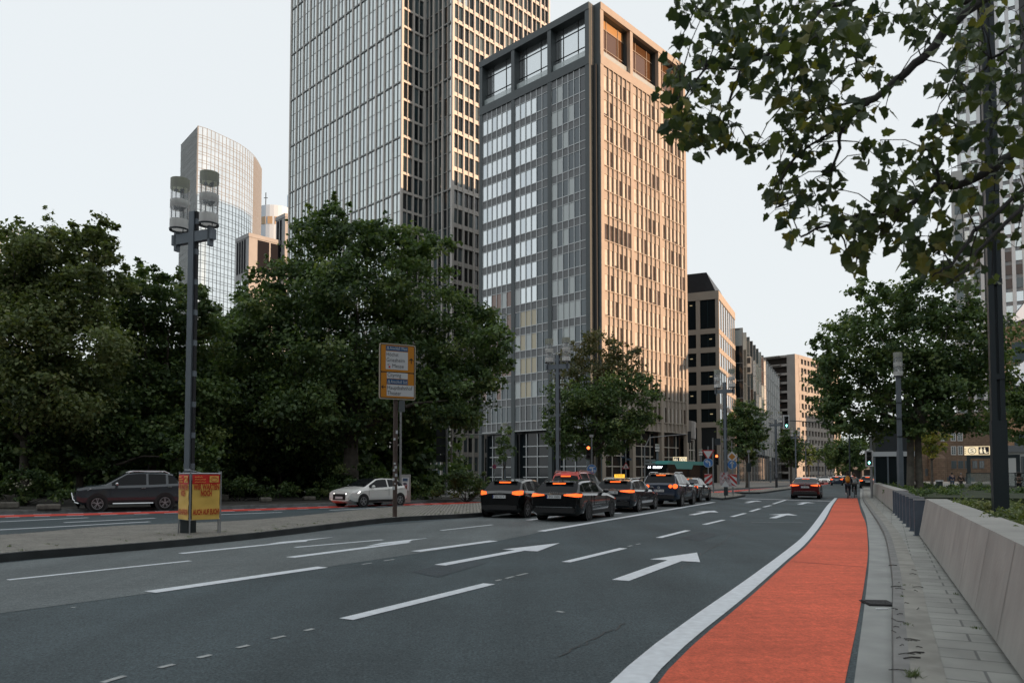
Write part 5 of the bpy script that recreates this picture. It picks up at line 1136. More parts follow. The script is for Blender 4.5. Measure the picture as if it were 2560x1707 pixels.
g = MB(); g.shape((0, -.05, .72), UX, UZ, [(-.27, 0), (.27, 0), (0, .42)], 0); g.shape((0, -.02, .75), UX, UZ, [(-.32, .1), (.1, .0), (.45, .0), (.30, .55), (.2, .98), (.0, .85), (-.28, .95), (-.36, .6)], 1)
for k in range(14): a, b = rk.uniform(-.25, .25), rk.uniform(.9, 1.6); g.disc((a, -.026, b), rk.uniform(.02, .05), (0, -1, 0), 8, 2)
g.build('warning_panel', [m_sw, mat('sticker_mix', (.36, .30, .31), var=.5, vscale=6), m_sr], t)
# signals
t = post('traffic_light', 'red traffic light above a blue left turn disc, behind the red van', 'traffic light', up(D(1479.5, 1187, 50), .1), 4.05, .05); d_ = 50
signal(t, -.22, HZ(1119.5, d_, 1473) - .1 - .29, 'red'); disc_sign(t, HZ(1172.5, d_, 1480) - .1, .33, 'leftbus', x=0, y=-.1)
g = MB(); g.aabb(-.14, .12, -.12, .12, 4.05, 4.22); g.build('detector', mat('box_light', (.30, .31, .31)), t)
t = post('traffic_light', 'red traffic light on the pole beside the give way triangle', 'traffic light', up(D(1783, 1187, 62), .1), 4.6, .06)
signal(t, .30, HZ(1140, 62, 1790) - .1 - .29, 'red', y=-.1); g = MB(); g.aabb(.15, .62, .0, .2, 4.0, 4.55); g.build('signal_back', m_pole_d, t)
t = thing('signal_mast', 'green traffic light hanging from a long thin arm over the street', 'traffic light', up(D(2125, 1187, 78), .1), 0)
z = HZ(1060, 76, 2050); x1 = D(1966, 1187, 78).x - D(2125, 1187, 78).x
g = MB(); g.tube([(0, 0, 0), (0, 0, z - .4), (-.3, 0, z), (x1, 0, z + .45)], [.09, .08, .06, .045], 8); g.build('mast', m_pole_d, t)
sc_ = MB(); signal(t, x1, HZ(1055, 78, 1966) - .1, 'green', border=True)
for o in [c for c in bpy.data.objects if c.parent == t and c.name.startswith('signal_head')]:
    o.scale = (1.35, 1.35, 1.35); o.location = (x1 * -.35, 0, (HZ(1055, 78, 1966) - .1) * -.35)
t = post('traffic_light', 'green traffic light with white border on the post beside the glass pavilion', 'traffic light', G(2180, 1244, .09), 4.0, .075); d_ = G(2180, 1244, .09).length
signal(t, -.12, HZ(1147, d_ * .93, 2175) - .09, 'green', border=True)
t = post('signal_post', 'slim grey signal post on the far island', 'traffic light', G(1873, 1230, .13), 3.4, .05); g = MB(); g.aabb(-.13, .13, -.1, .1, 3.4, 3.6); g.build('detector', mat('box_light', (.30, .31, .31)), t); g = MB(); g.aabb(-.2, .2, -.1, .1, 1.75, 2.5); g.build('signal_back', m_pole_d, t)
# signs near the corner block
t = post('warning_sign', 'red rimmed warning triangle under two street name plates in front of the corner block', 'road sign', up(D(1565, 1187, 74), .1), 5.0, .045)
tri_sign(t, HZ(1166, 74, 1565) - .1, .40, False, True)
g = MB(); g.box((-.28, -.05, HZ(1142, 74) - .1), (.42, .02, .18), R(20)); g.box((.30, -.05, HZ(1148, 74) - .1), (.52, .02, .20), R(-10)); g.build('street_name_plates', mat('plate_blue', (.05, .08, .12)), t)
t = post('no_stopping_sign', 'small round no stopping sign left of the corner block entrance', 'road sign', up(D(1236, 1187, 62), .1), 2.6); g = MB(); z = HZ(1166, 62) - .1
g.disc((0, -.05, z), .17, (0, -1, 0), 20, 0); g.disc((0, -.053, z), .12, (0, -1, 0), 20, 1); g.box((0, -.056, z), (.26, .004, .05), mi=0, M=Matrix.Rotation(R(45), 3, 'Y')); g.build('sign_disc', [m_sr, mat('sign_navy', (.04, .05, .16))], t)
t = thing('lamp_arm_post', 'thin curved steel signal arm reaching right in front of the stone tower', 'signal arm', up(D(1149, 1187, 60), .1), 0); z = HZ(1090, 60)
g = MB(); g.tube([(0, 0, 0), (0, 0, z - .9), (.15, 0, z - .3), (.5, 0, z), (3.3, 0, z + .1)], [.07, .06, .05, .045, .04], 8); g.build('mast', m_post, t)
t = thing('signal_mast', 'curved grey signal arm with a signal box at its tip, before the corner block', 'signal arm', up(D(1612, 1187, 72), .1), 0); z = HZ(1096, 72)
g = MB(); g.tube([(0, 0, 0), (0, 0, z - 1), (.5, 0, z), (4.2, 0, z + .35)], [.07, .06, .05, .04], 8); g.build('mast', m_post, t); g = MB(); g.aabb(4.2, 4.5, -.1, .1, z - .5, z + .6); g.build('signal_back', m_black, t)
g = MB(); g.box((.55, -.1, HZ(1151, 72) - .1), (1.0, .04, .25)); g.box((.5, -.1, HZ(1159, 72) - .1), (1.0, .04, .22)); g.build('street_name_plates', mat('plate_grey', (.2, .24, .25)), t)
g = MB(); g.text("'s Verein", (.05, -.13, HZ(1160, 72) - .13), UX, UZ, .15); g.build('plate_text', m_sw, t)
# station signs
m_cream = mat('sign_cream_lit', (.62, .50, .32), emit=.24, ecol=(1, .80, .50)); m_sdark = mat('sign_ink', (.03, .025, .05)); m_olive = mat('sign_olive', (.05, .06, .008))
def station(px, py, wpx, hpx, Y, label, flip=False, frame=True):
    p = D(px, py, Y); w, h = wpx * Y / F, hpx * Y / F; t = thing('station_sign', label, 'sign', (p.x, p.y, 0), facing(p)); z = p.z
    g = MB(); g.aabb(-w / 2, w / 2, 0, .18, z - h / 2, z + h / 2); b = g.build('sign_box', m_cream, t); g = MB(); s = 1 if flip else -1
    g.aabb(s * w * .25 - w * .2, s * w * .25 + w * .2, -.012, -.002, z - h * .42, z + h * .42, 0)
    O = Vector((s * w * .25, -.02, z)); S = lambda pts: g.shape(O, UX, UZ, [(a * w * .2, b_ * h * .42) for a, b_ in pts], 2)
    S([(-.75, -.7), (-.2, -.7), (-.3, .1), (-.2, .3), (-.5, .55), (-.8, .2)]); S([(.05, -.6), (.45, -.8), (.95, -.55), (.9, -.4), (.45, -.55), (.4, .1), (.2, .5), (-.05, .2)]); S([(-.6, .6), (-.35, .6), (-.35, .85), (-.6, .85)]); S([(.05, .55), (.3, .55), (.3, .8), (.05, .8)])
    c = (-s * w * .2, -.01, z); r = h * .40; g.disc(c, r, (0, -1, 0), 28, 1); g.disc((c[0], -.014, c[2]), r * .86, (0, -1, 0), 28, 2); g.text('S', (c[0] - r * .42, -.018, z - r * .55), UX, UZ, r * 1.1, 1, r * .84)
    for k in range(3): g.aabb(-s * w * .47 - .015 * w, -s * w * .47 + .015 * w, -.012, -.002, z - h * .3 + k * h * .22, z - h * .2 + k * h * .22, 1)
    g.build('sign_symbols', [m_sdark, m_olive, mat('sign_pale', (.7, .62, .45), emit=.24, ecol=(1, .85, .6))], b); 
    if frame:
        g = MB(); zt = z - h / 2; g.aabb(-w * .42, w * (.42 if not flip else 1.6), .02, .16, zt - .28, zt); g.aabb(-w * .42, -w * .42 + .28, .02, .16, 0, zt - .28); 
        if flip: g.aabb(w * 1.45, w * 1.6, .02, .16, 0, zt - .28)
        g.build('sign_frame', mat('frame_slate', (.045, .06, .07), rough=.5), t)
station(1700, 1149.5, 34, 15.5, 88, 'lit cream station sign with S and escalator symbol above the bus roof', False, False) 
bpy.data.objects['station_sign']
g = MB(); g.aabb(-.08, .08, .05, .15, 0, HZ(1157, 88)); g.build('sign_post', m_pole_d, bpy.data.objects['station_sign'])
station(2443, 1126, 55, 22, 62, 'lit S and escalator station sign on a dark frame before the sandstone house', True)
t = thing('subway_sign', 'small lit escalator pictogram sign glowing in the dark beneath the big plane tree', 'sign', up(D(849, 1187, 52), .1), 0); z = HZ(1110, 52)
g = MB(); g.aabb(-.29, .29, 0, .15, z - .42, z + .42); b = g.build('sign_box', m_sdark, t); g = MB(); lit = mat('sign_amber_lit', (.7, .45, .2), emit=.5, ecol=(1, .62, .30))
for a in ((-.24, -.18, -.33, .32), (-.12, .0, -.25, .15), (.08, .22, -.3, .1), (-.2, .25, -.38, -.30)): g.aabb(a[0], a[1], -.012, -.002, z + a[2], z + a[3])
g.disc((-.04, -.01, z + .24), .07, (0, -1, 0), 10); g.disc((.15, -.01, z + .2), .07, (0, -1, 0), 10); g.build('sign_symbols', lit, b); g = MB(); g.aabb(-.26, .26, 0, .1, z - .62, z - .54); g.build('sign_strip', lit, t); g = MB(); g.aabb(-.04, .04, .05, .12, 0, z - .62); g.build('sign_post', m_pole_d, t)
# advertising box, bush-side posts, back of a direction board
t = thing('poster_box', 'grey advertising box with a picture poster behind the white hatchback', 'advert box', up(D(1014, 1187, 41), .1), R(6)); 
g = MB(); g.aabb(-.28, .28, -.1, .1, 0, HZ(1190, 41)); g.build('box_body', mat('box_stone', (.30, .30, .28), rough=.6), t)
g = MB(); z1 = HZ(1196, 41); g.aabb(-.2, .2, -.125, -.11, z1 - .75, z1 - .03, 0); g.aabb(-.15, .12, -.13, -.126, z1 - .24, z1 - .08, 1); [g.disc((-.02 + .06 * math.cos(k), -.128 - k * .0003, z1 - .48 + .1 * math.sin(k * 2)), .07, (0, -1, 0), 9, 2 + k % 3) for k in range(6)]
g.build('picture_poster', [m_sw, mat('poster_navy', (.05, .09, .16)), mat('p_pink', (.45, .2, .22)), mat('p_dark', (.08, .08, .10)), mat('p_lilac', (.4, .38, .45))], t)
t = thing('road_board_back', 'dark back of a large road board with four panels behind the shrubs', 'road sign', up(D(1116, 1187, 52), .1), R(-8)); g = MB(); g.tube([(0, 0, 0), (0, 0, HZ(1070, 52))], .075, 10); g.build('post', m_post, t)
for k in range(4): g = MB(); z = HZ(1087 + k * 21, 52); g.aabb(-.75, -.02, .08, .13, z - .22, z + .28); g.aabb(.28, .42, .0, .05, z - .22, z + .28, 1); g.build('board_panel', [mat('board_dark', (.05, .06, .066), rough=.7), mat('board_edge', (.30, .28, .26))], t)
t = post('board_post', 'dark thin post behind the brown signpost', 'post', up(D(1001, 1187, 42), .1), HZ(1010, 42), .07)
# stone blocks along the park edge
m_rock = mat('rough_stone', (.15, .14, .12), rough=.95, var=.3, vscale=4, bump=.8, bscale=8); rr = random.Random(4)
for px, py, wpx, hpx, lab in ((20, 1264, 46, 16, 'pinkish rough stone block at the left edge of the park'), (30, 1250, 60, 24, 'grey tall stone block behind the pinkish one'), (122, 1268, 52, 14, 'mossy stone block in front of the grey off-road car'), (772, 1246, 30, 10, 'flat stone block left of the white hatchback'), (664, 1250, 26, 12, 'brown stone stump left of the flat stone block'), (560, 1245, 22, 16, 'small stone right of the poster stand at the park edge')):
    p = G(px, py + hpx * .4, .12); k = p.y / F; g = MB(); g.box((0, 0, hpx * k / 2), (wpx * k, .5, hpx * k)); o = g.build('stone_block', m_rock, None, loc=p, rz=R(30)); bm = o.modifiers.new('bevel', 'BEVEL'); bm.width = .06; bm.segments = 2; tag(o, lab, 'stone')
# plaza furniture
t = thing('bench_wall', 'low pale concrete stair wall with glass balustrade beneath the station sign', 'wall', up(D(2412, 1187, 60), .1), R(-10))
g = MB(); g.aabb(0, 2.2, 0, .4, 0, .80); g.build('wall_body', mat('stair_wall', (.34, .34, .33), rough=.85, var=.1), t); g = MB(); g.aabb(2.25, 7.5, 0, .4, 0, .62); g.build('dark_step', mat('step_dark', (.04, .045, .05)), t)
g = MB(); g.aabb(.3, 7.5, .5, .53, .2, 1.65); g.build('balustrade', mat('balustrade_glass2', (.35, .42, .40), rough=.05, alpha=.35), t); g = MB(); [g.aabb(.3 + k * 1.8, .34 + k * 1.8, .47, .56, 0, 1.7) for k in range(5)]; g.aabb(.3, 7.5, .48, .55, 1.65, 1.69); g.build('handrail', m_pole_d, t)
t = thing('plaza_bollard', 'short dark bollard with a white cap on the plaza left of the walking couple', 'bollard', up(D(2348, 1187, 70), .1)); g = MB(); g.cyl((0, 0, 0), .28, .9, 14); g.build('post', m_pole_d, t); g = MB(); g.cyl((0, 0, .9), .34, .12, 14); g.build('cap', m_sw, t)
# ------------------------------------------------------------------ trees and planting
LEAF = {'plane': [leafmat('leaf_plane_a', (0.078, 0.130, 0.051)), leafmat('leaf_plane_b', (0.118, 0.182, 0.067)), leafmat('leaf_plane_c', (0.187, 0.240, 0.094)), leafmat('leaf_plane_d', (0.054, 0.094, 0.044))],
        'olive': [leafmat('leaf_olive_a', (0.118, 0.153, 0.059)), leafmat('leaf_olive_b', (0.173, 0.221, 0.091)), leafmat('leaf_olive_c', (0.266, 0.285, 0.138)), leafmat('leaf_olive_d', (0.075, 0.110, 0.047))],
        'rust': [leafmat('leaf_rust_a', (0.099, 0.109, 0.051)), leafmat('leaf_rust_b', (0.149, 0.138, 0.067)), leafmat('leaf_rust_c', (0.187, 0.149, 0.078)), leafmat('leaf_rust_d', (0.069, 0.086, 0.044))],
        'gold': [leafmat('leaf_gold_a', (0.275, 0.275, 0.059)), leafmat('leaf_gold_b', (0.393, 0.354, 0.078)), leafmat('leaf_gold_c', (0.196, 0.236, 0.059)), leafmat('leaf_gold_d', (0.118, 0.158, 0.050))]}
m_bark = mat('bark', (.085, .075, .062), rough=.9, var=.35, vscale=3, bump=.6, bscale=12); m_barkd = mat('bark_dark', (.035, .032, .030), rough=.9, var=.3, vscale=4, bump=.5, bscale=14)
def np_mesh(name, V, faces_n, mats, mi, parent, smooth=False):
    n = len(V) // faces_n; me = bpy.data.meshes.new(name); me.vertices.add(len(V)); me.vertices.foreach_set('co', V.astype(np.float32).ravel())
    me.loops.add(len(V)); me.loops.foreach_set('vertex_index', np.arange(len(V), dtype=np.int32)); me.polygons.add(n)
    me.polygons.foreach_set('loop_start', np.arange(0, len(V), faces_n, dtype=np.int32)); me.polygons.foreach_set('material_index', mi.astype(np.int32))
    for m in mats: me.materials.append(m)
    me.update(calc_edges=True); me.validate(); ob = bpy.data.objects.new(name, me); COL.objects.link(ob)
    if parent: ob.parent = parent
    return ob
def crown(parent, lobes, leaf, kind, density=1.0, name='crown', holes=.25, flat=.75, sprigs=1.0):
    """thousands of single leaves gathered in clumps on the lobes of the crown"""
    Vs, Ms = [], []
    for (c, r) in lobes:
        nl = int(density * 5.0 * math.pi * r * r / (leaf * leaf * .55)); ncl = max(6, int(14 * (r / 1.6) ** 2 * 1.5)); nsp = int(sprigs * max(3, 5 * r))
        d = rng.normal(size=(ncl, 3)); d /= np.linalg.norm(d, axis=1)[:, None]; d[:, 2] *= flat
        rad = r * (.45 + .62 * rng.random(ncl) ** .7 + .28 * (rng.random(ncl) < .14)); cc = d * rad[:, None]; cr = (.13 + .22 * rng.random(ncl)) * min(r, 2.4) + .10
        if nsp:
            e = rng.normal(size=(nsp, 3)); e[:, 2] = np.abs(e[:, 2]) * .9 - .25; e /= np.linalg.norm(e, axis=1)[:, None]; st = np.concatenate([e * r * .9 + (e * (.16 + .30 * rng.random((nsp, 1))) + rng.normal(size=(nsp, 3)) * .05) * min(r, 1.6) * q for q in (.35, .8, 1.25)])
            cc = np.concatenate([cc, st]); cr = np.concatenate([cr, np.repeat([.20, .15, .10], nsp) * min(1, leaf / .2 + .1)]); ncl = len(cc)
        wgt = cr ** 2 * (.35 + rng.random(ncl)); wgt[ncl - 3 * nsp:] *= 1.6; wgt /= wgt.sum(); idx = rng.choice(ncl, nl, p=wgt)
        off = rng.normal(size=(nl, 3)) * .58; off[:, 2] *= .62; pos = cc[idx] + off * cr[idx][:, None]
        out = pos / (np.linalg.norm(pos, axis=1)[:, None] + 1e-6); nrm = out * .45 + rng.normal(size=(nl, 3)) * .65; nrm[:, 2] += .55; nrm /= np.linalg.norm(nrm, axis=1)[:, None]
        a = rng.normal(size=(nl, 3)); a -= (a * nrm).sum(1)[:, None] * nrm; a /= np.linalg.norm(a, axis=1)[:, None]; b = np.cross(nrm, a)
        s = leaf * (.65 + .7 * rng.random(nl))[:, None]; fold = nrm * s * .16; p = pos + np.array(c)
        q = np.stack([p - a * s * .60, p - b * s * .44 + fold, p + a * s * .60, p + b * s * .44 + fold], 1).reshape(-1, 3); Vs.append(q)
        tone = rng.choice([0, 1, 2, 3], ncl, p=[.40, .30, .10, .20]); t = tone[idx]; sw = rng.random(nl) < .25; t[sw] = rng.integers(0, 4, sw.sum()); Ms.append(t)
    return np_mesh(name, np.concatenate(Vs), 4, LEAF[kind], np.concatenate(Ms), parent)
def limb(m, a, b, r0, r1, n=7, wob=.25, k=5):
    a, b = Vector(a), Vector(b); pts = [a.lerp(b, i / k) + (Vector((random.uniform(-wob, wob), random.uniform(-wob, wob), random.uniform(-wob, wob) * .5)) if 0 < i < k else Vector()) for i in range(k + 1)]
    m.tube(pts, [r0 + (r1 - r0) * i / k for i in range(k + 1)], n)
def tree(label, px, Y, lobes, kind='plane', leaf=.2, tr=.28, density=1.0, base_z=.1, group=None, name='tree', fork=3.2, jit=1.4, bark=None, trunks=None, holes=.25):
    p = D(px, 1187, Y); o = Vector((p.x, p.y, base_z)); t = thing(name, label, 'tree', o, 0, group); L = []
    for i, l in enumerate(lobes):
        dy = l[3] if len(l) > 3 else ((i * 37 % 11) / 10 - .5) * 2 * jit
        c = D(l[0], l[1], Y + dy) - o; L.append((c, l[2] * Y / F))
    crown(t, L, leaf, kind, density); m = MB()
    for tx in (trunks or [px]):
        b = D(tx, 1187, Y) - o; b.z = 0; top = Vector((b.x * .8, b.y, fork)); m.tube([b + Vector((0, 0, -.15)), b + Vector((0, 0, .3)), b.lerp(top, .6), top], [tr * 1.35, tr * 1.05, tr * .9, tr * .85], 10)
        for c, r in sorted(L, key=lambda q: -q[1])[:12]:
            mid = top.lerp(c, .5) + Vector((0, 0, .5)); limb(m, top, mid, tr * .55, tr * .32); limb(m, mid, c, tr * .3, tr * .06)
    m.build('trunk', bark or m_bark, t, smooth=True); return t
tree('big dense plane tree standing before the stone tower, behind the direction sign', 877, 46, [(835, 540, 42), (800, 590, 70), (760, 600, 45), (880, 600, 70), (945, 600, 55), (1000, 615, 75), (1075, 645, 68), (695, 695, 60), (640, 750, 48), (665, 790, 75), (760, 730, 115), (890, 740, 120), (1030, 750, 110), (1185, 805, 65), (1235, 860, 55), (1240, 915, 40), (1150, 880, 95), (1200, 955, 55), (620, 850, 80), (700, 880, 120), (850, 890, 130), (1000, 910, 125), (1120, 1000, 85), (1170, 1040, 45), (640, 990, 110), (790, 1020, 115), (920, 1010, 105), (1030, 1020, 80)], leaf=.21, tr=.50, fork=4.2, density=.95)
tree('olive green tree with a ragged top at the left edge of the picture', 60, 37, [(30, 625, 75), (110, 625, 80), (185, 620, 65), (222, 560, 32), (262, 590, 32), (215, 640, 60), (285, 640, 28), (40, 730, 100), (150, 730, 110), (250, 710, 70), (310, 705, 40), (60, 850, 120), (190, 850, 120), (20, 960, 110), (140, 980, 120), (-70, 800, 130), (-60, 980, 130)], 'olive', leaf=.17, tr=.25)
tree('dark green tree behind the tall double street lamp', 380, 42, [(345, 705, 45), (330, 760, 70), (420, 730, 48), (455, 740, 55), (420, 800, 80), (300, 830, 90), (500, 800, 45), (480, 860, 80), (380, 900, 110), (290, 960, 110), (440, 980, 110), (330, 1060, 90), (500, 1000, 80)], 'plane', leaf=.19, tr=.25)
tree('dark bushy tree between the street lamp and the big plane tree', 545, 50, [(525, 790, 30), (510, 820, 45), (560, 830, 55), (600, 800, 35), (540, 890, 75), (590, 930, 80), (520, 980, 80), (590, 1030, 90), (530, 1080, 80)], 'plane', leaf=.2, tr=.22)
tree('low dark tree filling the park behind the grey off-road car', 200, 39, [(60, 1060, 90), (180, 1060, 95), (300, 1090, 90), (110, 1120, 80), (240, 1130, 80), (380, 1110, 80), (10, 1120, 80), (-80, 1080, 100), (450, 1090, 80), (480, 1150, 60)], 'plane', leaf=.18, tr=.2, fork=1.5)
tree('low dark tree under the big plane tree, behind the white hatchback', 700, 50, [(600, 1120, 70), (690, 1110, 80), (790, 1120, 70), (560, 1140, 60), (650, 1160, 60), (745, 1160, 60), (830, 1140, 50)], 'plane', leaf=.2, tr=.2, fork=1.5)
tree('slender tree with rusty top in front of the corner high-rise', 1497, 68, [(1495, 865, 42), (1440, 890, 36), (1540, 880, 38), (1420, 940, 42), (1490, 930, 55), (1550, 930, 50), (1575, 885, 25)], 'rust', leaf=.19, tr=.22, density=.62, fork=6)
tree('full green lower tree under the rusty crown in front of the corner high-rise', 1480, 66, [(1430, 990, 55), (1500, 990, 60), (1570, 970, 50), (1610, 985, 34), (1400, 1040, 45), (1460, 1060, 60), (1530, 1050, 60), (1590, 1040, 45), (1620, 1040, 26), (1430, 1110, 45), (1500, 1110, 50), (1560, 1100, 40), (1400, 1090, 35)], 'plane', leaf=.2, tr=.24, fork=3.5, density=.9)
tree('young thin tree beside the single lantern lamp left of the corner block', 1258, 64, [(1262, 1085, 18), (1255, 1110, 22), (1266, 1130, 20), (1250, 1145, 16)], 'plane', leaf=.16, tr=.07, density=.6, fork=2)
RT = [(2302, 690, 40), (2350, 690, 35), (2150, 735, 32), (2190, 745, 35), (2222, 760, 50), (2290, 760, 75), (2390, 770, 65), (2440, 770, 35), (2130, 815, 52), (2200, 840, 85), (2310, 860, 95), (2420, 850, 80), (2075, 850, 32), (2050, 868, 22), (2090, 890, 50), (2130, 940, 80), (2250, 950, 105), (2370, 950, 95), (2465, 930, 70), (2085, 1000, 55), (2130, 1030, 70), (2200, 1050, 65), (2290, 1040, 65), (2390, 1045, 62), (2460, 1050, 42), (2100, 1075, 40)]
tree('large plane tree with twin pale trunks behind the right lamp post', 2290, 50, RT, leaf=.22, tr=.24, base_z=.7, fork=4.0, trunks=[2276, 2298], density=.85, bark=mat('bark_plane', (.13, .12, .10), rough=.9, var=.3, vscale=3))
tree('plane tree partly hidden by the dark lamp column at the right edge', 2545, 58, [(2515, 880, 30), (2503, 950, 26), (2560, 1010, 48), (2520, 1010, 48), (2540, 1075, 40), (2500, 970, 35), (2610, 1020, 60)], leaf=.2, tr=.3, trunks=[2640])
tree('small golden green tree behind the twin trunks', 2330, 84, [(2325, 1085, 30), (2345, 1105, 28), (2310, 1115, 26), (2335, 1130, 20), (2300, 1085, 24)], 'gold', leaf=.25, tr=.15, density=.8)
tree('street tree with shaded crown right of the island lamp', 1868, 88, [(1862, 1020, 26), (1845, 1045, 34), (1880, 1050, 34), (1830, 1070, 28), (1865, 1085, 38), (1895, 1085, 26), (1850, 1115, 30), (1885, 1120, 26), (1868, 1145, 22)], leaf=.24, tr=.2, fork=3)
tree('street tree below the hanging traffic light', 1978, 128, [(1975, 1085, 20), (1965, 1105, 22), (1988, 1110, 24), (1972, 1130, 26), (1996, 1135, 18), (1980, 1152, 22), (1958, 1125, 15)], leaf=.3, tr=.2, fork=3)
tree('small dark street tree left of the concrete shell podium', 2022, 165, [(2020, 1125, 14), (2032, 1135, 15), (2012, 1140, 12), (2026, 1150, 13)], leaf=.36, tr=.2)
tree('dark street tree nearest the green traffic light on the right pavement', 2120, 100, [(2090, 1125, 32), (2125, 1115, 38), (2155, 1130, 36), (2105, 1150, 30), (2140, 1155, 28), (2170, 1150, 22)], leaf=.28, tr=.25, fork=3)
tree('far street tree on the right pavement at the end of the avenue', 2095, 150, [(2070, 1140, 20), (2092, 1145, 22), (2112, 1150, 20), (2080, 1160, 16), (2062, 1130, 14)], leaf=.34, tr=.22, fork=3)
# dense wood deep in the park: reads as one dark mass
wd = np.concatenate([(np.stack([np.full(3, x), np.full(3, y), np.array([1.6, 4.5, 7.5])], 1) + rng.normal(size=(3, 3)) * .6) for x, y in [(-75 + k * 3.0, 62 - k * .2) for k in range(24)] + [(-46 + k * 2.6, 47 + k * .45) for k in range(14)]])
struct(crown(None, [(tuple(c), 3.0) for c in wd], .42, 'plane', .75, 'park_wood', sprigs=0), 'stuff')
def shrub(label, spots, Y, leaf=.12, kind='plane', density=.9, name='shrub'):
    p = D(spots[0][0], 1187, Y); o = Vector((p.x, p.y, .1)); t = thing(name, label, 'shrub', o); L = [(D(a, b, Y + (i % 3 - 1) * .4) - o, r * Y / F) for i, (a, b, r) in enumerate(spots)]
    crown(t, L, leaf, kind, density, 'foliage'); m = MB(); [limb(m, (0, 0, -.1), c, .03, .01, 5, .05, 3) for c, r in L]; m.build('stem', m_barkd, t); return t
shrub('broad dark shrub between the poster box and the black hatchback', [(1165, 1195, 32), (1130, 1200, 28), (1200, 1205, 28), (1110, 1225, 26), (1160, 1230, 30), (1210, 1235, 24), (1225, 1220, 18)], 44, .11)
shrub('low shrub behind the white hatchback in front of the big trunk', [(880, 1195, 34), (930, 1190, 36), (840, 1210, 30), (975, 1205, 28), (800, 1225, 26), (900, 1225, 26), (1040, 1225, 22), (1075, 1235, 20)], 45, .12)
shrub('dark shrub with pale flowers left of the grey off-road car', [(40, 1200, 40), (100, 1215, 34), (0, 1230, 34), (160, 1225, 28), (60, 1245, 24)], 35.5, .12)
shrub('dark shrub right of the poster stand at the park edge', [(600, 1215, 30), (560, 1220, 26), (650, 1222, 26), (700, 1226, 24), (740, 1230, 22), (520, 1225, 24)], 43, .13)
fl = MB()
for k in range(16): p = D(rng.uniform(20, 80), rng.uniform(1195, 1225), 34.6); fl.ball(p, rng.uniform(.03, .06), 5)
tag(fl.build('flower_cluster', mat('petal_cream', (.5, .48, .36))), 'cluster of small cream flowers on the shrub left of the grey off-road car', 'flowers')
# planting in the near planter: leafy ground-cover hedge, and grass tufts in paving joints
hb = []
for i in range(120):
    s = rng.random(); q = rng.random(); p = a0.lerp(a1, s) + nr * (.62 + 1.9 * q); hb.append(((p.x, p.y, 0.83 + rng.random() * .10 - .07 * q), .14 + .10 * rng.random()))
hd = crown(None, hb, .055, 'olive', .8, 'planter_hedge', sprigs=0); tag(hd, 'low leafy green hedge growing in the near concrete planter', 'hedge')
lb = []
for i in range(46):
    s, q = rng.random(), rng.random(); p = f0.lerp(f1 + ff * 6, s) + fn * (.7 + 13 * q * q); lb.append(((p.x, p.y, .74), .35 + .3 * rng.random()))
struct(crown(None, lb, .10, 'plane', .35, 'ground_cover', flat=.25, sprigs=0), 'stuff')
m_grass = leafmat('grass_green', (0.109, 0.149, 0.059), .2); Vg = []
def tuft(x, y, z, n, r, h):
    for k in range(n):
        a = rng.uniform(0, 6.28); d = rng.uniform(0, r); b = np.array([x + d * math.cos(a), y + d * math.sin(a), z]); l = np.array([rng.normal() * h * .6, rng.normal() * h * .6, h * rng.uniform(.5, 1.1)]); w = np.array([math.cos(a + 1.5), math.sin(a + 1.5), 0]) * .006
        Vg.extend([b - w, b + w, b + l])
for px, py, n, r, h in ((2285, 1690, 60, .07, .06), (2310, 1340, 40, .06, .07), (2268, 1560, 30, .10, .02), (2256, 1490, 24, .06, .02), (2440, 1570, 16, .05, .03), (2390, 1485, 14, .05, .03), (2262, 1462, 20, .12, .02), (2232, 1275, 30, .08, .12), (2208, 1258, 20, .08, .10)):
    p = G(px, py, .09); tuft(p.x, p.y, .088, n, r, h)
for k in range(110):
    t = rng.random(); p = resamp(kr, 60)[int(t * 50)]; q = resamp(fr, 60)[int(t * 50)]; c = p.lerp(q, rng.uniform(.05, .35)); tuft(c.x, c.y, .15, 8, .10, .05)
Vg = np.array(Vg); struct(np_mesh('weeds', Vg, 3, [m_grass], np.zeros(len(Vg) // 3), None), 'stuff')
tw = MB()
for k in range(26):
    px, py = rng.uniform(2232, 2300), rng.uniform(1420, 1700); p = G(px, py, .1); a = rng.uniform(0, 3.14); l = rng.uniform(.02, .07); d = Vector((math.cos(a), math.sin(a), 0)) * l; tw.tube([up(p, .094) - d, up(p, .10) + Vector((rng.normal() * .01, rng.normal() * .01, .003)), up(p, .094) + d], .0035, 4)
for px, py in ((2290, 1630), (2280, 1643), (2240, 1465), (2232, 1412)): p = G(px, py, .1); tw.tube([up(p, .095) - Vector((.07, 0, 0)), up(p, .105), up(p, .095) + Vector((.08, .02, 0))], .006, 4)
struct(tw.build('twigs', m_barkd), 'stuff')

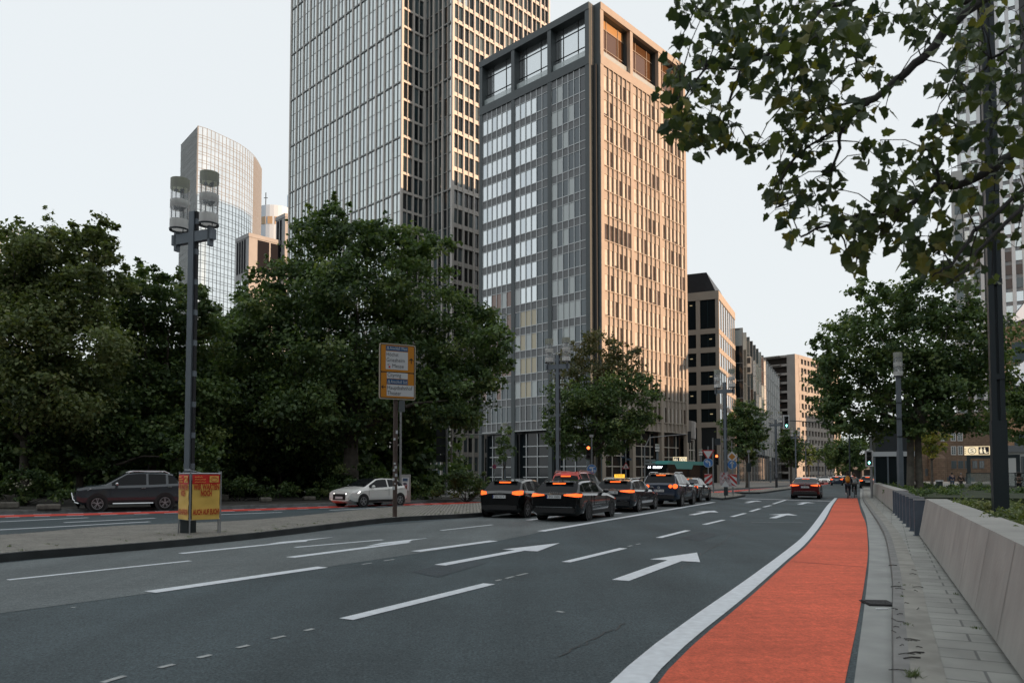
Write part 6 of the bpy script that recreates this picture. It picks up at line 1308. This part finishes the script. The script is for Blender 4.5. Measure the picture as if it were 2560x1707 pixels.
# ---- overhanging plane tree in the top right corner: limbs, twigs and single lobed leaves
ot = thing('plane_tree', 'overhanging plane tree branches with large lobed leaves across the top right corner', 'tree', (9.0, 3.2, .09))
O = ot.location
BR = [([(3000, -350, 6.5), (2700, -180, 6.2), (2443, 10, 6.0), (2368, 72, 5.9), (2305, 148, 5.8), (2238, 205, 5.7), (2193, 241, 5.6), (2153, 268, 5.5), (2113, 312, 5.5), (2100, 352, 5.5), (2080, 428, 5.5)], .052),
      ([(3000, 250, 6.4), (2700, 330, 6.1), (2560, 371, 6.0), (2488, 415, 5.9), (2399, 464, 5.9), (2350, 460, 5.8), (2301, 495, 5.8), (2256, 522, 5.7), (2211, 531, 5.7), (2086, 558, 5.6), (2000, 590, 5.6)], .046),
      ([(3000, 300, 5.6), (2700, 400, 5.4), (2560, 469, 5.3), (2443, 580, 5.2), (2376, 661, 5.1), (2330, 690, 5.1)], .026), ([(2560, 515, 5.2), (2480, 590, 5.1), (2420, 660, 5.0), (2360, 720, 5.0)], .018),
      ([(2443, 10, 6.0), (2250, -40, 6.2), (2131, 0, 6.1), (2041, 36, 6.0), (2019, 67, 5.9), (1952, 116, 5.9), (1854, 170, 5.8), (1765, 170, 5.8), (1700, 200, 5.7)], .026),
      ([(2131, 0, 6.1), (2113, 103, 5.9), (2144, 156, 5.8), (2160, 196, 5.8)], .014), ([(2019, 67, 5.9), (1990, 180, 5.7), (1960, 260, 5.7)], .012), ([(1854, 170, 5.8), (1820, 260, 5.7), (1770, 330, 5.7)], .012), ([(1765, 170, 5.8), (1700, 260, 5.7), (1680, 320, 5.7)], .010),
      ([(2193, 241, 5.6), (2050, 280, 5.5), (1980, 330, 5.5), (1880, 370, 5.4)], .012), ([(2113, 312, 5.5), (1990, 390, 5.4), (1950, 470, 5.4), (1940, 520, 5.4)], .011), ([(2086, 558, 5.6), (2120, 620, 5.5), (2140, 660, 5.5)], .009), ([(2211, 531, 5.7), (2220, 580, 5.6), (2260, 640, 5.6)], .010),
      ([(2350, 460, 5.8), (2330, 380, 5.8), (2370, 320, 5.7)], .014), ([(2560, 100, 5.4), (2480, 150, 5.4), (2420, 220, 5.4), (2370, 235, 5.4)], .014), ([(2700, 60, 5.2), (2600, 180, 5.2), (2520, 260, 5.2)], .014), ([(1700, -60, 6.0), (1740, 20, 6.0), (1800, 60, 5.9)], .012), ([(2131, 0, 6.1), (1950, -60, 6.1), (1740, -60, 6.0)], .016)]
m = MB(); twig = MB()
for pts, r in BR:
    P = smooth([D(x, y, d) - O for x, y, d in pts], 4); n = len(P); m.tube([p + Vector(rng.normal(size=3) * .008) for p in P], [max(.004, r * (1 - .85 * i / n)) for i in range(n)], 7)
m.tube([Vector((0, 0, -.2)), Vector((-.05, .1, 2.5)), Vector((-.3, .5, 5.0)), D(3000, -350, 6.5) - O], [.34, .28, .22, .09], 12); m.tube([Vector((-.15, .3, 3.6)), Vector((-.6, 1.2, 4.2)), D(3000, 250, 6.4) - O], [.14, .10, .05], 9); m.tube([Vector((-.1, .2, 3.0)), D(3000, 300, 5.6) - O], [.09, .03], 8)
# foliage patches measured along the branches: centre, radius, leaf count
PA = [(1705, 15, 42, 14), (1760, 30, 60, 28), (1830, 30, 70, 34), (1900, 60, 75, 40), (1970, 50, 75, 40), (2040, 90, 75, 38), (2110, 30, 60, 26), (2150, 70, 55, 20), (2200, 40, 40, 12), (1770, 120, 45, 14), (1830, 120, 60, 24), (1930, 140, 70, 34), (2000, 170, 70, 30), (2060, 60, 60, 24), (2120, 130, 50, 16),
      (1700, 115, 24, 5), (1690, 155, 28, 7), (1668, 195, 25, 6), (1700, 190, 50, 20), (1760, 180, 45, 14), (1680, 250, 45, 18), (1730, 230, 45, 14), (1790, 190, 40, 12), (1850, 190, 50, 16), (1900, 200, 45, 12), (1700, 310, 50, 24), (1750, 320, 50, 22), (1790, 340, 40, 16), (1730, 350, 45, 16), (1820, 300, 40, 10), (1830, 350, 35, 8), (1780, 280, 45, 14), (1690, 350, 25, 6),
      (2010, 220, 50, 16), (2080, 210, 50, 14), (2120, 180, 30, 6), (2190, 170, 30, 8), (2200, 190, 22, 5), (1960, 230, 40, 10), (1980, 270, 55, 22), (2040, 260, 55, 24), (2080, 280, 50, 20), (2000, 320, 50, 20), (2050, 330, 45, 18), (2120, 290, 45, 16), (2170, 270, 30, 8), (2210, 285, 18, 4), (1960, 340, 35, 9), (1900, 360, 35, 9), (1880, 385, 22, 5), (2010, 390, 40, 12), (2030, 360, 35, 10), (2200, 350, 22, 5), (2160, 385, 32, 8), (2190, 390, 26, 6), (2240, 215, 22, 6),
      (1950, 420, 30, 8), (1970, 460, 40, 14), (1930, 475, 35, 10), (1960, 520, 50, 20), (2000, 490, 30, 8), (2040, 490, 35, 9), (2070, 450, 40, 12), (2085, 470, 30, 7), (2040, 520, 25, 6), (1930, 490, 20, 4),
      (1990, 590, 28, 8), (2020, 580, 30, 8), (2080, 560, 45, 16), (2130, 540, 50, 20), (2120, 590, 45, 16), (2180, 560, 50, 20), (2150, 640, 40, 14), (2150, 610, 30, 9), (2190, 600, 40, 12), (2230, 500, 50, 20), (2210, 450, 45, 14), (2260, 440, 60, 24), (2290, 400, 50, 18), (2330, 380, 45, 14), (2360, 330, 45, 16), (2390, 320, 35, 10), (2330, 320, 30, 6), (2250, 560, 50, 18), (2290, 520, 55, 24), (2260, 610, 40, 14), (2320, 590, 55, 22), (2300, 650, 40, 14), (2340, 480, 55, 22), (2380, 420, 60, 24), (2400, 520, 60, 22), (2440, 470, 55, 20), (2360, 640, 50, 18), (2410, 600, 50, 16), (2370, 700, 40, 14), (2420, 680, 40, 12), (2460, 560, 50, 16), (2480, 400, 55, 20), (2540, 440, 60, 18), (2520, 540, 55, 16), (2540, 620, 40, 8), (2450, 640, 40, 10), (2480, 690, 25, 5),
      (2200, 20, 30, 6), (2290, 20, 45, 14), (2340, 50, 50, 18), (2400, 30, 55, 20), (2380, 90, 40, 12), (2440, 20, 50, 14), (2300, 80, 35, 9), (2260, 60, 30, 7), (2320, 110, 25, 5), (2460, 70, 40, 8), (2540, 30, 60, 14), (2560, 100, 55, 14), (2430, 120, 45, 12), (2400, 200, 45, 14), (2440, 170, 60, 24), (2500, 150, 60, 22), (2420, 230, 50, 18), (2480, 210, 50, 16), (2540, 180, 60, 20), (2380, 240, 35, 10), (2360, 210, 30, 7), (2460, 110, 40, 10), (2530, 250, 50, 14), (2560, 310, 60, 18), (2490, 270, 40, 10), (2520, 340, 50, 16), (2440, 330, 40, 10), (2470, 350, 45, 12)]
half = [(.06, -.05), (.20, -.10), (.40, -.03), (.36, .15), (.54, .34), (.36, .45), (.27, .66), (0, .96)]; outline = half + [(-x, y) for x, y in half[::-1][1:]]
Vl, Ml = [], []; lm = [leafmat('big_leaf_a', (0.061, 0.093, 0.040), .30), leafmat('big_leaf_b', (0.093, 0.124, 0.047), .38), leafmat('big_leaf_c', (0.171, 0.171, 0.047), .42), leafmat('big_leaf_d', (0.040, 0.068, 0.040), .25)]
tips = [D(x, y, d) - O for pts, r in BR for x, y, d in pts]; lv = []
for x, y, r, n in PA:
    n = int(n * (1.1 if x < 2380 else .8))
    dep = 5.65 + rng.normal() * .25; hub = D(x, y, dep) - O; near_ = min(tips, key=lambda q: (q - hub).length); mid = near_.lerp(hub, .5) + Vector((0, 0, .05)); twig.tube([near_, mid, hub], [.006, .004, .003], 5)
    for k in range(n):
        a = rng.uniform(0, 6.283); q = r * math.sqrt(rng.random()); c = D(x + q * math.cos(a), y + q * math.sin(a), dep + rng.normal() * .35) - O
        s = .090 * rng.uniform(.6, 1.25); d = Vector((rng.normal() * .8, rng.normal() * .8, -.75 + rng.normal() * .5)).normalized(); nn_ = Vector((rng.normal() * .7, rng.normal() * .9, .8)); sd_ = d.cross(nn_).normalized(); nz_ = sd_.cross(d)
        f = rng.uniform(.05, .6); vs = [c + sd_ * (px * s) + d * (py * s) + nz_ * (abs(px) * f * s - .55 * f * py * py * s) for px, py in outline]; base = len(lv); lv.append(vs); Ml.append(int(rng.choice([0, 1, 2, 3], p=[.42, .28, .10, .20])))
        if k % 4 == 0: twig.tube([hub, c.lerp(hub, .4) + Vector((0, 0, .02)), c], .0022, 4)
n_ = len(outline); V = np.array([[v[:] for v in vs] for vs in lv]); cen = V[:, :1] * .0 + V.mean(1, keepdims=True); fan = []
for i in range(n_): fan.append(np.stack([cen[:, 0], V[:, i], V[:, (i + 1) % n_]], 1))
fan = np.stack(fan, 1).reshape(-1, 3); np_mesh('crown', fan, 3, lm, np.repeat(np.array(Ml), n_), ot)
m.build('trunk', m_barkd, ot, smooth=True); twig.build('twigs', m_barkd, ot)

# ------------------------------------------------------------------ people
m_skin = mat('skin', (.30, .19, .14), rough=.6); m_hair = mat('hair_dark', (.015, .012, .010), rough=.7)
def skin(name, J, E, mats, parent=None, root=0):
    me = bpy.data.meshes.new(name); me.from_pydata([j[0] for j in J], E, []); me.materials.append(mats); ob = bpy.data.objects.new(name, me); COL.objects.link(ob)
    if parent: ob.parent = parent
    md = ob.modifiers.new('skin', 'SKIN'); md.use_smooth_shade = True; sv = me.skin_vertices[0].data
    for i, j in enumerate(J): sv[i].radius = (j[1], j[2] if len(j) > 2 else j[1]); sv[i].use_root = i == root
    sb = ob.modifiers.new('sub', 'SUBSURF'); sb.levels = sb.render_levels = 1; return ob
def person(label, loc, rz, pose, jacket, trousers, hairc=None, h=1.75, longhair=False, shoes=None, group=None):
    k = h / 1.75; P = {n: Vector(v) * k for n, v in pose.items()}
    n = lambda a: P[a]; ch = n('neck').lerp(n('pelvis'), .25); ab = n('neck').lerp(n('pelvis'), .65)
    J = [(n('pelvis'), .13 * k, .10 * k), (ab, .13 * k, .10 * k), (ch, .16 * k, .11 * k), (n('neck'), .055 * k), (n('head') - Vector((0, 0, .07 * k)), .075 * k, .085 * k), (n('head') + Vector((0, 0, .05 * k)), .088 * k, .098 * k)]; E = [(0, 1), (1, 2), (2, 3), (3, 4), (4, 5)]
    for s in ('l', 'r'):
        b = len(J); hd_ = n('hand' + s); el = n('elb' + s); dv = (hd_ - el).normalized(); J += [(n('sh' + s), .06 * k), (el, .042 * k), (hd_, .03 * k), (hd_ + dv * .08 * k, .028 * k, .016 * k)]; E += [(2, b), (b, b + 1), (b + 1, b + 2), (b + 2, b + 3)]
        sd_ = dv.cross(Vector((0, 0, 1))).normalized() if abs(dv.z) < .95 else Vector((0, 1, 0))
        for f, o in enumerate((-.03, -.01, .01, .03)): q = len(J); J += [(hd_ + dv * (.155 - abs(o) * .6) * k + sd_ * o * k, .008 * k)]; E += [(b + 3, q)]
        q = len(J); J += [(hd_ + dv * .07 * k + sd_ * .055 * k + Vector((.02, 0, 0)) * k, .009 * k)]; E += [(b + 2, q)]
        b = len(J); J += [(n('hip' + s), .085 * k), (n('knee' + s), .055 * k), (n('ank' + s), .04 * k), (n('toe' + s), .035 * k)]; E += [(0, b), (b, b + 1), (b + 1, b + 2), (b + 2, b + 3)]
    o = skin('person', J, E, m_skin); o.location = loc; o.rotation_euler = (0, 0, rz); tag(o, label, 'person', group)
    Jj = [(n('pelvis') + Vector((0, 0, .02)), .15 * k, .12 * k), (ab, .15 * k, .115 * k), (ch, .18 * k, .13 * k), (n('neck') - Vector((0, 0, .03 * k)), .075 * k)]; Ej = [(0, 1), (1, 2), (2, 3)]
    for s in ('l', 'r'): b = len(Jj); Jj += [(n('sh' + s), .075 * k), (n('elb' + s), .058 * k), (n('elb' + s).lerp(n('hand' + s), .9), .046 * k)]; Ej += [(2, b), (b, b + 1), (b + 1, b + 2)]
    skin('jacket', Jj, Ej, jacket, o, 0)
    Jt = [(n('pelvis'), .145 * k, .115 * k)]; Et = []
    for s in ('l', 'r'): b = len(Jt); Jt += [(n('hip' + s), .10 * k), (n('knee' + s), .07 * k), (n('ank' + s) + Vector((0, 0, .03)), .055 * k)]; Et += [(0, b), (b, b + 1), (b + 1, b + 2)]
    skin('trousers', Jt, Et, trousers, o, 0)
    g = MB(); hp = n('head'); g.ball(hp + Vector((-.02, 0, .05)) * k, (.105 * k, .095 * k, .105 * k) if not longhair else (.14 * k, .16 * k, .15 * k), 12)
    if longhair: g.ball(hp + Vector((-.06, 0, -.08)) * k, (.12 * k, .17 * k, .16 * k), 12)
    g.build('hair', hairc or m_hair, o, smooth=True)
    g = MB(); g.ball(hp + Vector((.10, 0, -.015)) * k, (.02, .016, .022), 6); [g.ball(hp + Vector((.088, s * .035, .015)) * k, (.012, .014, .009), 6, 1) for s in (1, -1)]; g.box(hp + Vector((.092, 0, -.06)) * k, (.012, .045, .010), mi=2); [g.ball(hp + Vector((0, s * .09, -.01)) * k, (.018, .012, .03), 6) for s in (1, -1)]
    g.build('face', [m_skin, m_hair, mat('lips', (.25, .10, .09))], o)
    g = MB(); 
    for s in ('l', 'r'): a, b = n('ank' + s), n('toe' + s); g.tube([a - (b - a) * .35 - Vector((0, 0, .035)), a - Vector((0, 0, .03)), b - Vector((0, 0, .01)), b + (b - a) * .2 - Vector((0, 0, .015))], [.035, .055, .048, .025], 8)
    g.build('shoes', shoes or m_trim, o, smooth=True); return o
walk = dict(pelvis=(0, 0, .95), neck=(.02, 0, 1.47), head=(.05, 0, 1.62), shl=(0, .19, 1.40), shr=(0, -.19, 1.40), elbl=(-.08, .25, 1.12), elbr=(.06, -.25, 1.12), handl=(.02, .25, .88), handr=(.18, -.24, .90), hipl=(0, .09, .90), hipr=(0, -.09, .90), kneel=(.14, .09, .50), kneer=(-.02, -.09, .49), ankl=(.20, .09, .09), ankr=(-.26, -.09, .12), toel=(.34, .09, .04), toer=(-.14, -.09, .04))
stand = dict(walk, elbl=(.02, .27, 1.14), elbr=(.02, -.27, 1.14), handl=(.20, .10, 1.24), handr=(.22, -.08, 1.22), kneel=(.04, .10, .50), kneer=(.02, -.10, .50), ankl=(.02, .10, .08), ankr=(-.04, -.11, .08), toel=(.15, .12, .04), toer=(.08, -.13, .04))
def toface(p, d=0): return math.atan2(-p[1], -p[0]) + R(d)
m_den = mat('denim', (.05, .08, .13), rough=.8); m_blk = mat('cloth_black', (.014, .015, .017), rough=.8)
pc = [up(D(2380, 1187, 74), .1), up(D(2402, 1187, 75), .1)]
person('person in a dark blue striped top and jeans walking on the plaza', pc[0], toface(pc[0], 190), walk, mat('cloth_navy', (.02, .035, .075), rough=.8), m_den, group=None)
person('person in black coat and trousers walking on the plaza, right of the jeans wearer', pc[1], toface(pc[1], 170), walk, m_blk, m_blk, mat('hair_grey', (.22, .2, .19)), 1.70)
pw_ = up(D(2547, 1187, 54), .1)
person('person with big dark curly hair and grey coat at the right edge of the plaza', pw_, toface(pw_, 5), stand, mat('coat_grey', (.10, .10, .095), rough=.9), m_blk, h=1.68, longhair=True)
ride = dict(pelvis=(-.18, 0, .98), neck=(.12, 0, 1.46), head=(.17, 0, 1.62), shl=(.10, .19, 1.40), shr=(.10, -.19, 1.40), elbl=(.30, .27, 1.18), elbr=(.30, -.27, 1.18), handl=(.52, .26, 1.06), handr=(.52, -.26, 1.06), hipl=(-.15, .09, .93), hipr=(-.15, -.09, .93), kneel=(.20, .11, .70), kneer=(.10, -.11, .58), ankl=(.02, .11, .36), ankr=(-.08, -.11, .16), toel=(.15, .11, .32), toer=(.05, -.11, .11))
def bicycle(label, loc, rz, fcol):
    t = thing('bicycle', label, 'bicycle', loc, rz); r = .34
    for x in (-.52, .54):
        g = MB(); n = 24; pts = [(x + r * math.cos(2 * math.pi * k / n), 0, r + r * math.sin(2 * math.pi * k / n)) for k in range(n + 1)]; g.tube(pts, .022, 6); w = g.build('wheel', m_tyre, t, smooth=True)
        g = MB(); [g.tube([(x, 0, r), (x + .96 * r * math.cos(a), 0, r + .96 * r * math.sin(a))], .004, 4) for a in [k * .5236 for k in range(12)]]; g.build('spokes', m_chrome, w)
    g = MB(); bb, st_, hd_ = (-.06, 0, .30), (-.20, 0, .80), (.38, 0, .86)
    for a, b in ((bb, st_), (st_, hd_), (bb, (.40, 0, .78)), ((-.52, 0, r), bb), ((-.52, 0, r), st_), ((.54, 0, r), hd_), (hd_, (.40, 0, 1.0))): g.tube([a, b], .018, 6)
    g.build('frame', fcol, t); g = MB(); g.tube([(.48, .28, 1.03), (.40, 0, 1.0), (.48, -.28, 1.03)], .014, 6); g.build('handlebar', m_trim, t); g = MB(); g.ball((-.22, 0, .86), (.14, .08, .04), 10); g.tube([st_, (-.22, 0, .85)], .014, 6); g.build('saddle', m_trim, t)
    g = MB(); [g.box((-.06 + .12 * s, .1 * s, .28 + .10 * s), (.10, .08, .025)) for s in (1, -1)]; g.tube([(-.18, -.06, .18), (.06, .06, .38)], .01, 5); g.build('pedals', m_trim, t); g = MB(); g.box((-.74, 0, .62), (.04, .05, .05)); g.build('rear_lamp', m_tailr, t); return t
c1 = up(D(2119, 1187, 51), 0); c2 = up(D(2135, 1187, 53.5), 0); rd = R(90 - 24.7)
bicycle('black bicycle ridden by the cyclist with the orange backpack', c1, rd, m_blk)
p1 = person('cyclist in dark blue jacket with a bright orange backpack riding away', c1, rd, ride, mat('cloth_navy', (.02, .035, .075)), mat('trouser_navy', (.015, .02, .035), rough=.8), shoes=m_sw)
g = MB(); g.ball((-.20, 0, 1.30), (.13, .17, .24), 14); g.box((-.30, 0, 1.22), (.05, .20, .18)); o = g.build('backpack', mat('pack_orange', (.62, .26, .03), rough=.7), None, smooth=True, loc=c1, rz=rd); tag(o, 'bright orange backpack on the back of the left cyclist', 'backpack')
bicycle('silver bicycle ridden by the cyclist in the pale grey top', c2, rd, mat('frame_silver', (.4, .41, .42), rough=.3, metal=.6))
person('cyclist in pale grey top and black trousers riding beside the orange backpack', c2, rd, ride, mat('cloth_pale', (.34, .37, .38), rough=.8), m_blk, mat('hair_brown', (.10, .045, .02)), 1.70, shoes=m_sw)
